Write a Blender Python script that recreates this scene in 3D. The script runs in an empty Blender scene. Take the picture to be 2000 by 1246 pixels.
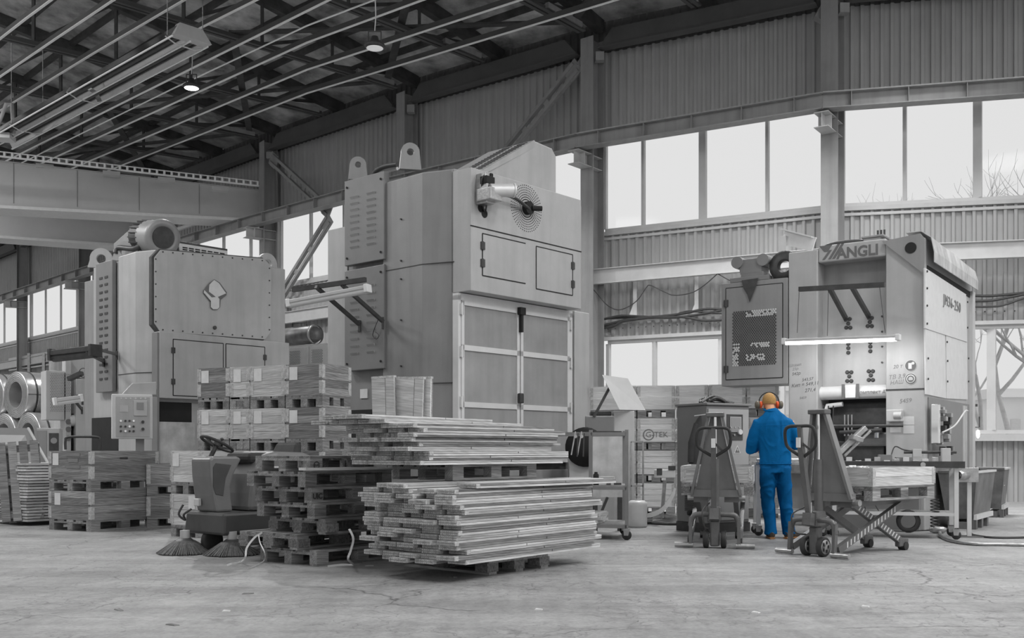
import bpy, bmesh, math, random
from mathutils import Vector, Matrix
random.seed(7)
SC = bpy.context.scene
COL = SC.collection
EYE, FOC = 1.07, 2000.0
# ---------------------------------------------------------------- camera
cd = bpy.data.cameras.new('camera'); cam = bpy.data.objects.new('camera', cd); COL.objects.link(cam)
cam.location = (0, 0, EYE); cam.rotation_euler = (math.pi/2, 0, 0)
cd.sensor_fit = 'HORIZONTAL'; cd.sensor_width = 36; cd.lens = 36.0
cd.shift_x = 0.0; cd.shift_y = (880-623)/2000.0
cd.clip_end = 400; SC.camera = cam
# ---------------------------------------------------------------- sky, light, exposure
w = bpy.data.worlds.new('overcast'); SC.world = w; w.use_nodes = True
nt = w.node_tree; nt.nodes.clear()
wo = nt.nodes.new('ShaderNodeOutputWorld'); bg = nt.nodes.new('ShaderNodeBackground')
tc = nt.nodes.new('ShaderNodeTexCoord'); nz = nt.nodes.new('ShaderNodeTexNoise'); nz.inputs['Scale'].default_value = 1.5
cr = nt.nodes.new('ShaderNodeValToRGB'); cr.color_ramp.elements[0].color = (.80,.80,.80,1); cr.color_ramp.elements[1].color = (.88,.88,.88,1)
nt.links.new(tc.outputs['Generated'], nz.inputs['Vector']); nt.links.new(nz.outputs['Fac'], cr.inputs['Fac'])
nt.links.new(cr.outputs['Color'], bg.inputs['Color']); bg.inputs['Strength'].default_value = 0.95
nt.links.new(bg.outputs['Background'], wo.inputs['Surface'])
SC.view_settings.view_transform = 'Standard'; SC.view_settings.look = 'None'
SC.view_settings.exposure = 0.0; SC.view_settings.gamma = 1.0; SC.view_settings.use_curve_mapping = False
def area_light(name, loc, size, power, target=None, shape='DISK'):
    l = bpy.data.lights.new(name, 'AREA'); l.shape = shape; l.size = size; l.energy = power
    o = bpy.data.objects.new(name, l); COL.objects.link(o); o.location = loc
    if target is not None:
        o.rotation_euler = (Vector(target)-Vector(loc)).to_track_quat('-Z', 'Y').to_euler()
    return o
# fill lights added out of view at lamp height, brightening machines, wall and crates
for i, (x, y, e) in enumerate([(-6, 5, 120), (2, 3, 260), (9, 3, 600), (-10, 13, 520), (11, 9, 700), (5, 9, 250), (7.5, 18, 260), (3.5, 18.6, 420), (-17, 21, 1000), (-23, 31, 1100)]):
    area_light('added_fill_light', (x, y, 10.2), 2.2, e).data.spread = math.radians(110 if y > 16 and x > 0 else 180)
SC.cycles.max_bounces = 6; SC.cycles.diffuse_bounces = 4; SC.cycles.glossy_bounces = 3; SC.cycles.transparent_max_bounces = 12
SC.cycles.use_adaptive_sampling = True
try: SC.cycles.use_denoising = True
except Exception: pass

# ---------------------------------------------------------------- placing helpers
def at(px, py, Y): return Vector(((px-1000)/FOC*Y, Y, EYE+(880-py)/FOC*Y))
def on_z(px, py, z=0.0):
    Y = (EYE-z)*FOC/(py-880.0); return at(px, py, Y)
class Frame:
    """local axes of a machine: x along its front, y to its back-left"""
    def __init__(s, px, Y, dx, dy):
        n = math.hypot(dx, dy); s.o = Vector(((px-1000)/FOC*Y, Y, 0)); s.x = Vector((dx/n, dy/n, 0)); s.y = Vector((-dy/n, dx/n, 0))
        s.rz = math.atan2(dy, dx)
    def loc(s, p): d = p-s.o; return Vector((d.dot(s.x), d.dot(s.y), p.z))
    def wor(s, x, y, z=0): return s.o+s.x*x+s.y*y+Vector((0,0,z))
    def fx(s, px, py, y=0.0):
        """pixel on the plane local y = const -> (x, z)"""
        r = Vector(((px-1000)/FOC, 1, (880-py)/FOC)); c = Vector((0,0,EYE))
        t = (y-(c-s.o).dot(s.y))/r.dot(s.y); q = s.loc(c+r*t); return q.x, q.z
    def fy(s, px, py, x=0.0):
        r = Vector(((px-1000)/FOC, 1, (880-py)/FOC)); c = Vector((0,0,EYE))
        t = (x-(c-s.o).dot(s.x))/r.dot(s.x); q = s.loc(c+r*t); return q.y, q.z

# ---------------------------------------------------------------- materials
MATS = {}
def mat(name, c, rough=.6, metal=0.0, var=.12, scale=6.0, bump=.0, bscale=40.0, stretch=None, wave=0.0, emit=0.0, rnd=0.0, col=None, streak=0.0):
    m = bpy.data.materials.new(name); m.use_nodes = True; n = m.node_tree.nodes; L = m.node_tree.links
    b = n['Principled BSDF']; b.inputs['Roughness'].default_value = rough; b.inputs['Metallic'].default_value = metal
    base = col if col else (c, c, c)
    t = n.new('ShaderNodeTexCoord'); mp = n.new('ShaderNodeMapping'); L.new(t.outputs['Object'], mp.inputs['Vector'])
    if stretch: mp.inputs['Scale'].default_value = stretch
    oi = n.new('ShaderNodeObjectInfo'); off = n.new('ShaderNodeVectorMath'); off.operation = 'SCALE'; off.inputs['Scale'].default_value = 37.0
    cmb = n.new('ShaderNodeCombineXYZ')
    for k in range(3): L.new(oi.outputs['Random'], cmb.inputs[k])
    L.new(cmb.outputs[0], off.inputs[0]); add = n.new('ShaderNodeVectorMath'); L.new(mp.outputs[0], add.inputs[0]); L.new(off.outputs[0], add.inputs[1])
    nz = n.new('ShaderNodeTexNoise'); nz.inputs['Scale'].default_value = scale; nz.inputs['Detail'].default_value = 6; nz.inputs['Roughness'].default_value = .6
    L.new(add.outputs[0], nz.inputs['Vector'])
    cr = n.new('ShaderNodeValToRGB'); e = cr.color_ramp.elements; e[0].position = .3; e[1].position = .72
    e[0].color = (*[v*(1-var) for v in base], 1); e[1].color = (*[min(1, v*(1+var)) for v in base], 1)
    L.new(nz.outputs['Fac'], cr.inputs['Fac']); out = cr.outputs['Color']
    if wave:
        wv = n.new('ShaderNodeTexWave'); wv.wave_type = 'BANDS'; wv.bands_direction = 'DIAGONAL'; wv.inputs['Scale'].default_value = 4.5; wv.inputs['Distortion'].default_value = 9
        wv.inputs['Detail'].default_value = 3; L.new(add.outputs[0], wv.inputs['Vector'])
        mx = n.new('ShaderNodeMixRGB'); mx.blend_type = 'MULTIPLY'; mx.inputs['Fac'].default_value = wave
        L.new(out, mx.inputs['Color1']); L.new(wv.outputs['Color'], mx.inputs['Color2']); out = mx.outputs['Color']
    if streak:
        mp2 = n.new('ShaderNodeMapping'); mp2.inputs['Scale'].default_value = (3, 3, .25); L.new(t.outputs['Object'], mp2.inputs['Vector'])
        n2 = n.new('ShaderNodeTexNoise'); n2.inputs['Scale'].default_value = 2.2; n2.inputs['Detail'].default_value = 5; L.new(mp2.outputs[0], n2.inputs['Vector'])
        c2 = n.new('ShaderNodeValToRGB'); c2.color_ramp.elements[0].position = .32; c2.color_ramp.elements[0].color = (.35,.35,.35,1); c2.color_ramp.elements[1].position = .55
        L.new(n2.outputs['Fac'], c2.inputs['Fac'])
        mx = n.new('ShaderNodeMixRGB'); mx.blend_type = 'MULTIPLY'; mx.inputs['Fac'].default_value = streak
        L.new(out, mx.inputs['Color1']); L.new(c2.outputs['Color'], mx.inputs['Color2']); out = mx.outputs['Color']
    if rnd:
        mr = n.new('ShaderNodeMapRange'); mr.inputs['To Min'].default_value = 1-rnd; mr.inputs['To Max'].default_value = 1+rnd*.6
        L.new(oi.outputs['Random'], mr.inputs['Value']); h = n.new('ShaderNodeHueSaturation'); L.new(mr.outputs[0], h.inputs['Value']); L.new(out, h.inputs['Color']); out = h.outputs['Color']
    L.new(out, b.inputs['Base Color'])
    if bump:
        n3 = n.new('ShaderNodeTexNoise'); n3.inputs['Scale'].default_value = bscale; n3.inputs['Detail'].default_value = 4; L.new(add.outputs[0], n3.inputs['Vector'])
        bp = n.new('ShaderNodeBump'); bp.inputs['Strength'].default_value = bump; bp.inputs['Distance'].default_value = .02
        L.new(n3.outputs['Fac'], bp.inputs['Height']); L.new(bp.outputs['Normal'], b.inputs['Normal'])
    if emit:
        b.inputs['Emission Color'].default_value = (1,1,1,1); b.inputs['Emission Strength'].default_value = emit
    MATS[name] = m; return m
M_STEEL = mat('column_paint', .30, .5, 0, .1, 2, streak=.25)
M_RAFTER = mat('dark_steel', .055, .6, 0, .5, 3)
M_EAVE = mat('eave_paint_and_shade', .085, .6, 0, .15, 2)
M_RAIL = mat('galvanised_rail', .62, .4, .2, .1, 3)
M_RAILC = mat('galvanised_lit', .9, .45, 0, .06, 3)  # paler copy of the galvanised colour, window light on the rails painted in
M_CORR = mat('corrugated_paint', .40, .55, 0, .06, 1.2, streak=.14)
M_FRAME = mat('window_frame', .55, .45, 0, .06, 3)
M_TRIM = mat('pale_trim', .5, .5, 0, .08, 3)
M_CRANE = mat('crane_paint', .50, .5, 0, .05, 1.5)
M_PRESS = mat('press_paint', .27, .42, .1, .07, 2.5, bump=.05, bscale=60, streak=.18)
M_PRESSL = mat('press_paint_light', .42, .42, .1, .07, 2.5, bump=.05, bscale=60, streak=.15)
M_PANEL = mat('louvre_panel_paint', .20, .45, .1, .08, 3)
M_DARK = mat('dark_metal', .06, .5, .3, .3, 8)
M_BLACK = mat('black_void', .012, .8, 0, .3, 5)
M_RUBBER = mat('black_rubber', .03, .7, 0, .3, 9)
M_METAL = mat('bare_metal', .45, .32, .8, .2, 12, bump=.1)
M_CHROME = mat('chrome', .7, .15, 1, .05, 5)
M_ALU = mat('aluminium_profile', .66, .45, .25, .05, 5)
M_WOOD = mat('pallet_wood', .30, .8, 0, .35, 3.5, bump=.35, bscale=12, stretch=(.5,5,5), wave=.28, rnd=.4)
M_WOODL = mat('pale_wood', .60, .75, 0, .22, 3.5, bump=.2, bscale=12, stretch=(.5,5,5), wave=.18, rnd=.3)
M_WOODE = {}
for nm_, c_, v_, w__, r_, key in (('pallet_wood_end',.28,.35,.28,.35,'pallet_wood'),('pale_wood_end',.60,.22,.18,.25,'pale_wood'),('daylit_wood_end',.78,.14,.2,.12,'daylit_wood')):
    M_WOODE[key] = mat(nm_, c_, .8, 0, v_, 3.5, bump=.3, bscale=12, stretch=(5,.5,5), wave=w__, rnd=r_)
M_CHIP = mat('chipboard_block', .2, .9, 0, .5, 45, bump=.6, bscale=60, rnd=.3)
M_HINGE = mat('hinge_steel', .52, .5, .1, .3, 30, bump=.5, bscale=90)
M_PAPER = mat('paper', .72, .8, 0, .08, 10)
M_WHITE = mat('white_plastic', .7, .4, 0, .06, 6)
M_CABLE = mat('cable_black', .05, .5, 0, .2, 9)
M_SNOW = mat('snow', .8, .9, 0, .06, .3)
M_WOODP = mat('daylit_wood', .78, .75, 0, .14, 3.5, bump=.2, bscale=12, stretch=(.5,5,5), wave=.1, rnd=.12)  # paler wood copy with window daylight put into its colour
M_BARK = mat('bark_in_haze', .62, .9, 0, .15, 5)  # haze and glass glare put into the bark colour
M_TRUCK = mat('lift_truck_paint', .13, .4, .2, .15, 6, bump=.1)
M_TRUCKL = mat('lift_truck_panel', .22, .45, .1, .12, 4)
M_CAB = mat('cabinet_paint', .20, .45, .1, .06, 3)
M_CABL = mat('cabinet_door_paint', .36, .45, .1, .06, 3)
M_BIN = mat('bin_steel', .17, .45, .4, .4, 3, bump=.15, streak=.4)
M_SWEEP = mat('sweeper_plastic', .17, .4, 0, .12, 4)
M_SWEEPD = mat('sweeper_dark', .07, .45, 0, .15, 4)
M_BRISTLE = mat('bristle', .12, .8, 0, .4, 30)
M_INK = mat('marker_ink', .1, .7, 0, .1, 5)
M_INK2 = mat('faded_ink', .22, .7, 0, .1, 5)
M_LOGO = mat('logo_grey', .13, .5, 0, .08, 5)
M_PALE = mat('pale_emblem', .62, .45, 0, .06, 8)
M_TUBE = mat('lit_tube', .9, .4, 0, .0, 1, emit=5.0)
M_LED = mat('lit_led_lens', .9, .4, 0, .0, 1, emit=14.0)
M_LENS = mat('unlit_lens', .8, .3, 0, .02, 1, emit=.25)
M_SCREEN = mat('panel_screen', .25, .15, 0, .05, 2)
M_COIL = mat('steel_coil', .55, .25, .7, .08, 3, bump=.05)
M_ROOF = mat('roof_slab', .42, .85, 0, .7, 1.3, bump=.3, bscale=6, rnd=.2)
M_PLY = mat('worn_plywood', .5, .7, 0, .3, 3, streak=.3)
M_CLEAR = bpy.data.materials.new('window_glass'); M_CLEAR.use_nodes = True
n = M_CLEAR.node_tree.nodes; L = M_CLEAR.node_tree.links; n.clear()
o_ = n.new('ShaderNodeOutputMaterial'); g_ = n.new('ShaderNodeBsdfGlossy'); g_.inputs['Roughness'].default_value = .06
t_ = n.new('ShaderNodeBsdfTransparent'); t_.inputs['Color'].default_value = (.97,.97,.97,1); mx_ = n.new('ShaderNodeMixShader'); fr_ = n.new('ShaderNodeFresnel'); fr_.inputs['IOR'].default_value = 1.25
mx_.inputs[0].default_value = .0012; L.new(t_.outputs[0], mx_.inputs[1]); L.new(g_.outputs[0], mx_.inputs[2]); L.new(mx_.outputs[0], o_.inputs['Surface'])
M_DOORG = mat('polycarbonate_pane', .30, .18, .0, .12, 2, streak=.15)
b_ = M_DOORG.node_tree.nodes['Principled BSDF']; b_.inputs['Specular IOR Level'].default_value = .8

# floor: worn concrete with cracks and tyre scuffs
M_FLOOR = bpy.data.materials.new('worn_concrete'); M_FLOOR.use_nodes = True
n = M_FLOOR.node_tree.nodes; L = M_FLOOR.node_tree.links; b = n['Principled BSDF']; b.inputs['Roughness'].default_value = .62
t = n.new('ShaderNodeTexCoord')
def noise(sc, det=6, src=None, stretch=None, dist=0):
    k = n.new('ShaderNodeTexNoise'); k.inputs['Scale'].default_value = sc; k.inputs['Detail'].default_value = det; k.inputs['Distortion'].default_value = dist
    v = t.outputs['Object']
    if stretch:
        m_ = n.new('ShaderNodeMapping'); m_.inputs['Scale'].default_value = stretch[0]; m_.inputs['Rotation'].default_value = (0,0,stretch[1]); L.new(v, m_.inputs['Vector']); v = m_.outputs[0]
    L.new(v, k.inputs['Vector']); return k
def ramp(src, p0, c0, p1, c1):
    r = n.new('ShaderNodeValToRGB'); r.color_ramp.elements[0].position = p0; r.color_ramp.elements[0].color = (c0,c0,c0,1)
    r.color_ramp.elements[1].position = p1; r.color_ramp.elements[1].color = (c1,c1,c1,1); L.new(src, r.inputs['Fac']); return r.outputs['Color']
def mul(a, b2, f=1.0):
    m_ = n.new('ShaderNodeMixRGB'); m_.blend_type = 'MULTIPLY'; m_.inputs['Fac'].default_value = f; L.new(a, m_.inputs['Color1']); L.new(b2, m_.inputs['Color2']); return m_.outputs['Color']
base = ramp(noise(.6, 8).outputs['Fac'], .3, .33, .7, .46)
base = mul(base, ramp(noise(9, 6).outputs['Fac'], .3, .80, .65, 1.0))
base = mul(base, ramp(noise(1.0, 5, stretch=((.35, 3.0, 1), .5), dist=1.2).outputs['Fac'], .35, .84, .6, 1.0))
base = mul(base, ramp(noise(1.4, 5, stretch=((3.0, .4, 1), -.35), dist=.8).outputs['Fac'], .36, .88, .55, 1.0))
vo = n.new('ShaderNodeTexVoronoi'); vo.feature = 'DISTANCE_TO_EDGE'; vo.inputs['Scale'].default_value = .55
nn = noise(2.2, 6); va = n.new('ShaderNodeVectorMath'); va.operation = 'MULTIPLY_ADD'; va.inputs[1].default_value = (.55,.55,0)
L.new(nn.outputs['Color'], va.inputs[0]); L.new(t.outputs['Object'], va.inputs[2]); L.new(va.outputs[0], vo.inputs['Vector'])
crk = ramp(vo.outputs['Distance'], .0, .35, .006, 1.0)
msk = ramp(noise(.5, 3).outputs['Fac'], .5, 1.0, .56, 0.0)
mm = n.new('ShaderNodeMixRGB'); mm.blend_type = 'LIGHTEN'; mm.inputs['Fac'].default_value = 1; L.new(crk, mm.inputs['Color1']); L.new(msk, mm.inputs['Color2'])
base = mul(base, mm.outputs['Color'])
spk = ramp(noise(26, 2).outputs['Fac'], .22, .45, .27, 1.0); base = mul(base, spk)
base = mul(base, ramp(noise(34, 5, dist=.6).outputs['Fac'], .35, .80, .6, 1.0))
v2 = n.new('ShaderNodeTexVoronoi'); v2.feature = 'DISTANCE_TO_EDGE'; v2.inputs['Scale'].default_value = 5.0
va2 = n.new('ShaderNodeVectorMath'); va2.operation = 'MULTIPLY_ADD'; va2.inputs[1].default_value = (.35,.35,0); L.new(noise(5, 5).outputs['Color'], va2.inputs[0]); L.new(t.outputs['Object'], va2.inputs[2]); L.new(va2.outputs[0], v2.inputs['Vector'])
fine = n.new('ShaderNodeMixRGB'); fine.blend_type = 'LIGHTEN'; fine.inputs['Fac'].default_value = 1; L.new(ramp(v2.outputs['Distance'], .0, .62, .035, 1.0), fine.inputs['Color1']); L.new(ramp(noise(.8, 4).outputs['Fac'], .48, 1.0, .6, 0.0), fine.inputs['Color2'])
base = mul(base, fine.outputs['Color'])
wv_ = n.new('ShaderNodeTexWave'); wv_.wave_type = 'RINGS'; wv_.inputs['Scale'].default_value = .32; wv_.inputs['Distortion'].default_value = 2.5; wv_.inputs['Detail'].default_value = 3
mp_ = n.new('ShaderNodeMapping'); mp_.inputs['Location'].default_value = (9, -3, 0); L.new(t.outputs['Object'], mp_.inputs['Vector']); L.new(mp_.outputs[0], wv_.inputs['Vector'])
base = mul(base, ramp(wv_.outputs['Fac'], .35, .88, .6, 1.0), .8)
L.new(base, b.inputs['Base Color'])
bp = n.new('ShaderNodeBump'); bp.inputs['Strength'].default_value = .35; bp.inputs['Distance'].default_value = .02
L.new(noise(7, 8).outputs['Fac'], bp.inputs['Height']); L.new(bp.outputs['Normal'], b.inputs['Normal'])
L.new(ramp(noise(2, 5).outputs['Fac'], .3, .45, .7, .7), b.inputs['Roughness'])

# ---------------------------------------------------------------- mesh helpers
class MB:
    def __init__(s): s.v = []; s.f = []; s.sm = []
    def add(s, vs, fs, smooth=False):
        k = len(s.v); s.v += [Vector(p) for p in vs]; s.f += [tuple(i+k for i in q) for q in fs]; s.sm += [smooth]*len(fs); return s
    def box(s, c, d, rot=None, taper=None):
        x, y, z = d[0]/2, d[1]/2, d[2]/2
        vs = [Vector((sx*x, sy*y, sz*z)) for sz in (-1,1) for sy in (-1,1) for sx in (-1,1)]
        if rot is not None: vs = [rot @ p for p in vs]
        c = Vector(c); return s.add([c+p for p in vs], [(0,2,3,1),(4,5,7,6),(0,1,5,4),(2,6,7,3),(0,4,6,2),(1,3,7,5)])
    def bx(s, x0, x1, y0, y1, z0, z1):
        return s.box(((x0+x1)/2,(y0+y1)/2,(z0+z1)/2), (abs(x1-x0),abs(y1-y0),abs(z1-z0)))
    def hexa(s, p):  # 8 corners: bottom ring 4, top ring 4
        return s.add(p, [(3,2,1,0),(4,5,6,7),(0,1,5,4),(1,2,6,5),(2,3,7,6),(3,0,4,7)])
    def bar(s, a, b, w, h, up=(0,0,1)):
        a = Vector(a); b = Vector(b); d = (b-a).normalized(); u = Vector(up)
        sd = d.cross(u)
        if sd.length < 1e-4: sd = d.cross(Vector((1,0,0)))
        sd.normalize(); u = sd.cross(d).normalized()
        ring = lambda p: [p-sd*w/2-u*h/2, p+sd*w/2-u*h/2, p+sd*w/2+u*h/2, p-sd*w/2+u*h/2]
        return s.hexa(ring(a)+ring(b))
    def ibeam(s, a, b, w, h, t=.02, up=(0,0,1)):
        a = Vector(a); b = Vector(b); u = Vector(up); d = (b-a).normalized(); sd = d.cross(u).normalized(); u = sd.cross(d).normalized()
        s.bar(a+u*(h/2-t/2), b+u*(h/2-t/2), w, t, u); s.bar(a-u*(h/2-t/2), b-u*(h/2-t/2), w, t, u); s.bar(a, b, t, h-2*t, u); return s
    def cyl(s, a, b, r, n=16, r2=None, caps=True, smooth=True):
        a = Vector(a); b = Vector(b); d = (b-a).normalized(); r2 = r if r2 is None else r2
        u = d.orthogonal().normalized(); w = d.cross(u)
        vs = [a+(u*math.cos(q)+w*math.sin(q))*r for q in [2*math.pi*i/n for i in range(n)]]+[b+(u*math.cos(q)+w*math.sin(q))*r2 for q in [2*math.pi*i/n for i in range(n)]]
        s.add(vs, [(i,(i+1)%n,n+(i+1)%n,n+i) for i in range(n)], smooth)
        if caps: s.add(vs, [tuple(range(n-1,-1,-1)), tuple(range(n,2*n))])
        return s
    def tube(s, pts, r, n=8, smooth=True, closed=False):
        pts = [Vector(p) for p in pts]; m = len(pts); vs = []; pu = None
        for i, p in enumerate(pts):
            if closed: d = (pts[(i+1)%m]-pts[i-1]).normalized()
            else: d = (pts[min(i+1,m-1)]-pts[max(i-1,0)]).normalized()
            u = d.orthogonal().normalized() if pu is None else (pu-d*pu.dot(d)).normalized()
            pu = u; w = d.cross(u); rr = r[i] if isinstance(r, (list,tuple)) else r
            vs += [p+(u*math.cos(q)+w*math.sin(q))*rr for q in [2*math.pi*k/n for k in range(n)]]
        fs = [(i*n+k, i*n+(k+1)%n, ((i+1)%m)*n+(k+1)%n, ((i+1)%m)*n+k) for i in range(m if closed else m-1) for k in range(n)]
        s.add(vs, fs, smooth)
        if not closed: s.add(vs, [tuple(range(n-1,-1,-1)), tuple(range((m-1)*n, m*n))])
        return s
    def prism(s, poly, h, place=None):
        """poly of (a,b) extruded by h along the third axis; place maps (a,b,c) to a point"""
        place = place or (lambda a,b,c: (a,b,c)); k = len(poly)
        vs = [place(a,b,0) for a,b in poly]+[place(a,b,h) for a,b in poly]
        return s.add(vs, [tuple(range(k-1,-1,-1)), tuple(range(k,2*k))]+[(i,(i+1)%k,k+(i+1)%k,k+i) for i in range(k)])
    def lathe(s, prof, c, axis=(0,0,1), n=24, smooth=True):
        ax = Vector(axis).normalized(); u = ax.orthogonal().normalized(); w = ax.cross(u); c = Vector(c); m = len(prof)
        vs = [c+ax*h+(u*math.cos(q)+w*math.sin(q))*r for r, h in prof for q in [2*math.pi*k/n for k in range(n)]]
        return s.add(vs, [(i*n+k, i*n+(k+1)%n, (i+1)*n+(k+1)%n, (i+1)*n+k) for i in range(m-1) for k in range(n)], smooth)
    def mesh(s, name):
        me = bpy.data.meshes.new(name); me.from_pydata([tuple(p) for p in s.v], [], s.f)
        me.polygons.foreach_set('use_smooth', s.sm); me.update()
        bm = bmesh.new(); bm.from_mesh(me); bmesh.ops.recalc_face_normals(bm, faces=bm.faces); bm.to_mesh(me); bm.free(); return me
    def obj(s, name, m, parent=None, bevel=0, loc=None, rot=None):
        me = s.mesh(name); me.materials.append(m); o = bpy.data.objects.new(name, me); COL.objects.link(o)
        if parent is not None: o.parent = parent
        if loc is not None: o.location = loc
        if rot is not None: o.rotation_euler = rot
        if bevel:
            b = o.modifiers.new('bevel', 'BEVEL'); b.width = bevel; b.segments = 2; b.limit_method = 'ANGLE'
        return o
def tag(o, label=None, cat=None, group=None, kind=None):
    if label: o['label'] = label
    if cat: o['category'] = cat
    if group: o['group'] = group
    if kind: o['kind'] = kind
    return o
def thing(name, label, cat, loc=(0,0,0), rz=0, group=None):
    o = bpy.data.objects.new(name, None); COL.objects.link(o); o.location = loc; o.rotation_euler = (0,0,rz); o.empty_display_size = .2
    return tag(o, label, cat, group)
KIDS = {}
def copy_tree(o, parent=None):
    c = o.copy(); COL.objects.link(c)
    if parent is not None: c.parent = parent
    for ch in KIDS.get(o.name) or list(o.children): copy_tree(ch, c)
    return c
def dup(o, loc, rz=0, label=None, group=None):
    c = copy_tree(o); c.location = loc; c.rotation_euler = (0,0,rz)
    if label: c['label'] = label
    if group: c['group'] = group
    return c
def text_mesh(name, body, size, m, parent, mtx, ext=.002, shear=0.0, bold=0.0, xs=1.0, sp=1.0):
    cu = bpy.data.curves.new(name, 'FONT'); cu.body = body; cu.size = size; cu.extrude = ext; cu.shear = shear; cu.offset = bold
    cu.align_x = 'CENTER'; cu.align_y = 'CENTER'; cu.resolution_u = 3; cu.space_character = sp
    tmp = bpy.data.objects.new(name+'_tmp', cu); COL.objects.link(tmp)
    me = bpy.data.meshes.new_from_object(tmp.evaluated_get(bpy.context.evaluated_depsgraph_get())); bpy.data.objects.remove(tmp)
    me.name = name; me.materials.clear(); me.materials.append(m)
    me.transform(mtx @ Matrix.Diagonal((xs,1,1,1))); o = bpy.data.objects.new(name, me); COL.objects.link(o); o.parent = parent; return o
def face_mtx(p, right, up):
    r = Vector(right).normalized(); u = Vector(up).normalized(); q = r.cross(u)
    m = Matrix.Identity(4)
    for i in range(3): m[i][0] = r[i]; m[i][1] = u[i]; m[i][2] = q[i]; m[i][3] = p[i]
    return m
def line_pts(a, b, n): a = Vector(a); b = Vector(b); return [a.lerp(b, i/n) for i in range(n+1)]
def smooth_path(pts, k=6):
    pts = [Vector(p) for p in pts]; out = []
    for i in range(len(pts)-1):
        p0 = pts[max(i-1,0)]; p1 = pts[i]; p2 = pts[i+1]; p3 = pts[min(i+2,len(pts)-1)]
        for j in range(k):
            t = j/k; out.append(.5*((2*p1)+(p2-p0)*t+(2*p0-5*p1+4*p2-p3)*t*t+(3*p1-3*p2+p3-p0)*t**3))
    return out+[pts[-1]]
# ================================================================ the hall
# column feet along the window wall and points ten metres into the hall from each
CP = {-1:(18.26,20.58), 0:(11.86,20.03), 1:(6.50,21.24), 2:(1.63,23.94), 3:(-3.155,27.70), 4:(-8.00,32.14), 5:(-12.96,37.03), 6:(-18.02,42.20), 7:(-23.16,47.57), 8:(-28.4,53.07), 9:(-33.7,58.6)}
IP = {-1:(12.2,11.1), 0:(5.38,10.07), 1:(.35,12.3), 2:(-4.48,16.53), 3:(-9.5,21.6), 4:(-14.7,27.07), 5:(-19.96,32.72), 6:(-25.3,38.48), 7:(-30.7,44.3), 8:(-36.1,50.2), 9:(-41.6,56.0)}
def G(s, v, z=0.0):
    i = min(8, max(-1, math.floor(s))); f = s-i
    c = Vector(CP[i]).lerp(Vector(CP[i+1]), f); q = Vector(IP[i]).lerp(Vector(IP[i+1]), f)
    p = c+(q-c)*(v/10.0); return Vector((p.x, p.y, z))
def s_at(px, v=0.0):
    lo, hi = -1.0, 9.0
    for _ in range(40):
        m = (lo+hi)/2; p = G(m, v)
        if 1000+FOC*p.x/p.y > px: lo = m
        else: hi = m
    return lo
# floor
f = MB(); f.add([(-60,-12,0),(40,-12,0),(40,24,0),(-60,75,0)], [(0,1,2,3)])
tag(f.obj('floor', M_FLOOR), kind='structure')
# concrete apron of the ground outside
g = MB(); g.add([tuple(G(9,-1.2,-.15)),tuple(G(-1,-1.2,-.15)),(120,40,-.15),(120,260,-.15),(-200,260,-.15),(-120,75,-.15)], [(0,1,2,3,4,5)])
tag(g.obj('floor_outside_snow', M_SNOW), kind='structure')

WV = -0.95   # wall line lies behind the columns
def corr(s0, s1, z0, z1, name, m=M_CORR, v=WV, pitch=.2, depth=.05):
    b = MB(); L0 = (G(s0, v)-G(s1, v)).length; k = max(2, int(L0/pitch)); pts = []
    for i in range(k):
        a = s0+(s1-s0)*i/k; d = (s1-s0)/k
        pts += [(a, 0), (a+d*.52, 0), (a+d*.62, depth), (a+d*.9, depth)]
    pts.append((s1, 0))
    vs = []
    for s_, dd in pts: vs += [tuple(G(s_, v+dd, z0)), tuple(G(s_, v+dd, z1))]
    b.add(vs, [(2*i, 2*i+2, 2*i+3, 2*i+1) for i in range(len(pts)-1)])
    return b.obj(name, m)
wall = thing('wall_right', None, None); del_ = wall; wall['kind'] = 'structure'
def wpart(o, name=None): o.parent = wall; return o
for s in range(0, 9):
    e0, e1 = s+.0, s+1.0
    wpart(corr(e0, e1, 8.56, 10.62, 'cladding_panel')); wpart(corr(e0, e1, 10.62, 11.4, 'cladding_panel', M_EAVE))  # top strip darkened by colour for the shade above the eave beams
    wpart(corr(e0, e1, 3.78, 6.22, 'cladding_panel'))
    wpart(corr(e0, e1, 0.0, 1.34, 'cladding_panel'))
    if s not in (0, 1): wpart(corr(e0, e1, 1.34, 3.78, 'cladding_panel'))
    # flashing strips
    t_ = MB(); t_.bar(G(e0, WV+.06, 6.26), G(e1, WV+.06, 6.26), .10, .09); t_.bar(G(e0, WV+.06, 8.56), G(e1, WV+.06, 8.56), .12, .16)
    t_.bar(G(e0, WV+.05, 6.14), G(e1, WV+.05, 6.14), .05, .06)
    wpart(t_.obj('flashing', M_TRIM))
t_ = MB(); t_.bar(G(0, WV+.07, 3.78), G(2, WV+.07, 3.78), .02, .10)
for a, b in ((0,1),(1,2)):
    t_.bar(G(a, WV+.1, 3.74), G(b, WV+.1, 3.74), .1, .08); t_.bar(G(a, WV+.12, 1.34), G(b, WV+.12, 1.34), .26, .14)
wpart(t_.obj('flashing', M_TRIM))
# fixing screws row above the lower windows
t_ = MB()
for i in range(56):
    p = G(.05+i*.035, WV+.06, 3.98); t_.box(p, (.02,.02,.02))
o = wpart(t_.obj('screw_row', M_DARK)); o['kind'] = 'stuff'

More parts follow.
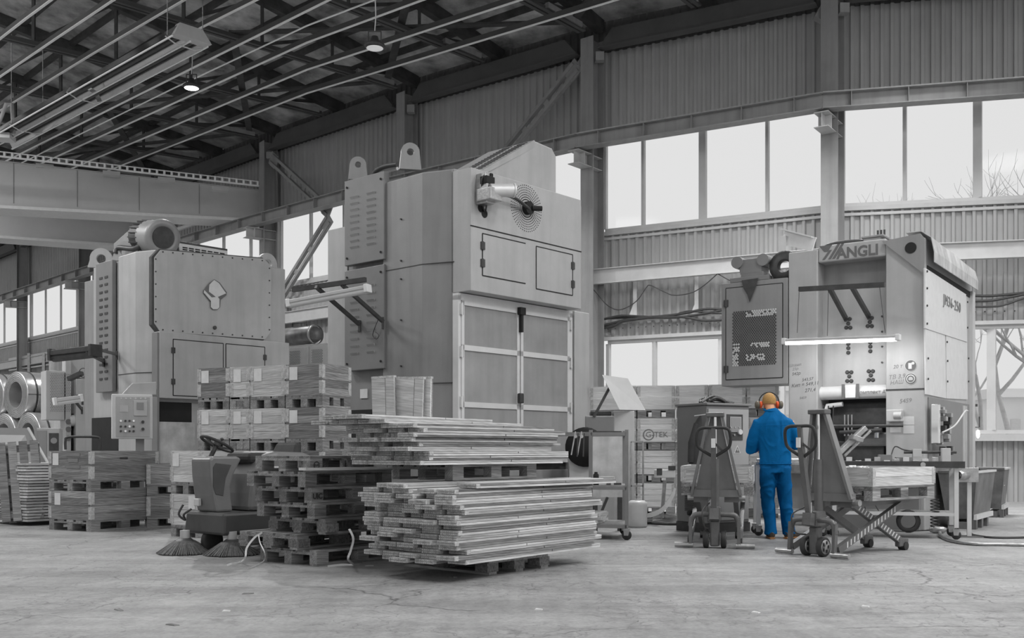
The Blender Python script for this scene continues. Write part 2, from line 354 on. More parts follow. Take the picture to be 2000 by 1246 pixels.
def window(num, sa, sb, z0, z1, mull, thick=(), jamb=.07, v=WV+.03):
    w_ = thing('window_%d' % num, None, None); w_['kind'] = 'structure'
    for a, b, n_ in ((sa, sb, 'bottom_rail'), (sa, sb, 'top_rail')):
        z = z0+.04 if n_ == 'bottom_rail' else z1-.04
        MB().bar(G(a, v, z), G(b, v, z), .09, .08).obj(n_, M_FRAME, w_)
    edges = [sa]+list(mull)+[sb]
    for i, e in enumerate(edges):
        wd = .17 if e in thick else jamb
        dirn = (G(e+.01, v)-G(e-.01, v)).normalized()
        MB().bar(G(e, v, z0+.08), G(e, v, z1-.08), wd, .09, up=G(e,1)-G(e,0)).obj('mullion' if 0 < i < len(edges)-1 else 'jamb', M_FRAME, w_)
    for a, b in zip(edges[:-1], edges[1:]):
        MB().bar(G(a, v-.01, (z0+z1)/2), G(b, v-.01, (z0+z1)/2), .008, z1-z0-.16).obj('pane', M_CLEAR, w_)
    return w_
for k, s in enumerate(range(0, 9)):
    sa, sb = s+.012, s+.988
    if s == 0: ml = [s_at(1910, WV), s_at(1768, WV)]; ml = [ml[0]-.23]+ml; window(k+1, sa, sb, 6.3, 8.52, ml, thick=(ml[1],))
    elif s == 1: ml = [s_at(1500, WV), s_at(1374, WV), s_at(1258, WV)]; window(k+1, sa, sb, 6.3, 8.52, ml, thick=(ml[1],))
    else: ml = [s+.25, s+.5, s+.75]; window(k+1, sa, sb, 6.3, 8.52, ml)
window(10, .012, .988, 1.42, 3.7, [s_at(1937, WV)-.32, s_at(1937, WV), s_at(1895, WV)+.10], thick=(s_at(1937, WV),), jamb=.09)
window(11, 1.012, 1.975, 1.42, 3.7, [s_at(1540,WV)+.02, s_at(1412, WV), s_at(1280, WV)], thick=(s_at(1412,WV),), jamb=.09)

# columns: wide upper part, bracket, lower part
col_lab = {0:'grey steel column outside the right edge of the picture', 1:'grey steel column behind the press with the lit tube, tallest in view',
  2:'grey steel column right of the centre press, lattice brace meeting its top', 3:'grey steel column rising behind the lifting eyes of the centre press',
  4:'grey steel column at the right end of the crane bridge', 5:'grey steel column hidden mostly behind the left press', 6:'grey steel column just left of the left press', 7:'grey steel column by the left edge above the steel coils', 8:'steel column beyond the left edge'}
for s in range(0, 8):
    c = thing('steel_column', col_lab[s], 'column', G(s, -.45), 0, 'steel columns along the window wall')
    base = G(s, -.45); inn = (G(s,1)-G(s,0)).normalized(); tan = Vector((inn.y, -inn.x, 0))
    q = lambda a, b_, z: tuple(tan*a+inn*b_+Vector((0,0,z)))
    up = MB()
    for sgn in (-1, 1): up.bar(q(0, sgn*.22, 0), q(0, sgn*.22, 10.8), .02, .36, up=tan)
    up.bar(q(0, 0, 0), q(0, 0, 10.8), .018, .42, up=inn)
    up.obj('column_shaft', M_STEEL, c)
    br = MB()
    for z in (8.02, 7.72):
        br.bar(q(0, .23, z), q(0, .78, z), .3, .016); 
    br.bar(q(0, .23, 7.87), q(0, .74, 7.87), .016, .29); br.bar(q(-.0, .5, 7.87), q(.0, .515, 7.87), .28, .28)
    for z in (8.0, 7.72): br.bar(q(0, -.2, z), q(0, .2, z), .3, .014)
    br.obj('crane_bracket', M_TRIM, c)
    if s in (1, 2, 3, 4):
        gs = MB(); gs.box(q(.24, .05, 10.32), (.2,.2,.26), rot=Matrix.Rotation(.5,3,'Y')); gs.box(q(-.24, .05, 10.32), (.2,.2,.2)); gs.obj('gusset', M_STEEL, c)
# runway beam of the crane, one length per bay
lab_rb = ['far right length of the crane runway beam above the tall windows', 'crane runway beam length between the two right columns, above four panes', 'crane runway beam length behind the centre press top',
  'crane runway beam length right of the crane bridge end', 'crane runway beam length behind the left press', 'crane runway beam length left of the left press', 'crane runway beam length at the left picture edge', 'crane runway beam length past the left edge']
for s in range(0, 8):
    mid = G(s+.5, .15, 8.25); c = thing('runway_beam', lab_rb[s], 'crane beam', mid, 0, 'crane runway beams')
    a, b = G(s, .15, 8.25)-mid, G(s+1, .15, 8.25)-mid
    MB().ibeam(a, b, .3, .33, .02).obj('beam', M_STEEL, c)
    MB().bar(a+Vector((0,0,.19)), b+Vector((0,0,.19)), .05, .05).obj('rail', M_METAL, c)
    for k in range(5):
        p = a.lerp(b, (k+.5)/5); MB().box(p, (.012,.28,.29), rot=Matrix.Rotation(math.atan2((b-a).y,(b-a).x),3,'Z')).obj('stiffener', M_STEEL, c)
# horizontal girt beam halfway up
for s in range(0, 8):
    mid = G(s+.5, -.5, 5.18); c = thing('girt_beam', 'pale steel girt channel between the window rows, bay %s' % ['at the right edge','left of the right press','behind the centre press','right of the left press','behind the left press','left of the left press','above the steel coils','past the left edge'][s], 'beam', mid, 0, 'girt beams')
    a, b = G(s, -.45, 5.18)-mid, G(s+1, -.45, 5.18)-mid
    MB().bar(a, b, .02, .34).obj('web', M_TRIM, c)
    MB().bar(a+Vector((0,0,.17)), b+Vector((0,0,.17)), .16, .015).bar(a-Vector((0,0,.17)), b-Vector((0,0,.17)), .16, .015).obj('flange', M_FRAME, c)
# eave beams between column heads
for s in range(0, 8):
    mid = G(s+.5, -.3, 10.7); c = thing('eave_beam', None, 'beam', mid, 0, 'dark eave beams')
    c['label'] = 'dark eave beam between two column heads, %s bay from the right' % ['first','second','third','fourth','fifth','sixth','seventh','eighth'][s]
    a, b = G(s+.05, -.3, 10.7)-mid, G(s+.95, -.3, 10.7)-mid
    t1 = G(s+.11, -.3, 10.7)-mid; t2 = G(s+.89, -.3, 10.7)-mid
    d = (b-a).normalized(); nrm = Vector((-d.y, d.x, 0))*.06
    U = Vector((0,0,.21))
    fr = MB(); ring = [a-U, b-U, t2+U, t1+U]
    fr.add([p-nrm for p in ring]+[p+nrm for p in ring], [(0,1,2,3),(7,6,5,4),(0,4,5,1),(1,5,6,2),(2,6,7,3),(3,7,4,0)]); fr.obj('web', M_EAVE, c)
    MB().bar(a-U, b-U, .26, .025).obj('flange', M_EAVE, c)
# lattice braces of the bays
def brace(p, q, label):
    mid = (p+q)/2; c = thing('lattice_brace', label, 'brace', mid, 0, 'lattice braces'); d = (q-p).normalized()
    side = Vector((-d.z, 0, d.x)); side = (G(3,1)-G(3,0)).normalized().cross(d).normalized()
    nrm = d.cross(side).normalized()
    for sg in (-1, 1): MB().bar(p-mid+side*sg*.12, q-mid+side*sg*.12, .09, .11, up=nrm).obj('chord', M_STEEL, c)
    k = 4
    for i in range(k):
        m_ = (p-mid).lerp(q-mid, (i+.3)/k); MB().box(m_, (.02,.34,.16), rot=Matrix((nrm, side, d)).transposed()).obj('batten', M_STEEL, c)
    for e, sg in ((p, 1), (q, -1)):
        MB().box(e-mid+d*sg*.1, (.03,.42,.4), rot=Matrix((nrm, side, d)).transposed()).obj('gusset', M_STEEL, c)
brace(G(2.06,-.3,10.2), G(2.5,-.3,8.1), 'long lattice brace running down-left from the column head beside the centre press')
brace(G(3.94,-.3,10.2), G(3.5,-.3,8.1), 'lattice brace running down-right from the column head above the crane end')
brace(G(3.5,-.3,7.85), G(3.93,-.3,5.5), 'lattice brace crossing the window between the left and centre presses')
# roof slabs: bands of panels rising into the hall
PITCH = .16
def rz(v): return 11.35+PITCH*(v+.9)
roof = thing('ceiling', None, None); roof['kind'] = 'structure'
for i in range(-2, 18):
    s0, s1 = i*.5, i*.5+.5
    if s0 < -.99: continue
    k = 9
    for j in range(k):
        v0 = -.9+j*1.5; v1 = v0+1.5; g_ = .03
        P = [G(s0+.01, v0+g_, rz(v0)), G(s1-.01, v0+g_, rz(v0)), G(s1-.01, v1-g_, rz(v1)), G(s0+.01, v1-g_, rz(v1))]
        MB().hexa([p for p in P]+[p+Vector((0,0,.12)) for p in P]).obj('roof_slab', M_ROOF, roof)
    MB().add([G(s0, -.9, rz(-.9)+.12), G(s1, -.9, rz(-.9)+.12), G(s1, 12.6, rz(12.6)+.12), G(s0, 12.6, rz(12.6)+.12)], [(0,1,2,3)]).obj('roof_cover', M_RAFTER, roof)
# plain roof and far wall of the rest of the hall, behind and above the camera
MB().bx(-40,30,-12,7.5,12.9,13.1).obj('roof_cover', M_RAFTER, roof)
wl_ = MB(); wl_.bx(-40,-39.8,-12,36,0,12.9); tag(wl_.obj('wall_left', M_CORR), kind='structure')
# roof trusses every half bay
for i in range(0, 17):
    s = i*.5
    o0 = G(s, 0, 0); c = thing('roof_truss', 'dark roof truss ' + (('over the column ' + ['beyond the right edge','behind the right press','right of the centre press','behind the lifting eyes','by the crane end','behind the left press','left of the left press','at the left edge','past the left edge'][i//2]) if i % 2 == 0 else ('midway between the columns, ' + ['first','second','third','fourth','fifth','sixth','seventh','eighth'][i//2] + ' bay from the right')), 'truss', o0, 0, 'roof trusses')
    P = lambda v, z: G(s, v, z)-o0
    MB().bar(P(-.8, rz(-.8)-.16), P(12.6, rz(12.6)-.16), .2, .3).obj('top_chord', M_RAFTER, c)
    bc = MB(); tn = (G(s+.1,0)-G(s-.1,0)).normalized()
    for sg in (-1, 1):
        bc.bar(P(0, 10.86)+tn*sg*.07, P(12.6, 10.86)+tn*sg*.07, .09, .02); 
        bc.bar(P(0, 10.92)+tn*sg*.035, P(12.6, 10.92)+tn*sg*.035, .012, .12)
    bc.obj('bottom_chord', M_EAVE, c)
    for k in range(1, 6):
        v = k*2.3
        MB().bar(P(v, 10.95), P(v, rz(v)-.3), .07, .07).obj('post', M_RAFTER, c)
        MB().bar(P(v, 10.95), P(v-2.1, rz(v-2.1)-.3), .07, .07).obj('diagonal', M_RAFTER, c)
    MB().bar(P(.15, 10.95), P(1.5, 10.98), .26, .12).obj('bearing_plate', M_STEEL, c)
# purlins under the slabs and horizontal wind braces
for j in range(1, 9):
    v = -.9+j*1.5; b = MB()
    for i in range(0, 8): b.bar(G(i, v, rz(v)-.06), G(i+1, v, rz(v)-.06), .12, .14)
    tag(b.obj('roof_purlin', M_RAFTER), 'dark roof purlin running the length of the hall, %s from the window wall' % ['first','second','third','fourth','fifth','sixth','seventh','eighth'][j-1], 'purlin', 'roof purlins')
for i in range(0, 7):
    b = MB().bar(G(i, .3, 11.0), G(i+1, 5.5, 11.0), .18, .05); b.bar(G(i+1, .3, 11.04), G(i, 5.5, 11.04), .18, .05)
    tag(b.obj('wind_brace', M_RAFTER), 'flat dark cross brace under the roof, %s bay from the right' % ['first','second','third','fourth','fifth','sixth','seventh'][i], 'brace', 'wind braces')
# long pale rails hung under the trusses (read off where each meets two points of the photograph)
def solve_sv(px, py, z):
    p = on_z(px, py, z); best = None
    lo_s = 0.0
    def err(s, v): q = G(s, v); return (q.x-p.x)**2+(q.y-p.y)**2
    s, v, st = 4.0, 5.0, 1.0
    while st > .002:
        moved = False
        for ds, dv in ((st,0),(-st,0),(0,st*2),(0,-st*2)):
            if err(s+ds, v+dv) < err(s, v): s += ds; v += dv; moved = True; break
        if not moved: st /= 2
    return s, v
ZR = 10.6
rail_px = [((1204,0),(600,182),(212,333)), ((1017,0),(600,136),(155,323)), ((826,0),(600,83),(95,313)), ((643,0),(330,156),(33,304)), ((501,0),(395,53),(0,270)), ((360,0),(180,106),(7,212)), ((222,0),(110,75),(0,150)), ((100,0),(50,37),(0,76))]
for i, pts in enumerate(rail_px):
    vs = [solve_sv(a, b_, ZR)[1] for a, b_ in pts]; b = MB()
    v_ = vs; w2_ = MB()
    P = [on_z(a, b_, ZR) for a, b_ in pts]
    # carry the line on beyond both ends
    P = [P[0]+(P[0]-P[1])*.5]+P+[P[2]+(P[2]-P[1])*.6]
    for a, c_ in zip(P[:-1], P[1:]):
        b.bar(a, c_, .055, .02); w2_.bar(a+Vector((0,0,.075)), c_+Vector((0,0,.075)), .012, .13)
    tag(b.obj('hanging_rail', M_RAILC), 'long pale steel rail hung below the trusses, %s' % ['nearest the window wall','second from the window wall','third from the wall, by the lit lamp','fourth from the window wall','crossing above the tube heater','left of the tube heater','second from the upper left corner','at the upper left corner'][i], 'rail', 'hanging rails')
    w2_.obj('rail_web', M_EAVE, bpy.data.objects['hanging_rail' if i == 0 else 'hanging_rail.%03d' % i])
b = MB(); P = [on_z(731,0,10.5), on_z(600,50,10.5), on_z(340,172,10.5), on_z(65,307,10.5)]; P = [P[0]+(P[0]-P[1])]+P+[P[-1]+(P[-1]-P[-2])*.5]
b.tube(P, .02, 6); b.tube([p+Vector((.05,0,.03)) for p in P], .012, 5)
tag(b.obj('ceiling_conduit', M_RAILC), 'thin ceiling conduit running between the third and fourth hanging rails', 'conduit')
# ================================================================ bridge crane
def beam_box(name, m, parent, A, B, z0a, z1a, z0b, z1b, w_, o):
    """box girder from A to B (xy) with its own heights at both ends"""
    A = Vector((A[0],A[1],0)); B = Vector((B[0],B[1],0)); d = (B-A).normalized(); n_ = Vector((-d.y,d.x,0))*w_/2
    Z = lambda p, z: p+Vector((0,0,z))-o
    return MB().hexa([Z(A-n_,z0a),Z(B-n_,z0b),Z(B+n_,z0b),Z(A+n_,z0a),Z(A-n_,z1a),Z(B-n_,z1b),Z(B+n_,z1b),Z(A+n_,z1a)]).obj(name, m, parent)
def crane_girder(label, A, B, za, zb):
    o = Vector((A[0],A[1],8.4)); c = thing('crane_girder', label, 'crane', o, 0)
    beam_box('web_box', M_CRANE, c, A, B, za[0], za[1], zb[0], zb[1], .5, o)
    beam_box('bottom_flange', M_PALE, c, A, B, za[0]-.09, za[0], zb[0]-.09, zb[0], 1.05, o)
    beam_box('top_flange', M_CRANE, c, A, B, za[1], za[1]+.02, zb[1], zb[1]+.02, .66, o)
    return c, o
a1 = at(520, 383, 33.4); l1 = at(-30, 300, 31.3)
# extended far past the left picture edge
d1 = (l1-a1)
far = a1+d1*1.8
cg, co = crane_girder('near box girder of the bridge crane with a cable track along its top', (far.x,far.y), (a1.x,a1.y), (8.47,10.25), (8.5,9.45))
ct = MB(); A_, B_ = Vector((far.x,far.y,10.33))-co, Vector((a1.x,a1.y,9.52))-co
nn_ = Vector((.3,-.5,0)); ct.bar(A_+nn_, B_+nn_, .05, .05); ct.bar(A_+nn_+Vector((0,0,.14)), B_+nn_+Vector((0,0,.14)), .03, .03)
for i in range(70): p = (A_+nn_).lerp(B_+nn_, i/69); ct.box(p+Vector((0,0,.08)), (.06,.06,.14))
ct.obj('cable_track', M_RAILC, cg)
for px_, py_ in ((88,326),(218,340),(325,352),(430,370)):
    p = at(px_, py_, 31.6)-co; MB().box(p, (.5,.3,.12), rot=Matrix.Rotation(.35,3,'Z')).obj('bracket', M_CRANE, cg)
e_ = MB(); p = at(541, 392, 33.5)-co; e_.box(p, (.75,.5,.5), rot=Matrix.Rotation(-.8,3,'Z')); e_.obj('end_carriage', M_CRANE, cg)
q = at(557, 393, 33.3)-co; MB().cyl(q, q+Vector((.35,-.2,0)), .16, 16).obj('drive_motor', M_DARK, cg)
for t in (.25,.5,.62,.74,.86):
    p0 = Vector((far.x,far.y,0)).lerp(Vector((a1.x,a1.y,0)), t)-Vector((co.x,co.y,0)); MB().box(p0+Vector((.09,-.24,.9)), (.015,.03,1.35), rot=Matrix.Rotation(.36,3,'Z')).obj('web_seam', M_PRESS, cg)
b1 = at(300, 480, 37.6); b0 = at(-30, 454, 35.6); far2 = b1+(b0-b1)*1.8
cg2, co2 = crane_girder('far box girder of the bridge crane behind the left press', (far2.x,far2.y), (b1.x+1.2,b1.y+.6), (8.5,10.0), (8.5,9.7))
# trolley rail cable bar above the runway beside the left press
t_ = MB(); t_.bar(at(300,462,34.5), at(548,387,33.2), .12, .09); tag(t_.obj('conductor_bar', M_RAIL), 'shiny conductor bar on top of the runway beam below the crane end', 'rail')

# ================================================================ radiant heater, lamps
def chain(mb, a, b):
    a = Vector(a); b = Vector(b); n_ = int((b-a).length/.09)
    for i in range(n_):
        p = a.lerp(b, (i+.5)/n_); ax = Vector((1,0,0)) if i%2 else Vector((0,1,0))
        mb.bar(p-Vector((0,0,.05)), p+Vector((0,0,.05)), .03 if i%2 else .01, .01 if i%2 else .03, up=ax)
ha, hb = at(372,68,21.2), at(-6,276,28.4); hm = (ha+hb)/2
h = thing('radiant_heater', 'long radiant tube heater with reflector hung on chains under the roof, upper left', 'heater', hm)
d = (hb-ha).normalized(); sd = d.cross(Vector((0,0,1))).normalized(); U = sd.cross(d).normalized()
def hs(t, x, z): return ha.lerp(hb, t)+sd*x+U*z-hm
for t0, t1 in ((0,.47),(.49,1.0)):
    r = MB(); prof = [(-.42,-.12),(-.30,.10),(-.12,.16),(0,.08),(.12,.16),(.30,.10),(.42,-.12)]
    vs = [hs(t0,x,z) for x,z in prof]+[hs(t1,x,z) for x,z in prof]+[hs(t0,x,z+.012) for x,z in prof]+[hs(t1,x,z+.012) for x,z in prof]; k = len(prof)
    r.add(vs, [(i,i+1,k+i+1,k+i) for i in range(k-1)]+[(2*k+i,2*k+i+1,3*k+i+1,3*k+i) for i in range(k-1)]+[(i,i+1,2*k+i+1,2*k+i) for i in range(k-1)]+[(k+i,k+i+1,3*k+i+1,3*k+i) for i in range(k-1)])
    r.obj('reflector', M_CHROME, h)
for x in (-.17,.17): MB().cyl(hs(0,x,-.03), hs(1,x,-.03), .05, 12).obj('radiant_tube', M_DARK, h)
for x in (-.40,.40,0): MB().bar(hs(0,x,-.13), hs(1,x,-.13), .03, .03).obj('edge_strip', M_RAILC, h)
eb = MB(); eb.hexa([hs(-.012,-.42,-.12),hs(-.012,.42,-.12),hs(.012,.42,-.12),hs(.012,-.42,-.12),hs(-.004,-.26,.17),hs(-.004,.26,.17),hs(.012,.26,.17),hs(.012,-.26,.17)]); eb.obj('end_hood', M_TRIM, h)
for t in (.02,.47,.8): 
    cm = MB(); cm.tube([hs(t,-.45,-.1),hs(t,-.2,-.2),hs(t,.2,-.2),hs(t,.45,-.1)], .015, 6); cm.obj('cross_bracket', M_RAIL, h)
for t in (.02,.80):
    for x in (-.4,.4):
        cm = MB(); p = hs(t,x,-.05); chain(cm, p, (p.x,p.y,11.9-hm.z)); cm.obj('chain', M_METAL, h)
h2 = thing('radiant_heater', 'end of a second tube heater at the left picture edge', 'heater', at(5,268,27.5))
MB().bar((-3,-.4,0),(.25,.05,0),.5,.14).obj('reflector', M_RAIL, h2); MB().tube([(-.2,0,.1),(.1,0,.9),(.25,0,.9),(.3,0,.1)], .05, 10).obj('flue_pipe', M_RAIL, h2)
def high_bay(px, py, Y, label, lens, lit):
    c = thing('high_bay_lamp', label, 'lamp', at(px,py,Y))
    MB().lathe([(.0,.0),(.17,.0),(.19,.02),(.2,.05),(.17,.08),(.09,.12),(.06,.22),(0,.22)], (0,0,.0), n=28).obj('housing', M_DARK, c)
    MB().lathe([(.0,-.004),(.155,-.004),(.16,.0),(0,.002)], (0,0,-.004), n=28).obj('lens', lens, c)
    y_ = MB(); y_.bar((-.12,0,.1),(-.12,0,.32),.02,.02); y_.bar((.12,0,.1),(.12,0,.32),.02,.02); y_.bar((-.12,0,.32),(.12,0,.32),.02,.02); y_.obj('yoke', M_DARK, c)
    MB().tube([(0,0,.32),(.02,0,.6),(0,0,1.2)], .012, 6).obj('hanging_cable', M_RAIL, c)
    if lit:
        l = bpy.data.lights.new('lamp_glow', 'SPOT'); l.energy = 1800; l.spot_size = 2.6; l.shadow_soft_size = .15
        o = bpy.data.objects.new('lamp_glow', l); COL.objects.link(o); o.parent = c; o.location = (0,0,-.03)
    return c
high_bay(374,172,24.0, 'lit round high bay lamp glowing under the roof', M_LED, True)
high_bay(732,94,19.5, 'dim round high bay lamp hung from a chain above the centre press', M_LENS, False)

# ================================================================ helpers for presses
def louvres(parent, pts_fn, m, name='louvre'):
    for f_ in pts_fn: f_
def lifting_eye(mb_fn, parent, m, base, u, h_, w_, r, t_):
    """plate with a hole standing on base; u = direction along the plate"""
    u = Vector(u).normalized(); n_ = Vector((-u.y,u.x,0)); b = MB(); k = 24
    outer = []; 
    cx, cz = 0, h_-w_*.42
    for i in range(k):
        a = 2*math.pi*i/k+math.pi/k; R = w_*.42
        x, z = math.cos(a)*R, math.sin(a)*R
        if z < -R*.25:  # foot
            x = max(-w_/2, min(w_/2, x*3)); z = -cz
        outer.append((x+cx, z+cz))
    inner = [(math.cos(2*math.pi*i/k+math.pi/k)*r+cx, math.sin(2*math.pi*i/k+math.pi/k)*r+cz) for i in range(k)]
    base = Vector(base)
    F = [base+u*x+n_*t_/2+Vector((0,0,z)) for x,z in outer]+[base+u*x+n_*t_/2+Vector((0,0,z)) for x,z in inner]
    B = [p-n_*t_ for p in F]
    fs = []
    for i in range(k):
        j = (i+1)%k; fs += [(i,j,k+j,k+i),(2*k+i,2*k+k+i,2*k+k+j,2*k+j),(i,2*k+i,2*k+j,j),(k+i,k+j,3*k+j,3*k+i)]
    b.add(F+B, fs); return b.obj('lifting_eye', m, parent)
def plate_on(fr, parent, m, name, px_rect, plane, off, th=.02, bevel=0, poly=None):
    """flat plate on a face of a machine: plane 'x' is the front (local y const), 'y' the left side (local x const)"""
    b = MB()
    if plane == 'x':
        P = [fr.fx(a, c, off) for a, c in px_rect]
        b.add([(x, off, z) for x,z in P]+[(x, off-th, z) for x,z in P], [tuple(range(len(P)-1,-1,-1)), tuple(range(len(P),2*len(P)))]+[(i,(i+1)%len(P),len(P)+(i+1)%len(P),len(P)+i) for i in range(len(P))])
    else:
        P = [fr.fy(a, c, off) for a, c in px_rect]
        b.add([(off, y, z) for y,z in P]+[(off-th, y, z) for y,z in P], [tuple(range(len(P)-1,-1,-1)), tuple(range(len(P),2*len(P)))]+[(i,(i+1)%len(P),len(P)+(i+1)%len(P),len(P)+i) for i in range(len(P))])
    return b.obj(name, m, parent, bevel=bevel)
def rect_x(fr, x0, x1, z0, z1, off, th, name, m, parent, bevel=0):
    return MB().bx(x0,x1,off-th,off,z0,z1).obj(name, m, parent, bevel=bevel)
def rect_y(fr, y0, y1, z0, z1, off, th, name, m, parent, bevel=0):
    return MB().bx(off-th,off,y0,y1,z0,z1).obj(name, m, parent, bevel=bevel)
def groove_x(parent, x0, x1, z0, z1, y, sides='lrtb', t_=.014):
    b = MB()
    if 'l' in sides: b.bx(x0-t_/2,x0+t_/2,y-.004,y,z0,z1)
    if 'r' in sides: b.bx(x1-t_/2,x1+t_/2,y-.004,y,z0,z1)
    if 't' in sides: b.bx(x0,x1,y-.004,y,z1-t_/2,z1+t_/2)
    if 'b' in sides: b.bx(x0,x1,y-.004,y,z0-t_/2,z0+t_/2)
    return b.obj('door_gap', M_BLACK, parent)
def hinge_x(parent, x, z, y):
    b = MB(); b.bx(x-.035,x-.012,y-.02,y,z-.05,z+.05); b.bx(x+.012,x+.035,y-.02,y,z-.05,z+.05); b.cyl((x,y-.015,z-.055),(x,y-.015,z+.055),.012,8); return b.obj('hinge', M_DARK, parent)
def work_lamp(name, label, p0, p1, arms, w_=.1, rail=None, lit=False, hm=None):
    """tube lamp from p0 to p1, struts in arms [(from, to)]"""
    o = Vector(p0); c = thing(name, label, 'lamp', o)
    p0, p1 = Vector(p0)-o, Vector(p1)-o
    d = (p1-p0).normalized()
    MB().bar(p0, p1, w_, w_*.45).obj('housing', hm or M_TRIM, c, bevel=.01)
    if lit: MB().cyl(p0-Vector((0,0,w_*.42))+d*.02, p1-Vector((0,0,w_*.42))-d*.02, w_*.32, 12).obj('lit_tube', M_TUBE, c)
    else: MB().cyl(p0-Vector((0,0,w_*.35)), p1-Vector((0,0,w_*.35)), w_*.4, 10).obj('diffuser', hm or M_WHITE, c)
    for t in (0, 1):
        e = p0.lerp(p1, t); MB().bar(e-d*.03-Vector((0,0,w_*.15)), e+d*.03-Vector((0,0,w_*.15)), w_*1.15, w_*1.0).obj('end_cap', hm or M_WHITE, c, bevel=.01)
    for a, b in arms: MB().bar(Vector(a)-o, Vector(b)-o, .045, .045).obj('arm', M_DARK, c)
    if rail: MB().bar(Vector(rail[0])-o, Vector(rail[1])-o, .05, .06).obj('rail', M_DARK, c)
    for a, b in arms:
        p = Vector(b)-o; MB().bar(p-Vector((0,0,.1)), p+Vector((0,0,.06)), .05, .03, up=(1,0,0)).obj('foot_plate', M_DARK, c)
    return c

# ================================================================ centre press
K = Frame(887, 13.3, .66, .75)
p2 = thing('stamping_press', 'tallest grey stamping press in the middle, with a motor pump on its upper box', 'press', K.o, K.rz, 'large presses')
LB, LA = 2.72, 2.6
hx = lambda px, py, y=0.0: K.fx(px, py, y)
TOP = 4.74
# post with its rounded corner, and the body behind
body = MB(); ya, za = K.fy(830, 330); 
body.prism([(0,.05),(.0,.0),(LB,0),(LB,LA*.98),(.35,LA*.98),(.35,1.35),(.0,1.35),(-.12,1.25),(-.14,.45)], TOP, lambda a,b,c: (a,b,c))
body.obj('body', M_PRESS, p2, bevel=.02)
yl = K.fy(640,500)[0]; y6 = K.fy(682,500)[0]; y765 = K.fy(767,500)[0]; y690 = K.fy(690,500)[0]
tl = K.fy(640,372,.0)[1]
lp = MB().bx(-.0,.5, y6, yl, .0, 4.3); lp.obj('side_cover', M_PRESSL, p2, bevel=.01)
rect_y(K, y6-.02, y6+.03, 0, 4.3, -.0, .01, 'edge_gap', M_BLACK, p2)
MB().bx(-.03,.4,.9,y6-.03,0,TOP).obj('side_column', M_PRESS, p2)
for a, b in ((345,512),(524,722)):
    ztop = K.fy(728, a-2, -.1)[1]; zbot = K.fy(728, b, -.1)[1]
    pn = MB().bx(-.16,-.06,y765,y690,zbot,ztop).obj('louvre_panel', M_PANEL, p2, bevel=.008)
    rows = 9 if a == 345 else 10
    for i in range(rows):
        z = ztop-.28-(ztop-zbot-.5)*i/(rows-1)
        for f_ in (.24,.66):
            y0 = y765+(y690-y765)*(f_-.02)
            lv = MB(); lv.hexa([(-.16,y0,z),(-.16,y0+.16,z),(-.15,y0+.16,z+.0),(-.15,y0,z),(-.185,y0,z+.028),(-.185,y0+.16,z+.028),(-.15,y0+.16,z+.034),(-.15,y0,z+.034)]) ; lv.obj('louvre', M_PRESSL, pn)
    for yy in (y765+.06, y690-.06):
        for zz in (ztop-.1, zbot+.1): MB().cyl((-.165,yy,zz),(-.175,yy,zz),.016,8).obj('screw', M_BLACK, pn)
def seam_ring(z):
    MB().prism([(0.02,-.003),(-.005,-.003),(-.146,.447),(-.126,1.255),(.1,1.3),(.1,.1)], .009, lambda a,b,c: (a,b,z-.004+c)).obj('seam', M_DARK, p2)
# post facing camera between panels and upper box: ridges and seam
zs = K.fy(800, 522, -.1)[1]; seam_ring(zs)
zs2 = K.fy(850, 748, -.1)[1]; seam_ring(zs2)
for px_, py_ in ((783,428),(783,509),(783,545),(783,625),(783,715)):
    y_, z_ = K.fy(px_, py_, -.14); MB().cyl((-.13,y_,z_),(-.15,y_,z_),.012,8).obj('screw', M_DARK, p2)
# dark opening low on the side
MB().bx(-.035,-.03,y765+.25,y690+.02,.3,K.fy(720,800,0)[1]).obj('side_opening', M_BLACK, p2)
MB().bx(-.045,-.03,K.fy(708,770)[0],K.fy(722,770)[0],K.fy(715,778)[1],K.fy(715,760)[1]).obj('notice_sheet', M_PAPER, p2)
MB().bx(-.08,-.0,K.fy(652,820)[0],K.fy(665,820)[0],K.fy(660,826)[1],K.fy(660,814)[1]).obj('socket_box', M_TRIM, p2)
# upper box standing proud of the front
zb0 = 3.12; x1b = K.fx(1135, 500, -.3)[0]; zt = 4.70
ub = MB().bx(.0,x1b,-.30,.15,zb0,zt).obj('upper_box', M_PRESSL, p2, bevel=.008)
zsm = K.fx(1010, 462, -.3)[1]; MB().bx(-.003,x1b+.002,-.306,-.29,zsm-.007,zsm+.007).obj('box_seam', M_BLACK, ub)
for a, sd_ in (((942,457,1026,556),'ltb'),((1047,482,1118,576),'lrtb')):
    x0, z1 = K.fx(a[0], a[1], -.3); x1, _ = K.fx(a[2], a[3], -.3); z0 = K.fx(a[0], 538 if a[0]==942 else 564, -.3)[1]
    z1 = K.fx(a[0], 456 if a[0]==942 else 481, -.3)[1]
    dr = MB().bx(x0+.01,x1-.01,-.304,-.3,z0,z1).obj('hatch_door', M_PRESSL, ub)
    groove_x(ub, x0, x1, z0, z1, -.302, sd_)
    xh = x0 if a[0]==942 else x1
    for zz in (z0+.16, z1-.16): hinge_x(ub, xh, zz, -.30)
# gable housing on top
gx0, gz0 = K.fx(945, 330, .25); G0 = [(945,392),(945,330),(1043,275),(1078,290),(1086,306),(1086,420)]
P = [K.fx(a, b, .25) for a, b in G0]
gb = MB(); gb.prism(P, -.9, lambda a,b,c: (a,.25-c,b)); gb.obj('gable_housing', M_PRESSL, p2, bevel=.01)
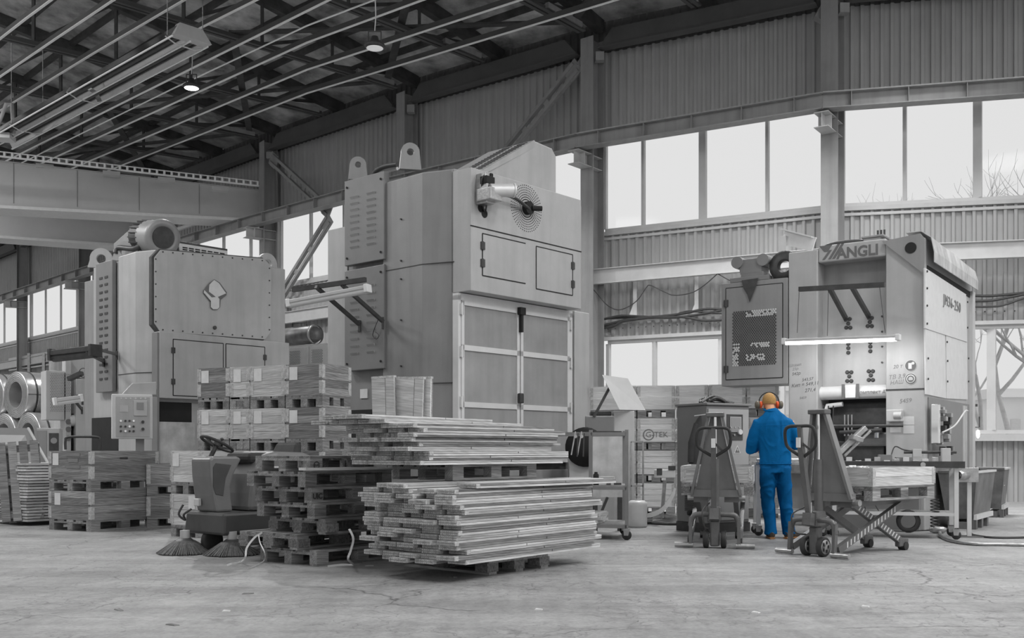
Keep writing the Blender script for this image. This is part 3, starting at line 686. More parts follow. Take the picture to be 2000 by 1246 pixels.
# sloped vent roof left of the gable
xa, za_ = K.fx(945,330,.25); xb, zb_ = K.fx(1043,275,.25)
vr = MB(); vr.hexa([(.42,.2,zt-.05),(.42,1.15,zt-.05),(xb,1.15,zb_-.1),(xb,.25,zb_-.1),(.42,.2,zt),(.42,1.15,zt),(xb,1.15,zb_+.01),(xb,.24,zb_+.01)]); vr.obj('vent_roof', M_PRESSL, p2)
vs_ = MB()
for i in range(22):
    t = .05+.9*i/21; x = .42+(xb-.42)*t; z = zt+(zb_+.01-zt)*t+.004
    for yy in (.32,.62): 
        y0 = yy; vs_.hexa([(x,y0,z),(x+.03,y0,z),(x+.03,y0+.2,z),(x,y0+.2,z),(x,y0,z+.006),(x+.03,y0,z+.01),(x+.03,y0+.2,z+.01),(x,y0+.2,z+.006)])
tag(vs_.obj('vent_slot', M_BLACK, p2), kind='stuff')
# lifting eyes
def eye_at(fr, par, px, py_base, px2, ht, wd, off, plane_u, m=M_PRESSL, xloc=.1):
    y_, z_ = fr.fy(px, py_base, xloc); return lifting_eye(None, par, m, (xloc, y_, z_), plane_u, ht, wd, wd*.16, .09)
eye_at(K, p2, 801, 332, 0, .36, .30, 0, (.8,-.6,0), M_PRESS, xloc=.05)
eye_at(K, p2, 699, 352, 0, .33, .28, 0, (.8,-.6,0), M_PRESS, xloc=.1)
cbp = [K.fy(728,345,.15),K.fy(735,334,.15),K.fy(752,325,.15),K.fy(776,321,.15)]
MB().tube(smooth_path([(.15,y,z) for y,z in cbp],5), .035, 10).obj('hydraulic_hose', M_CABLE, p2)
MB().tube(smooth_path([(.22,y,z) for y,z in [K.fy(738,345,.22),K.fy(750,336,.22),K.fy(776,329,.22)]],5), .025, 10).obj('hydraulic_hose', M_RAIL, p2)
# pump with motor
pm = thing('pump', None, None); bpy.data.objects.remove(pm)
def pp(px, py, o=0): x, z = K.fx(px, py, -.3-o); return Vector((x, -.3-o, z))
pu = MB(); c = pp(948,374,.1); pu.box(c, (.16,.2,.34)); c = pp(955,382,.16); pu.box(c, (.22,.26,.16)); c = pp(944,362,.08); pu.box(c,(.1,.16,.3)); pu.obj('pump_block', M_METAL, ub, bevel=.012)
c = pp(957,372,.2); MB().cyl(c, c+Vector((.28,-.14,.03)), .085, 20).cyl(c+Vector((.28,-.14,.03)), c+Vector((.3,-.15,.03)), .095, 20).obj('pump_motor', M_ALU, ub)
MB().box(pp(952,353,.15), (.16,.12,.1)).box(pp(958,348,.15),(.05,.06,.12)).obj('valve_block', M_BLACK, ub, bevel=.01)
MB().tube(smooth_path([pp(941,366,.1),pp(941,350,.14),pp(949,340,.14),pp(960,342,.15),pp(962,352,.15)],6), .009, 6).obj('signal_cable', M_CABLE, ub)
for dx in (0,6): MB().tube(smooth_path([pp(944+dx,390,.1),pp(944+dx,402,.08),pp(946+dx*.4,412,.01)],5), .012, 6).obj('pump_pipe', M_CABLE, ub)
c = pp(943,412,-.0); MB().cyl(c+Vector((-.04,0,.03)), c+Vector((-.04,-.006,.03)), .055, 20).cyl(c+Vector((.03,0,-.03)), c+Vector((.03,-.006,-.03)), .055, 20).obj('cable_hole', M_BLACK, ub)
MB().tube(smooth_path([pp(968,383,.14),pp(990,382,.14),pp(1008,388,.12),pp(1026,402,.08),pp(1035,410,.05)],8), .022, 10).obj('armoured_hose', M_DARK, ub)
c = pp(1028,407,0); MB().cyl(c, c+Vector((0,-.07,0)), .09, 18).cyl(c+Vector((.04,-.07,0)), c+Vector((.15,-.15,.0)), .035, 12).obj('shaft_coupling', M_BLACK, ub)
vh = MB()
for i in range(48):
    a = 2*math.pi*i/48
    for k in range(7):
        r = .12+.032*k; vh.cyl(c+Vector((math.cos(a)*r,0.001,math.sin(a)*r)), c+Vector((math.cos(a)*r,-.004,math.sin(a)*r)), .0075, 5, smooth=False)
tag(vh.obj('ventilation_hole', M_BLACK, ub), kind='stuff')
# sliding frame doors below the box
xl, _ = K.fx(897,700,-.06); xm, _ = K.fx(1012,700,-.06); xr, _ = K.fx(1109,700,-.06)
zd0, zd1 = .9, 3.06
MB().bx(0,LB-.02,-.02,.02,0,zb0).obj('front_wall', M_DARK, p2)
x38, _ = K.fx(1113,700,-.03); MB().bx(x38,LB+.03,-.12,.3,0,zb0).obj('right_column', M_PRESSL, p2, bevel=.01)
MB().bx(xl-.06,xl-.01,-.10,0,zd0-.1,zd1+.02).bx(xr+.0,xr+.06,-.10,0,zd0-.1,zd1+.02).bx(xl-.06,xr+.06,-.10,0,zd1-.04,zd1+.05).obj('door_frame', M_ALU, p2)
zr1, zr2 = 2.41, 1.67
for a, b in ((xl, xm-.01), (xm+.01, xr)):
    dd = thing('guard_door', None, None); dd.parent = p2
    t_ = .055
    MB().bx(a,a+t_,-.1,-.05,zd0,zd1-.04).bx(b-t_,b,-.1,-.05,zd0,zd1-.04).bx(a,b,-.1,-.05,zd1-.1,zd1-.04).bx(a,b,-.1,-.05,zd0,zd0+.07).bx(a,b,-.1,-.05,zr1-.035,zr1+.035).bx(a,b,-.1,-.05,zr2-.035,zr2+.035).obj('frame', M_ALU, dd)
    for z0, z1 in ((zd0+.07,zr2-.035),(zr2+.035,zr1-.035),(zr1+.035,zd1-.1)): MB().bx(a+t_,b-t_,-.08,-.07,z0,z1).obj('pane', M_DOORG, dd)
    xh = a-.01 if a == xl else b+.012
    for z in (1.1,1.7,2.35,2.9): MB().bx(xh-.025,xh+.025,-.125,-.1,z-.07,z+.07).cyl((xh,-.125,z-.08),(xh,-.125,z+.08),.012,8).obj('hinge', M_CHROME, dd)
MB().bx(xm-.06,xm+.05,-.16,-.1,zd1-.12,zd1-.02).bx(xm-.03,xm+.01,-.15,-.1,zd1-.36,zd1-.05).obj('door_switch', M_BLACK, p2)
hx_, hz_ = K.fx(1014,778,-.1); MB().bx(hx_-.04,hx_+.04,-.16,-.1,hz_-.07,hz_+.07).obj('door_lock', M_DARK, p2, bevel=.015)
MB().bx(xl,xr,-.08,-.03,.25,.8).obj('lower_panel', M_PRESS, p2, bevel=.01)
# bracket lamp on the side of the centre press
def sp(px, py, o): y_, z_ = K.fy(px, py, -o); return K.wor(-o, y_, z_)
pA = sp(566,590,1.15); pB = sp(718,561,.75)
work_lamp('tube_work_lamp', 'unlit tube lamp on black bracket arms at the side of the centre press', pA, pB,
   [(sp(617,560,1.0), sp(702,634,.17)), (sp(668,556,.85), sp(748,628,.17))], .11, (sp(572,566,1.05), sp(714,546,.75)))
wr = MB(); q = [sp(738,625,.2), sp(732,640,.22), sp(728,655,.2), sp(735,662,.2), sp(740,655,.2), sp(733,648,.2)]; wr.tube(smooth_path(q,5), .006, 5)
tag(wr.obj('hanging_wire', M_CABLE), 'small coil of wire hanging from the lamp bracket of the centre press', 'wire')
# ================================================================ left press
J = Frame(303, 18.3, .68, .73)
p1 = thing('stamping_press', 'grey stamping press on the left with a diamond emblem and a motor on top', 'press', J.o, J.rz, 'large presses')
JT, JL, JA = 4.67, 2.76, 2.8
MB().prism([(0,.08),(.06,0),(JL,0),(JL,JA*.98),(.35,JA*.98),(.35,1.25),(0,1.25),(-.12,1.15),(-.14,.45)], JT, lambda a,b,c: (a,b,c)).obj('body', M_PRESSL, p1, bevel=.02)
yl = J.fy(165,600)[0]; y5 = J.fy(185,600)[0]; y23 = J.fy(228,600)[0]
MB().bx(0,.5,y5,yl,0,4.4).obj('side_cover', M_PRESS, p1, bevel=.01)
MB().bx(-.02,.4,.9,y5,0,JT-.05).obj('side_column', M_PRESSL, p1)
ya = J.fy(222,600,-.1)[0]; yb = J.fy(190,600,-.1)[0]; zt_ = J.fy(205,512,-.1)[1]; zb_ = J.fy(205,766,-.1)[1]
pn = MB().bx(-.13,-.05,ya,yb,zb_,zt_).obj('louvre_panel', M_PANEL, p1, bevel=.01)
for i in range(15):
    z = zt_-.32-(zt_-zb_-.55)*i/14
    for f_ in (.30,.62):
        y0 = ya+(yb-ya)*(f_-.04); MB().bx(-.14,-.125,y0,y0+(yb-ya)*.18,z,z+.04).obj('louvre', M_DARK, pn)
# bolted plate with cut corners
zz = lambda px, py, y=-.1: J.fx(px, py, y)
pl = [(300,503),(314,488),(516,505),(530,520),(530,648),(518,663),(313,648),(300,632)]
MB().prism([zz(a+(2 if a==300 else 0), b) for a, b in pl], .12, lambda a,b,c: (a,-.1+c,b)).obj('bolted_plate', M_PRESSL, p1, bevel=.006)
MB().prism([zz(a-3, b+ (2 if b>600 else -2), -.09) for a, b in pl], .1, lambda a,b,c: (a,-.08+c,b)).obj('plate_gap', M_DARK, p1)
bt = MB()
for t in range(11):
    for (x0,y0),(x1,y1) in (((318,492),(512,509)),((318,644),(512,658))): x, z = zz(x0+(x1-x0)*t/10, y0+(y1-y0)*t/10); bt.cyl((x,-.1,z),(x,-.112,z),.014,6)
    for (x0,y0),(x1,y1) in (((304,506),(304,628)),((526,524),(526,644))):
        if t % 2 == 0: x, z = zz(x0+(x1-x0)*t/10, y0+(y1-y0)*t/10); bt.cyl((x,-.1,z),(x,-.112,z),.014,6)
tag(bt.obj('bolt', M_DARK, p1), kind='stuff')
em = [zz(a, b, -.11) for a, b in ((418,546),(428,552),(442,571),(441,577),(430,586),(429,600),(424,605),(416,605),(411,600),(411,590),(397,573),(397,567),(408,553))]
MB().prism(em, .02, lambda a,b,c: (a,-.13+c,b)).obj('emblem', M_LOGO, p1)
MB().prism([zz(a, b, -.13) for a, b in ((418,547),(427,553),(441,573),(425,580),(428,584),(428,600),(424,604),(416,604),(412,600),(412,588),(398,572),(399,567),(404,572),(413,581),(421,580),(408,570),(409,556))], .01, lambda a,b,c: (a,-.14+c,b)).obj('emblem_plate', M_PALE, p1)
x, z = zz(419,640); MB().cyl((x,-.1,z),(x,-.125,z),.035,14).obj('round_plug', M_DARK, p1)
# lower cabinet
cx0, cz1 = J.fx(322, 650, -.2); cx1, _ = J.fx(530, 660, -.2); cz0 = J.fx(340, 778, -.2)[1]; cx1 = JL-.05
cb = MB().bx(cx0-.1,cx1,-.2,0,cz0,cz1+.02).obj('cabinet', M_PRESSL, p1, bevel=.006)
MB().bx(cx0-.14,cx0-.1,-.19,0,cz0-1.4,cz1).obj('cabinet_edge', M_PANEL, p1)
for a, b, hs_ in ((338,436,'l'),(441,517,'r')):
    xa, _ = J.fx(a, 700, -.2); xb, _ = J.fx(b, 700, -.2); groove_x(cb, xa, xb, cz0+.05, cz1-.1, -.201)
    MB().bx(xa+.01,xb-.01,-.205,-.2,cz0+.06,cz1-.11).obj('door', M_PRESSL, cb)
    for q in (cz0+.3, cz1-.3): hinge_x(cb, xa if hs_=='l' else xb, q, -.2)
MB().bx(cx0,cx0+.62,-.03,-.0,cz0-.42,cz0-.05).obj('vent_opening', M_BLACK, p1)
MB().bx(cx0-.02,cx0+.66,-.08,-.0,0,cz0-.42).obj('steel_guard', M_PLY, p1)
MB().bx(cx0-.02,JL,-.05,.0,cz0-.06,cz0+.0).obj('cabinet_foot', M_PRESS, p1)
# opening and seam on the post
MB().bx(-.06,-.05,J.fy(262,840)[0],J.fy(185,840)[0],.4,J.fy(220,815)[1]).obj('side_opening', M_BLACK, p1)
zs = J.fy(280,728,-.1)[1]; MB().prism([(0.02,-.003),(-.005,.05),(-.146,.447),(-.126,1.155),(.1,1.2),(.1,.1)], .012, lambda a,b,c: (a,b,zs+c)).obj('seam', M_DARK, p1)
for px_, par in ((198,0),(246,0)):
    y_, z_ = J.fy(px_, 492, .15); lifting_eye(None, p1, M_PRESSL, (.15,y_,JT-.02), (.8,-.6,0), .38, .5, .09, .08)
lifting_eye(None, p1, M_PRESSL, (JL-.35,.12,JT-.02), (1,0,0), .3, .5, .09, .08)
# flywheel motor and cooler on top
mo = MB(); c0 = Vector(J.loc(at(318,464,18.7))); c1 = Vector(J.loc(at(276,462,19.5)))
ax = (c1-c0).normalized(); mo.cyl(c0, c0+ax*.55, .31, 28).lathe([(.0,-.02),(.20,-.02),(.22,-.04),(.31,-.03),(.33,.0),(.33,.06)], c0, ax, 28)
mo.obj('main_motor', M_PRESS, p1)
MB().cyl(c0-ax*.04, c0-ax*.025, .2, 24).obj('motor_grille', M_DARK, p1); MB().cyl(c0+ax*.5, c0+ax*1.0, .28, 20).obj('motor_rear', M_DARK, p1)
fn = MB()
for i in range(20): a = 2*math.pi*i/20; o_ = ax.orthogonal().normalized(); r_ = Matrix.Rotation(a,3,ax)@o_; fn.bar(c0+ax*.5+r_*.29, c0+ax*.95+r_*.29, .02, .05, up=r_)
fn.obj('motor_fins', M_DARK, p1)
bg_ = J.loc(at(255,470,19.6)); MB().hexa([bg_+Vector(v) for v in ((-.1,-.5,-.35),(.1,-.5,-.35),(.1,.5,-.35),(-.1,.5,-.35),(-.1,-.3,.22),(.1,-.3,.22),(.1,.5,.0),(-.1,.5,.0))]).obj('belt_guard', M_PRESS, p1, bevel=.02)
MB().box(J.loc(at(300,447,19.2)), (.5,.4,.08)).obj('motor_plate', M_DARK, p1)
k0 = J.loc(at(386,482,20.3)); MB().bx(k0.x-.55,k0.x+.55,k0.y-.2,k0.y+.8,JT-.05,JT+.45).obj('oil_cooler', M_DARK, p1, bevel=.01)
kf = MB().bx(k0.x-.52,k0.x+.52,k0.y-.24,k0.y-.2,JT-.05,JT+.4).obj('cooler_front', M_PALE, p1)
lv = MB()
for i in range(7):
    for j in range(9): lv.bx(k0.x-.46+i*.135,k0.x-.36+i*.135,k0.y-.25,k0.y-.235,JT+.0+j*.04,JT+.02+j*.04)
tag(lv.obj('cooler_slot', M_BLACK, kf), kind='stuff')
MB().tube(smooth_path([J.loc(at(225,495,19.3)),J.loc(at(232,484,19.3)),J.loc(at(262,486,19)),J.loc(at(275,478,19))],5), .05, 8).obj('air_hose', M_CABLE, p1)
# lamp bracket on the side of the left press
def jp(px, py, o): y_, z_ = J.fy(px, py, -o); return J.wor(-o, y_, z_)
work_lamp('tube_work_lamp', 'dark unlit lamp tray on bracket arms at the far left press side, upper one', jp(106,690,1.7), jp(186,681,1.5), [(jp(170,689,1.6), jp(202,706,.15)), (jp(186,681,1.5), jp(228,692,.15))], .2, (jp(110,686,1.7), jp(182,678,1.5)), hm=M_DARK)
MB  # operator panel on its arm
# control panel
c_ = Frame(218, 15.2, .93, .38)
cp = thing('operator_console', 'pale operator control panel with screen and rows of buttons hung before the left press', 'console', c_.o, c_.rz)
z0 = .0
w1 = c_.fx(298,800)[0]; zt_, zb_ = c_.fx(258,770)[1], c_.fx(258,857)[1]
MB().bx(0,w1,0,.3,zb_,zt_).obj('housing', M_PALE, cp, bevel=.012)
MB().bx(.06,w1-.04,-.012,0,zb_+.03,zt_-.04).obj('front_plate', M_PRESSL, cp)
sx, sz = c_.fx(264,790,-.012); MB().bx(sx-.02,sx+.17,-.03,-.012,sz-.17,sz+.06).obj('display_frame', M_TRIM, cp, bevel=.005)
MB().bx(sx+.02,sx+.12,-.035,-.03,sz-.08,sz+.03).obj('screen', M_SCREEN, cp)
for (r, yy) in enumerate((822,833,842)):
    for (k, xx) in enumerate((236,245,253,261)):
        x, z = c_.fx(xx, yy, -.012); MB().cyl((x,-.012,z),(x,-.035,z),.016,12).obj('button', M_DARK if (r+k)%3 else M_CHROME, cp)
for yy in (824,838): x, z = c_.fx(279,yy,-.012); MB().cyl((x,-.012,z),(x,-.045,z),.022,12).obj('button', M_DARK, cp)
for xx in (237,246,255,265,275,284): x, z = c_.fx(xx,778,-.012); MB().cyl((x,-.012,z),(x,-.02,z),.013,10).obj('indicator', M_PALE, cp)
x, z = c_.fx(242,798,-.012); MB().bx(x-.06,x+.06,-.02,-.012,z-.05,z+.05).obj('display_frame', M_TRIM, cp)
MB().hexa([(w1*.25,.05,zt_),(w1*1.1,.05,zt_),(w1*1.1,.35,zt_),(w1*.25,.35,zt_),(w1*.5,.05,zt_+.17),(w1*1.1,.05,zt_+.2),(w1*1.1,.35,zt_+.2),(w1*.5,.35,zt_+.17)]).obj('junction_box', M_PRESSL, cp, bevel=.01)
MB().bar((w1*.95,.3,zt_+.1),(w1*1.2,1.6,zt_+.1),.1,.1).obj('support_arm', M_PRESS, cp); MB().bar((w1*.7,.2,0),(w1*.7,.2,zb_),.12,.12,up=(1,0,0)).obj('support_post', M_PRESS, cp)

# ================================================================ small press behind on the far left
S = Frame(128, 23.0, .8, .6)
p4 = thing('small_press', 'smaller light C-frame press with a perforated guard door, far left behind the crates', 'press', S.o, S.rz)
def sx_(px): return S.fx(px, 800)[0]
x0, x1, x2 = sx_(128), sx_(147), sx_(172)
T4 = S.fx(140,697)[1]
MB().bx(x0,x0+.12,0,1.6,0,T4).obj('frame_plate', M_PRESSL, p4, bevel=.01)
MB().bx(x2-.28,x2,-.1,1.6,0,T4-.5).obj('frame_plate', M_PRESSL, p4, bevel=.01)
MB().bx(x0,x2,.3,1.6,T4-.45,T4).obj('crown', M_PRESSL, p4, bevel=.01)
MB().bx(x0+.1,x2-.25,.1,.9,1.9,T4-.5).obj('slide', M_PRESS, p4, bevel=.01)
MB().cyl((x0+.1,.1,1.75),(x2-.2,.1,1.75),.13,16).obj('balance_bar', M_TRIM, p4)
MB().bx(x0,x2,-.1,1.2,0,1.0).obj('bed', M_PRESS, p4, bevel=.01)
for z_ in (1.35,1.55,1.72): MB().cyl((x0+.06,-.0,z_),(x0+.06,-.02,z_),.06,14).obj('safety_sign', M_LOGO, p4)
d0 = S.fx(90,770,.0)[0]; dz0, dz1 = S.fx(105,820)[1], S.fx(105,724)[1]
gd = MB().bx(d0,x0-.02,.0,.5,dz0,dz1).obj('guard_cabinet', M_PRESSL, p4, bevel=.01)
ph = MB()
for i in range(12):
    for j in range(24): ph.cyl((d0+.1+i*.035+(j%2)*.017,-.001,dz0+.2+j*.036),(d0+.1+i*.035+(j%2)*.017,-.004,dz0+.2+j*.036),.009,5,smooth=False)
tag(ph.obj('perforation', M_DARK, gd), kind='stuff')
work_lamp('tube_work_lamp', 'pale unlit lamp trough on a bracket at the small far left press', at(107,782,21.5), at(158,775,21.8), [(at(140,775,21.8), at(160,800,22.6)),(at(150,773,21.8), at(161,782,22.6))], .16)
fl = thing('flood_lamp', 'small dark clip-on flood lamp with looped wire at the small far left press', 'lamp', at(150,735,22.3))
MB().hexa([(-.16,-.1,-.1),(.12,-.1,.03),(.12,.1,.03),(-.16,.1,-.1),(-.18,-.1,-.02),(.1,-.1,.11),(.1,.1,.11),(-.18,.1,-.02)]).obj('lamp_head', M_DARK, fl)
MB().tube([(.14+.09*math.cos(a/8*math.pi), 0, .08+.1*math.sin(a/8*math.pi)) for a in range(17)], .01, 6).obj('wire', M_CABLE, fl)
cc = Frame(72, 20.3, .95, .3)
cab = thing('electric_cabinet', 'grey floor cabinet with a dark poster at the far left below the coils', 'cabinet', cc.o, cc.rz)
cw = cc.fx(117,860)[0]; ch = cc.fx(95,836)[1]; MB().bx(0,cw,0,.5,0,ch).obj('body', M_PRESSL, cab, bevel=.01)
MB().bx(cw-.2,cw-.02,-.01,0,ch-.55,ch-.1).obj('poster', M_DARK, cab); MB().bx(cw-.42,cw-.24,-.012,0,.35,ch-.05).obj('door', M_PRESS, cab)
MB().cyl((cw-.11,-.015,ch-.25),(cw-.11,-.011,ch-.25),.06,14).obj('poster_mark', M_PRESS, cab)

# ================================================================ steel coils
def coil(cx, cy, cz, r, L_, label):
    ax = Vector((.6,.8,0)).normalized(); o = Vector((cx,cy,cz)); c = thing('steel_coil', label, 'coil', o, 0, 'steel coils on the far left')
    MB().lathe([(r*.56,0),(r*.97,0),(r,.03),(r,L_-.03),(r*.97,L_),(r*.56,L_),(r*.56,0)], (0,0,0), ax, 40).obj('strip_winding', M_COIL, c)
    rg = MB()
    for k in range(5): rg.lathe([(r*(.6+.08*k),-.004),(r*(.62+.08*k),-.008),(r*(.64+.08*k),-.004)], (0,0,0), ax, 32)
    rg.obj('edge_ring', M_METAL, c)
    for t in (.18,.5,.82): MB().lathe([(r+.004,L_*t-.02),(r+.012,L_*t-.02),(r+.012,L_*t+.02),(r+.004,L_*t+.02)], (0,0,0), ax, 40).obj('strapping', M_DARK, c)
    MB().bar(ax*.02+Vector((0,0,0))+ax.cross(Vector((0,0,1)))*(r+.008), ax*L_+ax.cross(Vector((0,0,1)))*(r+.008), .03, .012).obj('strapping', M_DARK, c)
P0_ = at(30,771,24.5); P = P0_; coil(P.x, P.y, P.z, .56, 1.35, 'steel coil on the upper row, whole round end visible at the left')
P = P0_+Vector((-.91,.68,0)); coil(P.x, P.y, P.z, .56, 1.0, 'steel coil cut by the left picture edge, upper row')
P = P0_+Vector((.455,-.34,-.99)); coil(P.x, P.y, P.z, .56, 1.35, 'steel coil on the lower row under the whole coil')
P = P0_+Vector((-.455,.34,-.99)); coil(P.x, P.y, P.z, .56, 1.0, 'steel coil on the lower row at the left picture edge')
P = at(45,880,24.8); ck = thing('coil_cradle', 'low timber cradle under the steel coils', 'cradle', (P.x,P.y,0))
for k in (-.6,.1,1.2): MB().bx(k,k+.35,-.5,.8,0,.82).obj('sleeper', M_WOOD, ck)
# sheet ramp, sheets and leaning pallet will stand before them
rs = thing('steel_sheet', 'dark inclined steel sheet with one bright edge at the far left', 'sheet', at(30,870,17.5))
o_ = at(30,870,17.5); q = [at(-30,835,18)-o_, at(56,836,17.6)-o_, at(95,905,17.0)-o_, at(95,960,17)-o_, at(-30,960,17)-o_]
MB().add(q+[p+Vector((0,.05,0)) for p in q], [(4,3,2,1,0),(5,6,7,8,9)]+[(i,(i+1)%5,5+(i+1)%5,5+i) for i in range(5)]).obj('sheet', M_CAB, rs)
MB().bar(q[1]-Vector((0,.02,0)), q[2]-Vector((0,.02,0)), .03, .03).obj('bright_edge', M_TRIM, rs)

# ================================================================ right press
R_ = Frame(1540, 14.75, .82, -.57)
p3 = thing('stamping_press', 'right stamping press with lettering on its crown and a lit tube lamp', 'press', R_.o, R_.rz, 'large presses')
RT, RL, RD = 3.92, 1.87, 3.1
def rx(px, py=700, y=0.0): return R_.fx(px, py, y)
xa = rx(1597)[0]; xb = rx(1730)[0]
MB().bx(0,xa,0,.6,0,RT).obj('left_upright', M_PRESSL, p3, bevel=.015)
MB().bx(xb,RL,0,.6,0,RT).obj('right_upright', M_PRESSL, p3, bevel=.015)
MB().bx(0,.35,.58,RD,0,RT).bx(RL-.35,RL,.58,RD,0,RT-.02).obj('side_plate', M_PRESSL, p3)
zy0 = R_.fx(1660,512,-.0)[1]
MB().bx(xa,xb,.02,.6,zy0+.04,RT+.05).obj('crown_front', M_PRESSL, p3, bevel=.02)
cr_ = MB(); z1 = R_.fx(1660,560,.3)[1]; cr_.hexa([(xa,.28,z1),(xb,.28,z1),(xb,.6,z1),(xa,.6,z1),(xa,.28,zy0+.05),(xb,.28,zy0+.05),(xb,.6,zy0+.05),(xa,.6,zy0+.05)]); cr_.obj('crown_underside', M_PRESS, p3)
zbk = R_.fx(1660,762,.25)[1]
MB().bx(xa,xb,.22,.7,zbk,z1).obj('slide_plate', M_PRESSL, p3)
MB().bx(xa,xb,.6,RD,2.2,RT).obj('crown_rear', M_PRESS, p3)
q1 = R_.fx(1665,766,.1)[1]; MB().cyl((xa-.0,.16,q1),(xb+.0,.16,q1),.095,20).obj('balance_cylinder', M_PALE, p3)
xt_, zt2 = R_.fx(1661,764,.06); MB().bx(xt_-.07,xt_+.07,.055,.065,zt2-.09,zt2+.09).obj('paper_note', M_PAPER, p3)
for k in (-.1,.1): MB().bx(xt_+k-.02,xt_+k+.02,.05,.062,zt2-.1,zt2+.1).obj('tape', M_LOGO, p3)
# die space: ram, dark back, bed
MB().bx(xa,xb,.5,.55,.0,zbk-.1).obj('die_space_back', M_DARK, p3)
zra = R_.fx(1665,838,.4)[1]; MB().bx(xa+.1,xb-.05,.3,.5,zra,q1-.13).obj('ram', M_DARK, p3, bevel=.03)
MB().bx(xa+.3,xb-.02,.25,.5,zra-.25,zra-.05).obj('ram_block', M_TRUCK, p3, bevel=.03)
zbed = R_.fx(1665,900,.0)[1]
MB().bx(-.15,RL+.0,-.25,.6,zbed-.18,zbed).obj('bed_plate', M_METAL, p3, bevel=.01)
MB().bx(xa-.1,RL-.05,-.12,.6,0,zbed-.15).obj('bed', M_CAB, p3)
MB().bx(xa+.15,xb-.1,.3,.5,zbed,zbed+.28).obj('lower_die', M_DARK, p3, bevel=.02)
MB().cyl((xa+.25,.2,zra-.05),(xb-.1,.2,zra-.02),.03,10).obj('cross_bar', M_DARK, p3)
MB().tube([(xa+.05,.18,q1-.3),(xa+.08,.18,q1-.18),(xa+.3,.18,q1-.16)],.035,10).obj('air_pipe', M_PALE, p3)
for k in (.32,.37,.42): MB().cyl((xa+k,.2,zra-.1),(xa+k,.2,zra+.2),.012,8).obj('guide_rod', M_METAL, p3)
for k in (.5,.56): MB().cyl((xb-.35+k*.3,.28,zbed+.32),(xb-.35+k*.3,.28,zbed+.5),.04,12).obj('guide_pillar', M_CHROME, p3)
# bolt groups on the slide plate
for (gx, gy, pts) in ((1657,632,((3,-9),(0,0),(-4,8),(4,8))),(1699,629,((4,-8),(0,0),(-4,8),(4,8))),(1657,680,((0,-8),(0,0),(0,9))),(1700,677,((0,-8),(0,0),(0,9))),(1659,735,((-4,-8),(4,-8),(0,0),(-4,9),(4,9))),(1701,733,((-4,-8),(4,-8),(0,0),(-4,9),(4,9)))):
    for k, (a, b) in enumerate(pts): x, z = R_.fx(gx+a, gy+b, .22); MB().lathe([(0,-.012),(.018,-.02),(.028,-.012),(.028,0)], (x,.22,z), (0,1,0), 12).obj('bolt', M_DARK, p3)
for (gx, gy) in ((1723,618),(1723,648),(1723,677),(1723,708)): x, z = R_.fx(gx, gy, .22); MB().cyl((x,.22,z),(x,.205,z),.014,8).obj('bolt', M_DARK, p3)
# lettering
x, z = R_.fx(1663,494,.02); X_, Z_ = Vector((1,0,0)), Vector((0,0,1))
mtx = lambda px, py, y: face_mtx((R_.fx(px,py,y)[0], y-.002, R_.fx(px,py,y)[1]), X_, Z_)
text_mesh('crown_lettering', 'ANGLI', .205, M_LOGO, p3, mtx(1675,492,.02), .003, bold=.006, xs=.95)
lg = MB(); bx_ = R_.fx(1603,490,.02)[0]; bz = R_.fx(1603,489,.02)[1]
for k in (0,.055,.11):
    top = bz+.06; lg.prism([(bx_+.03+k+.02,top-.2),(bx_+.07+k+.02,top-.2),(bx_+.2+k+.02,top),(bx_+.16+k+.02,top)] if k else [(bx_-.02,top),(bx_+.16,top),(bx_+.10,top-.09),(bx_+.05,top-.09)], .004, lambda a,b,c: (a,.016+c,b))
lg.prism([(bx_+.02,top-.2),(bx_+.06,top-.2),(bx_+.16,top-.07),(bx_+.12,top-.07)], .004, lambda a,b,c: (a,.016+c,b)); lg.obj('crown_logo', M_LOGO, p3)
for body_, px_, py_, sz_, mm_ in (('Кип = 549,11',1572,751,.07,M_INK),('543,57',1577,741,.06,M_INK),('271,4',1582,762,.07,M_INK),('542р',1555,730,.06,M_INK),('Штамп\n25р',1553,717,.055,M_INK2),('5459',1568,777,.05,M_INK2),('ТВ 3,9',1751,736,.08,M_INK2),('НАШ',1751,747,.075,M_INK2),('20 т',1753,716,.07,M_INK2),('5459',1768,783,.08,M_INK2)):
    text_mesh('handwriting', body_, sz_, mm_, p3, mtx(px_,py_,0) @ Matrix.Rotation(.08,4,'Z'), .0008, shear=.25)
text_mesh('handwriting', 'Комплект А', .07, M_INK2, p3, mtx(1700,766,.06), .001, shear=.2)
# round safety signs
for (gx, gy, kind) in ((1779,714,0),(1779,740,1)):
    x, z = R_.fx(gx, gy, 0); MB().cyl((x,0,z),(x,-.006,z),.078,28).obj('safety_sign', M_PALE, p3); MB().cyl((x,-.006,z),(x,-.009,z),.072,28).obj('sign_disc', M_LOGO, p3)
    s_ = MB()
    if kind == 0: s_.bx(x-.03,x+.015,-.013,-.009,z-.045,z+.035); s_.cyl((x+.03,-.009,z+.03),(x+.03,-.013,z+.03),.02,12)
    else: s_.lathe([(.045,0),(.058,0),(.058,.004),(.045,.004)], (x,-.013,z), (0,1,0), 20); s_.cyl((x,-.009,z),(x,-.013,z-.001),.03,16)
    s_.obj('sign_symbol', M_PALE, p3)
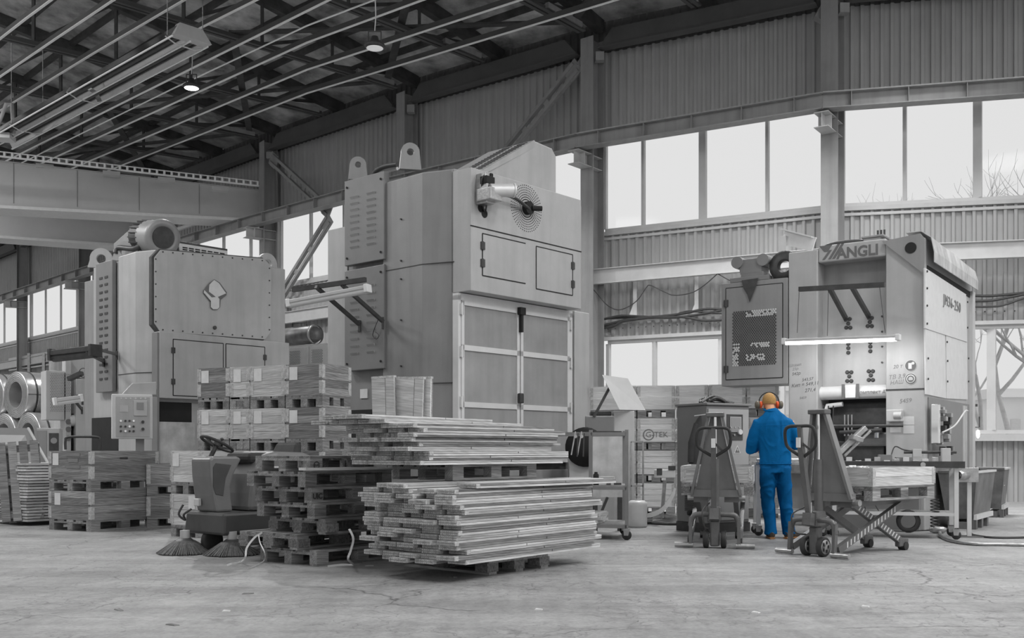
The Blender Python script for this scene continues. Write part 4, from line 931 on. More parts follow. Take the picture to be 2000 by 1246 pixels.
# crown right corner gusset with round hole, lid sheet on top
MB().prism([(RL-.55,RT+.0),(RL-.05,RT+.05),(RL+.0,RT-.02),(RL+.0,RT-.5)], .05, lambda a,b,c: (a,-.05+c,b)).obj('corner_gusset', M_PRESS, p3)
MB().cyl((RL-.17,-.052,RT-.13),(RL-.17,-.058,RT-.13),.075,20).obj('gusset_hole', M_BLACK, p3)
ls = MB(); zc = RT-.1
prof = [(RL-.25,RT+.1),(RL-.05,RT+.1),(RL+.08,RT+.0),(RL+.12,RT-.2),(RL+.12,RT-.34)]
def lidp(y, k): return [(a, y, b+k*(1 if i < 2 else (.5 if i == 2 else 0))) for i, (a, b) in enumerate(prof)]
rings = [(.02,.0),(.6,-.03),(1.3,-.02),(2.1,-.06),(2.95,-.08)]
vs = []
for y, k in rings: vs += lidp(y, k)
m_ = len(prof); ls.add(vs, [(i*m_+j, i*m_+j+1, (i+1)*m_+j+1, (i+1)*m_+j) for i in range(len(rings)-1) for j in range(m_-1)])
o_ = ls.obj('lid_sheet', M_PLY, p3); sd = o_.modifiers.new('solid','SOLIDIFY'); sd.thickness = .012
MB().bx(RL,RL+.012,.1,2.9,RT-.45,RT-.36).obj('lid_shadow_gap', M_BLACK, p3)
# side panels
def ry(px, py, o=.02): return R_.fy(px, py, RL+o)
def side_panel(pts, name, m, o=.02):
    b = MB(); P = [ry(a, c, o) for a, c in pts]; b.prism(P, .02, lambda a,b_,c: (RL+o-.02+c,a,b_)); return b.obj(name, m, p3)
side_panel([(1807,523),(1887,575),(1889,668),(1807,641)], 'side_panel', M_PALE, .03)
side_panel([(1807,642),(1846,654),(1848,778),(1809,770)], 'side_panel', M_PALE)
side_panel([(1848,655),(1889,669),(1890,780),(1849,778)], 'side_panel', M_PALE)
MB().bx(RL,RL+.05,RD-.2,RD,0,RT-.35).obj('rear_edge', M_TRIM, p3)
MB().bx(RL,RL+.012,.15,RD-.25,.45,ry(1812,775)[1]).obj('side_opening', M_CAB, p3)
for k in (.3,.42,.5): MB().bx(RL+.012,RL+.03,RD-.25-k,RD-.22-k,.45,ry(1812,780)[1]).obj('inner_rail', M_RAIL, p3)
y_, z_ = ry(1860,594,.035); text_mesh('model_lettering', 'JM36-250', .21, M_PANEL, p3, face_mtx((RL+.036,y_,z_), (0,1,0), (0,0,1)), .003, bold=0.0, xs=1.2, sp=1.2)
sc = MB()
for (a, b) in ((1808,530),(1808,563),(1808,597),(1808,632),(1887,590),(1887,640),(1847,668),(1848,705),(1848,745),(1889,700),(1889,745),(1810,700),(1810,740)): y_, z_ = ry(a+2,b,.03); sc.cyl((RL+.03,y_,z_),(RL+.045,y_,z_),.015,6)
tag(sc.obj('panel_screw', M_DARK, p3), kind='stuff')
# top fittings
MB().tube(smooth_path([(xa-.05,.3,RT+.0),(xa+.05,.3,RT+.1),(xa+.3,.35,RT+.13),(xa+.5,.4,RT+.12),(xa+.55,.4,RT+.05)],5),.03,8).obj('top_pipe', M_DARK, p3)
MB().bx(xa+.55,xb-.15,.3,.9,RT,RT+.14).bx(xa+.52,xb-.1,.28,.92,RT+.14,RT+.17).obj('top_gearbox', M_PRESS, p3, bevel=.01)
for k in (.0,.15,.3): MB().cyl((xb-.2+k*.3,.35,RT+.17),(xb-.2+k*.3,.35,RT+.24),.015,8).obj('top_bolt', M_DARK, p3)
# perforated guard cabinet on the left side
gx0, gx1 = rx(1409,650)[0], rx(1538,650)[0]; gz1, gz0 = rx(1475,548)[1], rx(1475,752)[1]
gc = MB().bx(gx0,-.01,.0,.5,gz0,gz1).obj('guard_cabinet', M_PRESS, p3, bevel=.008)
MB().bx(gx0+.08,-.09,-.008,0,gz0+.1,gz1-.08).obj('cabinet_door', M_PRESS, gc); groove_x(gc, gx0+.075, -.085, gz0+.095, gz1-.075, -.002)
hinge_x(gc, gx0+.08, gz0+.25, -.005); hinge_x(gc, gx0+.08, gz1-.3, -.005)
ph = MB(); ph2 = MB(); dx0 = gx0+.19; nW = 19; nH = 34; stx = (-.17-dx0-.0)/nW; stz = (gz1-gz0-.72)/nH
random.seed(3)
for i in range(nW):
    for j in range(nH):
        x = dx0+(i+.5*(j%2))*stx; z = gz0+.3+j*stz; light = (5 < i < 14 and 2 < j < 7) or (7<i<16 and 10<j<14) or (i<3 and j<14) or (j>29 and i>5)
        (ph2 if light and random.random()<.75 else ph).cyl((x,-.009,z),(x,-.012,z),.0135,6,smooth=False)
tag(ph.obj('perforation', M_DARK, gc), kind='stuff'); tag(ph2.obj('perforation_backlit', M_PALE, gc), kind='stuff')  # pale discs paint in light seen through some holes
mo = MB(); x = rx(1463,528)[0]; mz = gz1
mo.hexa([(x-.16,.05,mz+.12),(x+.16,.05,mz+.12),(x+.16,.35,mz+.12),(x-.16,.35,mz+.12),(x-.2,.05,mz+.34),(x+.2,.05,mz+.34),(x+.2,.35,mz+.34),(x-.2,.35,mz+.34)])
mo.cyl((x-.2,.02,mz+.3),(x-.2,.38,mz+.3),.09,16).cyl((x+.2,.02,mz+.3),(x+.2,.38,mz+.3),.09,16).bx(x-.3,x+.3,.0,.4,mz+.0,mz+.07).bx(x-.15,x+.2,.05,.35,mz+.05,mz+.14); mo.obj('hoist_motor', M_PANEL, p3, bevel=.008)
cl = MB(); x = rx(1466,550)[0]; cl.add([(x-.13,-.02,gz1+.02),(x+.12,-.02,gz1+.03),(x+.10,-.03,gz1-.08),(x+.0,-.035,gz1-.32),(x-.04,-.03,gz1-.2),(x-.1,-.03,gz1-.1),(x-.13,.15,gz1+.03),(x+.12,.15,gz1+.04)], [(0,1,2,5),(5,2,3,4),(0,6,7,1)])
cl.obj('rag', M_DARK, p3); 
x, z = rx(1528,518); MB().lathe([(.1,-.06),(.22,-.06),(.225,0),(.22,.06),(.1,.06),(.08,.02),(.08,-.02),(.1,-.06)], (x+.0,.12,z), (0,1,0), 28).obj('hose_reel', M_DARK, p3)
x, z = rx(1528,540); MB().bx(x-.17,x-.15,.08,.12,gz1,gz1+.1).obj('reel_foot', M_DARK, p3)
# channel beams standing up behind the left corner of the crown
chn = MB(); a_, b_ = R_.loc(at(1530,462,16.0)), R_.loc(at(1590,478,15.6)); chn.bar(a_, b_, .02, .22); chn.bar(a_+Vector((0,0,.11)), b_+Vector((0,0,.11)), .16, .02); chn.bar(a_-Vector((0,0,.4)), a_-Vector((0,0,.0)), .12,.12, up=(0,1,0)); chn.obj('hoist_beam', M_PALE, p3)
# lit lamp and its bracket
def rp(px, py, o): x, z = R_.fx(px, py, -o); return R_.wor(x, -o, z)
work_lamp('lit_tube_lamp', 'long lit tube lamp hanging across the front of the right press', rp(1532,665,.75), rp(1754,657,.75), [], .085, None, True)
for t in (.15,.5,.85):
    l = bpy.data.lights.new('tube_glow', 'AREA'); l.shape = 'RECTANGLE'; l.size = .5; l.size_y = .06; l.energy = 4.5
    o = bpy.data.objects.new('tube_glow', l); COL.objects.link(o); P = rp(1532,667,.75).lerp(rp(1754,659,.75), t)-Vector((0,0,.09)); o.location = P; o.rotation_euler = (.5,0,R_.rz)
lb = thing('lamp_bracket', 'dark steel rail on two slanted arms above the lit tube lamp', 'bracket', rp(1640,560,.6)); o_ = rp(1640,560,.6)
MB().bar(rp(1561,565,.75)-o_, rp(1728,556,.75)-o_, .07, .06).obj('rail', M_DARK, lb)
for a, b in (((1620,562),(1652,622)),((1664,560),(1697,618))): MB().bar(rp(a[0],a[1],.7)-o_, rp(b[0],b[1],-.2)-o_, .05, .06).obj('arm', M_DARK, lb); MB().bar(rp(b[0],b[1]-2,-.2)-o_, rp(b[0],b[1]+6,-.2)-o_, .05, .03, up=(1,0,0)).obj('foot_plate', M_DARK, lb)
for a in ((1561,566,1557,650),(1618,566,1616,656),(1718,560,1729,650)): MB().tube([rp(a[0],a[1],.75)-o_, rp(a[2],a[3],.75)-o_], .004, 5).obj('suspension_wire', M_CABLE, lb)
# pneumatics on the right upright and small fittings
y0_, z0_ = ry(1811,830); 
pnm = MB(); pnm.bx(RL+.05,RL+.15,.1,.22,z0_-.25,z0_+.28); pnm.obj('air_cylinder', M_CHROME, p3, bevel=.01)
random.seed(5)
for i in range(16): MB().box((RL+.12+random.uniform(-.03,.05),.35+random.uniform(0,.5),z0_+random.uniform(-.35,.2)), (.08,.1,random.uniform(.05,.14))).obj('valve', M_METAL if i%3 else M_DARK, p3, bevel=.005)
MB().tube(smooth_path([(RL+.15,.3,z0_-.1),(RL+.25,.6,z0_+.0),(RL+.3,1.0,z0_+.2),(RL+.3,1.2,z0_+.22)],6),.012,6).obj('air_line', M_PALE, p3)
MB().box((rx(1750,810)[0],-.06,rx(1750,812)[1]), (.2,.12,.16)).cyl((rx(1750,810)[0],-.1,rx(1750,812)[1]),(rx(1750,810)[0]+.1,-.1,rx(1750,812)[1]),.05,12).obj('terminal_box', M_TRIM, p3, bevel=.01)
for a in ((1749,836),(1775,838),(1775,822)): x, z = rx(*a); MB().bx(x-.07,x+.07,-.004,0,z-.06,z+.06).obj('notice_sheet', M_PALE, p3)
zz_ = rx(1765,762)[1]; MB().bx(xb,RL,-.008,0,zz_,zz_+.02).obj('seam_rail', M_DARK, p3)
# ================================================================ pallets, crates, folded collars
def mesh_share(mb, name, m):
    me = mb.mesh(name); me.materials.append(m); return me
def inst(me, name, parent, loc=(0,0,0), rz=0, mat_=None):
    o = bpy.data.objects.new(name, me); COL.objects.link(o); o.parent = parent; o.location = loc; o.rotation_euler = (0,0,rz); return o
ME_DECK = mesh_share(MB().box((0,0,0),(1.2,.14,.022)), 'deck_board', M_WOOD)
ME_CROSS = mesh_share(MB().box((0,0,0),(.145,.8,.022)), 'cross_board', M_WOOD)
ME_BOT = mesh_share(MB().box((0,0,0),(1.2,.10,.022)), 'bottom_board', M_WOOD)
ME_BLOCK = mesh_share(MB().box((0,0,0),(.145,.10,.078)), 'block', M_WOOD)
ME_BLOCKC = mesh_share(MB().box((0,0,0),(.145,.14,.078)), 'block', M_CHIP)
ME_ED = mesh_share(MB().box((0,0,0),(1.2,.10,.022)), 'deck_board', M_WOOD)
def fill_pallet(c, L_=1.2, W=.8, z=0.0, chip=False):
    """origin at the near corner; long side along x"""
    sx = L_/1.2; sy = W/.8
    for y in (.05, .5*W, W-.05):
        o = inst(ME_BOT, 'bottom_board', c, (L_/2, y, z+.011)); o.scale.x = sx
        for x in (.0725, L_/2, L_-.0725): inst(ME_BLOCKC if chip else ME_BLOCK, 'block', c, (x, y if abs(y-W/2)>.01 else W/2, z+.061))
    for x in (.0725, L_/2, L_-.0725): o = inst(ME_CROSS, 'cross_board', c, (x, W/2, z+.111)); o.scale.y = sy
    for k, y in enumerate((.05, .225*W/.8, W/2, W-.225*W/.8, W-.05)):
        o = inst(ME_ED if k in (0,4) else ME_DECK, 'deck_board', c, (L_/2, y, z+.133)); o.scale.x = sx
def pallet(label, fr, z, group='empty pallets', chip=False, dx=0, dy=0, rot=0):
    c = thing('pallet', label, 'pallet', fr.wor(dx, dy, z), fr.rz+rot, group); fill_pallet(c, chip=chip); return c
def fill_collar(c, L_, W, z, rows, m=M_WOOD, hinges=True, hh=.195):
    t_ = .02
    for r in range(rows):
        z0 = z+r*hh
        for k in range(2 if hh > .15 else 1):
            h2 = hh/2 if hh > .15 else hh; za = z0+k*h2+.002; zb = za+h2-.004
            for nm, b in (('side_board', (0,L_,0,t_)), ('side_board', (0,L_,W-t_,W)), ('end_board', (0,t_,t_,W-t_)), ('end_board', (L_-t_,L_,t_,W-t_))):
                MB().bx(b[0],b[1],b[2],b[3],za,zb).obj(nm, m if nm == 'side_board' else M_WOODE[m.name], c)
        if hinges:
            for x in (0, L_):
                for y in (0, W):
                    sx_, sy_ = (1 if x == 0 else -1), (1 if y == 0 else -1); h = MB()
                    h.bx(x+sx_*.0,x+sx_*.05,y-sy_*.004,y,z0+.02,z0+hh-.015); h.bx(x-sx_*.004,x,y,y+sy_*.05,z0+.02,z0+hh-.015); h.cyl((x-sx_*.003,y-sy_*.003,z0+.015),(x-sx_*.003,y-sy_*.003,z0+hh-.01),.007,6)
                    h.obj('corner_hinge', M_HINGE, c)
PROTO = {}
def crate(label, group, org, rz_, L_=1.2, W=.8, rows=2, m=M_WOOD, paper=None, mark=None, z=0.0, hh=.195):
    key = (L_, W, rows, m.name, hh)
    if key not in PROTO:
        c = thing('pallet_crate', label, 'crate', (org[0],org[1],z), rz_, group); fill_pallet(c, L_, W); fill_collar(c, L_, W, .144, rows, m, hh=hh)
        PROTO[key] = c; KIDS[c.name] = list(c.children)
    else:
        src = PROTO[key]; c = dup(src, (org[0],org[1],z), rz_, label, group)
    if paper:  # (face, u, v) paper on the end face (x=0) or the long face (y=0)
        f_, u, v = paper
        if f_ == 'x': MB().bx(-.006,-.003,u,u+.12,v,v+.16).obj('label_sheet', M_PAPER, c)
        else: MB().bx(u,u+.12,-.006,-.003,v,v+.16).obj('label_sheet', M_PAPER, c)
    return c
def org_at(px, Y): return ((px-1000)/FOC*Y, Y)
# --- front left crate stack
dA = (.5,.866); rzA = math.atan2(*dA[::-1])
oA = org_at(178, 13.45); q = (oA[0], oA[1])
gA = 'crates stacked in front of the left press'
CH = .535
crate('dark weathered crate on the floor, lowest of the front left stack', gA, oA, rzA, 1.1, .86, paper=('x', .62, .34))
c = crate('dark weathered crate on top of the front left stack, knot mark and stamp on it', gA, oA, rzA, 1.1, .86, z=CH, paper=('x', .66, .34))
st = MB().bx(-.005,-.003,.22,.5,.46,.5).bx(-.005,-.003,.22,.5,.30,.34).bx(-.005,-.003,.26,.46,.38,.43); st.obj('stamp', M_INK2, c)
MB().bx(.45,.58,-.005,-.003,.42,.445).obj('ink_mark', M_DARK, c)
hd = MB(); hd.tube(smooth_path([(0,0,0),(0,0,.12),(.05,0,.17),(.42,0,.17),(.47,0,.12),(.47,0,0)],5),.018,8)
tag(hd.obj('cart_handle', M_DARK, None, loc=at(128,878,13.9)), 'dark tubular cart handle showing above the front left crates', 'handle')
# --- small crates between the stacks
oB = org_at(287, 14.2)
crate('small crate on the floor between the left crate stacks', 'small crates between the left stacks', oB, .1, .8, .6, rows=1, hh=.3)
crate('small crate with dark print, upper one between the left crate stacks', 'small crates between the left stacks', oB, .1, .8, .6, rows=1, hh=.3, z=.446)
# --- stack beside the sweeper
oC = org_at(392, 12.5); rzC = math.atan2(.5, .866)
Cf = Frame(392, 12.5, .55, .83)
crate('pale crate standing on the floor left of the sweeper', 'crates beside the sweeper', oC, Cf.rz, .55, .56, m=M_WOODL, paper=('x', .1, .35))
crate('pale crate on top of the stack left of the sweeper', 'crates beside the sweeper', oC, Cf.rz, .55, .56, m=M_WOODL, z=CH, paper=('x', .4, .34))
# --- row of four stacks behind the sweeper, four high
row = [(447,13.35,M_WOOD,'dark'),(487,13.0,M_WOODL,'pale knotted'),(556,12.75,M_WOODL,'pale smooth'),(630,12.35,M_WOOD,'dark striped')]
rzR = math.atan2(.8, .6)
names_h = ['on the floor','second from the floor','third from the floor','topmost']
place = ['left end of the row behind the sweeper','second stack of the row behind the sweeper','third stack of the row behind the sweeper','right end of the row, against the centre press']
prev = 385
rA_, rB_ = Vector(org_at(385, 13.35)), Vector(org_at(632, 12.5)); rd_ = (rA_-rB_).normalized(); ang = math.atan2(rd_.y, rd_.x)-math.pi/2
def on_row(px): k_ = (px-1000)/FOC; t = (rB_.x-k_*rB_.y)/(k_*rd_.y-rd_.x); return rB_+rd_*t
for k, (px, Y, m_, tone) in enumerate(row):
    wl = (on_row(prev+2)-on_row(px)).length
    for h_ in range(4):
        if h_ == 0 and k in (1,2,3): 
            pass
        mm_ = m_ if not (k == 0 and h_ == 2) else M_WOODL
        crate('%s crate, %s, %s' % (tone, names_h[h_], place[k]), 'crates in the row behind the sweeper', on_row(px), ang, .6, round(wl,3), m=mm_, z=h_*CH-.06*(h_>0)*0, paper=('x', round(wl,3)-.18, .34) if h_ > 1 else None)
    prev = px
# --- row of crate stacks under the windows
rowW = [(1150,17.3,'at its left end beside the centre press'),(1242,17.0,'behind the tilted sheet chute'),(1318,16.9,'bearing stencilled letters at its middle'),(1382,16.7,'behind the grey control cabinet'),(1456,16.5,'right of the control cabinet'),(1520,16.4,'behind the worker')]
pr = 1140
for k, (px, Y, pl_) in enumerate(rowW[1:]):
    x0_, x1_ = rowW[k][0]+3, px
    a = Vector(org_at(x0_, rowW[k][1]-.1)); b = Vector(org_at(x1_, Y-.1)); dv = b-a
    for h_ in range(4):
        c = crate('pale crate of the window row, %s, %s' % (names_h[h_], pl_), 'crates under the windows', (a.x,a.y), math.atan2(dv.y,dv.x), round(dv.length,3), .8, m=M_WOODP, z=h_*CH)
        if k == 1 and h_ == 2:
            Lc = dv.length
            text_mesh('stencil', 'G-TEK', .13, M_INK2, c, face_mtx((Lc*.52,-.006,.26), (1,0,0), (0,0,1)), .001)
            MB().lathe([(.075,-.002),(.095,-.002)], (Lc*.3,-.003,.26), (0,1,0), 20).obj('stencil_ring', M_INK2, c)

# --- pallet stack beside the board stacks
E_ = Frame(619, 9.45, .6, .8)
ORD = 'lowest second third fourth fifth sixth seventh eighth ninth tenth eleventh twelfth thirteenth fourteenth fifteenth sixteenth seventeenth eighteenth nineteenth twentieth'.split()
gP = 'pallets stacked right of the sweeper'
lab = ['lowest pallet of the stack right of the sweeper, on the floor','second pallet up, pushed left out of the stack right of the sweeper','third pallet up in the stack right of the sweeper','fourth pallet up in the stack right of the sweeper','fifth pallet up, dark stencil letters on its block','sixth pallet up, with a dark block row, right of the sweeper','topmost pallet of the stack, oval brand mark on its block']
off = [(0,0,0),(-.08,.18,.03),(.05,-.06,-.02),(.0,.03,.02),(-.02,.05,.0),(-.05,.1,.04),(-.1,-.02,-.03)]
for k in range(7):
    c = pallet(lab[k], E_, k*.146, gP, chip=(k in (1,2)), dx=off[k][0], dy=off[k][1], rot=off[k][2])
    if k == 4: text_mesh('stencil', 'UIC', .07, M_DARK, c, face_mtx((.0725,-.003,.06), (1,0,0), (0,0,1)), .001, bold=.003)
    if k == 6: MB().lathe([(.028,-.002),(.036,-.002)], (.0725,-.003,.06), (0,1,0), 20).obj('brand_oval', M_DARK, c); text_mesh('stencil', 'EUR', .03, M_DARK, c, face_mtx((.0725,-.003,.06), (1,0,0), (0,0,1)), .001)
lb_ = MB(); lb_.bx(-.3,1.6,0,.12,0,.025); tag(lb_.obj('loose_board', M_WOODL, None, loc=E_.wor(.15,-.06,.888), rot=(0,0,E_.rz-.15)), 'long loose board sticking out right of the pallet stack', 'board')
# --- straps lying on and by the pallets
sr = MB(); P = [at(682,1033,9.2), at(690,1052,9.15), at(685,1075,9.1), at(680,1092,9.05), on_z(690,1103,.01), on_z(668,1103,.01), on_z(640,1106,.01)]
def strap(pts, label, w_=.014):
    b = MB(); pts = smooth_path(pts, 8)
    for p, q in zip(pts[:-1], pts[1:]): b.bar(p, q, w_, .003, up=(.3,-1,.2))
    tag(b.obj('packing_strap', M_WHITE), label, 'strap', 'white packing straps')
strap(P, 'white plastic strap hanging over the right side of the pallet stack', .02)
strap([at(512,1040,9.7), at(497,1050,9.6), at(482,1070,9.5), at(479,1088,9.4), on_z(470,1097,.015), on_z(455,1100,.02), on_z(443,1104,.01)], 'white plastic strap curling from the pallets to the floor by the sweeper', .018)
strap([at(505,1045,9.6), at(508,1060,9.5), at(517,1080,9.4), on_z(516,1094,.02), on_z(500,1104,.01), on_z(484,1110,.01)], 'thin white strap hooking down in front of the pallet stack', .01)
# --- pallet leaning at the left edge and stacked sheets behind it
lp_ = thing('leaning_pallet', 'weathered pallet leaning upright at the left edge', 'pallet', (0,0,0))
A0 = on_z(90,1025); A1 = on_z(-40,1028, 0); tilt = .16
lp_.location = A1; dd_ = (A0-A1); ang = math.atan2(dd_.y, dd_.x); lp_.rotation_euler = (Matrix.Rotation(ang,3,'Z') @ Matrix.Rotation(math.pi/2-tilt-.08,3,'X') @ Matrix.Rotation(.09,3,'Z')).to_euler()
Lp = dd_.length; n_ = 5
for i in range(n_+1):
    x = Lp*(i+.5)/(n_+1); MB().bx(x-.055,x+.055,0,1.16,.10,.125).obj('deck_board', M_WOOD, lp_)
for y in (.1,.58,1.06): MB().bx(0,Lp,y-.05,y+.05,.078,.1).obj('cross_board', M_WOOD, lp_)
for y in (.1,.58,1.06):
    for x in (.06,Lp/2,Lp-.06): MB().bx(x-.05,x+.05,y-.05,y+.05,0,.078).obj('block', M_WOOD, lp_)
for x in (.06,Lp/2,Lp-.06): MB().bx(x-.05,x+.05,0,1.16,-.022,0).obj('bottom_board', M_WOOD, lp_)
Bs = Frame(74, 14.9, .6, .8); random.seed(11)
for k in range(20):
    c = thing('fibre_board', 'thin board, %s from the bottom of the low pile behind the leaning pallet' % ORD[k], 'board', Bs.wor(random.uniform(-.012,.012), random.uniform(-.02,.02), .06+k*.042), Bs.rz+random.uniform(-.006,.006), 'boards piled behind the leaning pallet')
    MB().bx(-.3,1.0,-.28,.9,0,.03).obj('panel', M_WOODL, c) if k == 0 else None
    if k == 0: first = c
    else:
        o = first.children[0].copy(); COL.objects.link(o); o.parent = c
# --- folded collars: each two thin boards joined by end hinges
def fb(L_):
    a = MB().bx(0,L_,0,.195,0,.019).bx(0,L_*.0,0,0,0,0)
    return a
CL = 2.0
ME_LEAF = [mesh_share(MB().bx(0,CL,0,.190,0,.0175), 'board', m) for m in (M_WOOD, M_WOODL)]
ME_LEAFU = [mesh_share(MB().bx(.0,CL*f,0,.190,.020,.0370).bx(CL*f+.012,CL,0,.190,.020,.0370), 'board', m) for m, f in ((M_WOOD,.6),(M_WOODL,.6),(M_WOODL,.4))]
h = MB()
for z_ in (.0,.0195): 
    h.bx(-.004,0,.004,.189,z_+.001,z_+.018)
    for k in range(8): h.bx(-.008,-.003,.012+k*.022,.024+k*.022,z_+.005,z_+.014)
h.bx(0,.05,.0,.190,.037,.038); h.bx(0,.05,-.0015,0,.001,.038)
ME_HNG = mesh_share(h, 'end_hinge', M_HINGE)
random.seed(21)
def folded(label, group, fr, x, y, z, rz_, tilt=0):
    c = thing('folded_collar', label, 'pallet collar', fr.wor(x, y, z), fr.rz+rz_, group)
    if tilt: c.rotation_euler.x = tilt
    k = random.random(); a = 0 if k < .3 else 1
    inst(ME_LEAF[a], 'board', c); inst(ME_LEAFU[random.choice((0,1,1,2))], 'board', c); inst(ME_HNG, 'end_hinge', c)
    return c
LF = Frame(893, 8.18, .62, .785)
pallet('pallet on the floor carrying the lower stack of folded collars', Frame(952, 8.78, .66, .75), 0, 'pallets under the folded collars', chip=True, dx=.05, dy=.0, rot=math.pi/2+.0).location = Frame(952, 8.78, .66, .75).wor(.82, .0, 0)
def flab(w_, L_, k): return 'folded pallet collar, %s layer up in the %s front stack, %s from its right face' % (ORD[L_] if L_ else 'first', w_, ['first','second','third','fourth','fifth'][k])
zz0 = .146
for L_ in range(15):
    sh = random.uniform(-.06,.06); sk = random.uniform(-.012,.012); y = random.uniform(-.02,.02) + (.0 if L_ < 11 else (L_-11)*.03)
    ncol = 5
    for k in range(ncol):
        if L_ in (0,) and k > 3: continue
        gap = random.choice((.002,.006,.018,.035,.05)); xo = sh+random.uniform(-.07,.07)+(.10 if (L_+k)%7 == 0 else 0)
        folded(flab('lower', L_, k), 'folded collars of the lower stack', LF, xo, y, zz0+L_*.0405, sk+random.uniform(-.006,.006)); y += .197+gap
for k in range(3): folded('loose folded collar on the lower stack top, %s from its right face' % ['first','second','third'][k], 'loose collars on the lower stack', LF, .35+.2*k, .1+.2*k, zz0+15*.0405+.001, -.05+.04*k) 
for k in range(2): folded('folded collar beside the upper pallet, %s one' % ['right','left'][k], 'collars beside the upper pallet', LF, -.05+.12*k, .55+.24*k, zz0+15*.0405+.001+.0, .03*k)
zu = zz0+15*.0405+.002
UF = Frame(845, 8.75, .65, .76)
UF2 = Frame(822, 8.84, .65, .76)
pallet('pallet between the lower and upper stacks of folded collars', UF2, zu+.042, 'pallets under the folded collars', dx=.5, dy=.1)
zu2 = zu+.042+.147
for L_ in range(9):
    sh = random.uniform(-.06,.06); sk = random.uniform(-.015,.015); y = random.uniform(-.03,.03)
    for k in range(5 if L_ % 3 else 4):
        gap = random.choice((.002,.006,.02,.035,.055)); xo = sh+random.uniform(-.1,.07)
        folded(flab('upper', L_, k), 'folded collars of the upper stack', UF2, xo, y, zu2+L_*.0405, sk+random.uniform(-.008,.008)); y += .197+gap
for k in range(5):
    folded('skewed loose folded collar near the top of the upper stack, %s from its right face' % ORD[k].replace('lowest','first'), 'skewed collars on the upper stack', UF2, -.15+.05*(k%2), .3+.2*k, zu2+9*.0405+.001, .06)
for k in range(3):
    folded('folded collar on the very top of the upper stack, %s from the right' % ORD[k].replace('lowest','first'), 'collars on the very top', UF2, -.28+.03*k, .45+.2*k, zu2+10*.0405+.002, .12)
# upright collars leaning behind the upper stack
for k, (px, wv, ln, m_, lab_) in enumerate(((730,.15,-.03,0,'upright folded collar with a torn top, leftmost behind the upper stack'),(768,.2,.04,1,'upright knotty folded collar, middle one behind the upper stack'),(803,.10,.02,0,'upright folded collar seen edge on, right one behind the upper stack'))):
    o_ = at(px, 800, 9.9); c = thing('folded_collar', lab_, 'pallet collar', (o_.x, o_.y, .9), UF.rz-1.3, 'upright collars')
    MB().bx(0,wv,0,.02,0,.87).obj('board', M_WOODL, c); MB().bx(wv+.006,wv+.1,0,.02,0,.87).obj('board', M_WOODL, c); MB().bx(.0,wv+.1,.022,.042,0,.86).obj('board', M_WOOD, c)
    MB().bx(-.002,wv+.102,-.002,.046,.865,.885).obj('end_hinge', M_HINGE, c); c.rotation_euler.y = ln
# ================================================================ ride-on sweeper
W_ = Frame(437, 10.45, .62, .78)
sw = thing('ride_on_sweeper', 'grey ride-on floor sweeper with steering wheel and round brushes', 'sweeper', W_.o, W_.rz)
MB().hexa([(-.02,-.02,.2),(1.25,-.02,.2),(1.25,.68,.2),(-.02,.68,.2),(.0,.0,.43),(1.25,.0,.43),(1.25,.66,.43),(.0,.66,.43)]).obj('chassis', M_SWEEPD, sw, bevel=.03)
MB().prism([(.04,.43),(.25,.43),(.23,.55),(.22,.68),(.25,.80),(.32,.92),(.36,.985),(.30,1.01),(.0,1.01),(-.04,.98),(-.03,.8),(.0,.6)], -.34, lambda a,b_,c: (a,.18-c,b_)).obj('steering_column', M_SWEEP, sw, bevel=.035)
MB().prism([(.03,.62),(.12,.60),(.15,.78),(.22,.92),(.03,.94),(-.0,.9),(.0,.7)], .006, lambda a,b_,c: (a,.18-c,b_)).obj('column_recess', M_SWEEPD, sw)
MB().box((-.01,.44,.53),(.04,.09,.08)).obj('head_lamp', M_PALE, sw, bevel=.01)
b = MB(); b.prism([(.36,.43),(1.25,.43),(1.25,1.0),(1.1,1.05),(.72,1.06),(.58,1.03),(.48,.95),(.42,.82),(.38,.62)], -.6, lambda a,b_,c: (a,.04-c,b_)); b.obj('engine_cover', M_SWEEP, sw, bevel=.05)
MB().bx(.55,1.0,.025,.045,.47,.74).obj('side_door', M_SWEEPD, sw, bevel=.01)
MB().bx(.52,.88,.02,.045,.80,.90).obj('vent_frame', M_PALE, sw, bevel=.004); MB().bx(.55,.85,.012,.03,.815,.885).obj('vent_grille', M_DARK, sw)
MB().bx(.42,.82,.12,.56,.93,1.05).obj('seat', M_RUBBER, sw, bevel=.045)
MB().hexa([(1.0,.12,.98),(1.12,.12,.98),(1.12,.56,.98),(1.0,.56,.98),(1.08,.16,1.16),(1.16,.16,1.16),(1.16,.52,1.16),(1.08,.52,1.16)]).obj('backrest', M_RUBBER, sw, bevel=.03)
wc = Vector((.16,.34,1.14)); an = Vector((.45,-.1,.9)).normalized(); u = an.orthogonal().normalized(); v = an.cross(u)
MB().tube([wc+(u*math.cos(a)+v*math.sin(a))*.175 for a in [2*math.pi*i/32 for i in range(32)]], .016, 8, closed=True).obj('steering_wheel', M_RUBBER, sw)
sp_ = MB()
for a in (.3,2.4,4.5): sp_.bar(wc-an*.03, wc+(u*math.cos(a)+v*math.sin(a))*.17, .025, .012, up=an)
sp_.cyl(wc-an*.2, wc+an*.02, .025, 10).cyl(wc-an*.02,wc+an*.02,.045,12).cyl(wc+u*.1,wc+u*.1+an*.07,.012,8).lathe([(0,.07),(.02,.08),(.02,.095),(0,.105)],wc+u*.1,an,10); sp_.obj('wheel_spokes', M_DARK, sw)
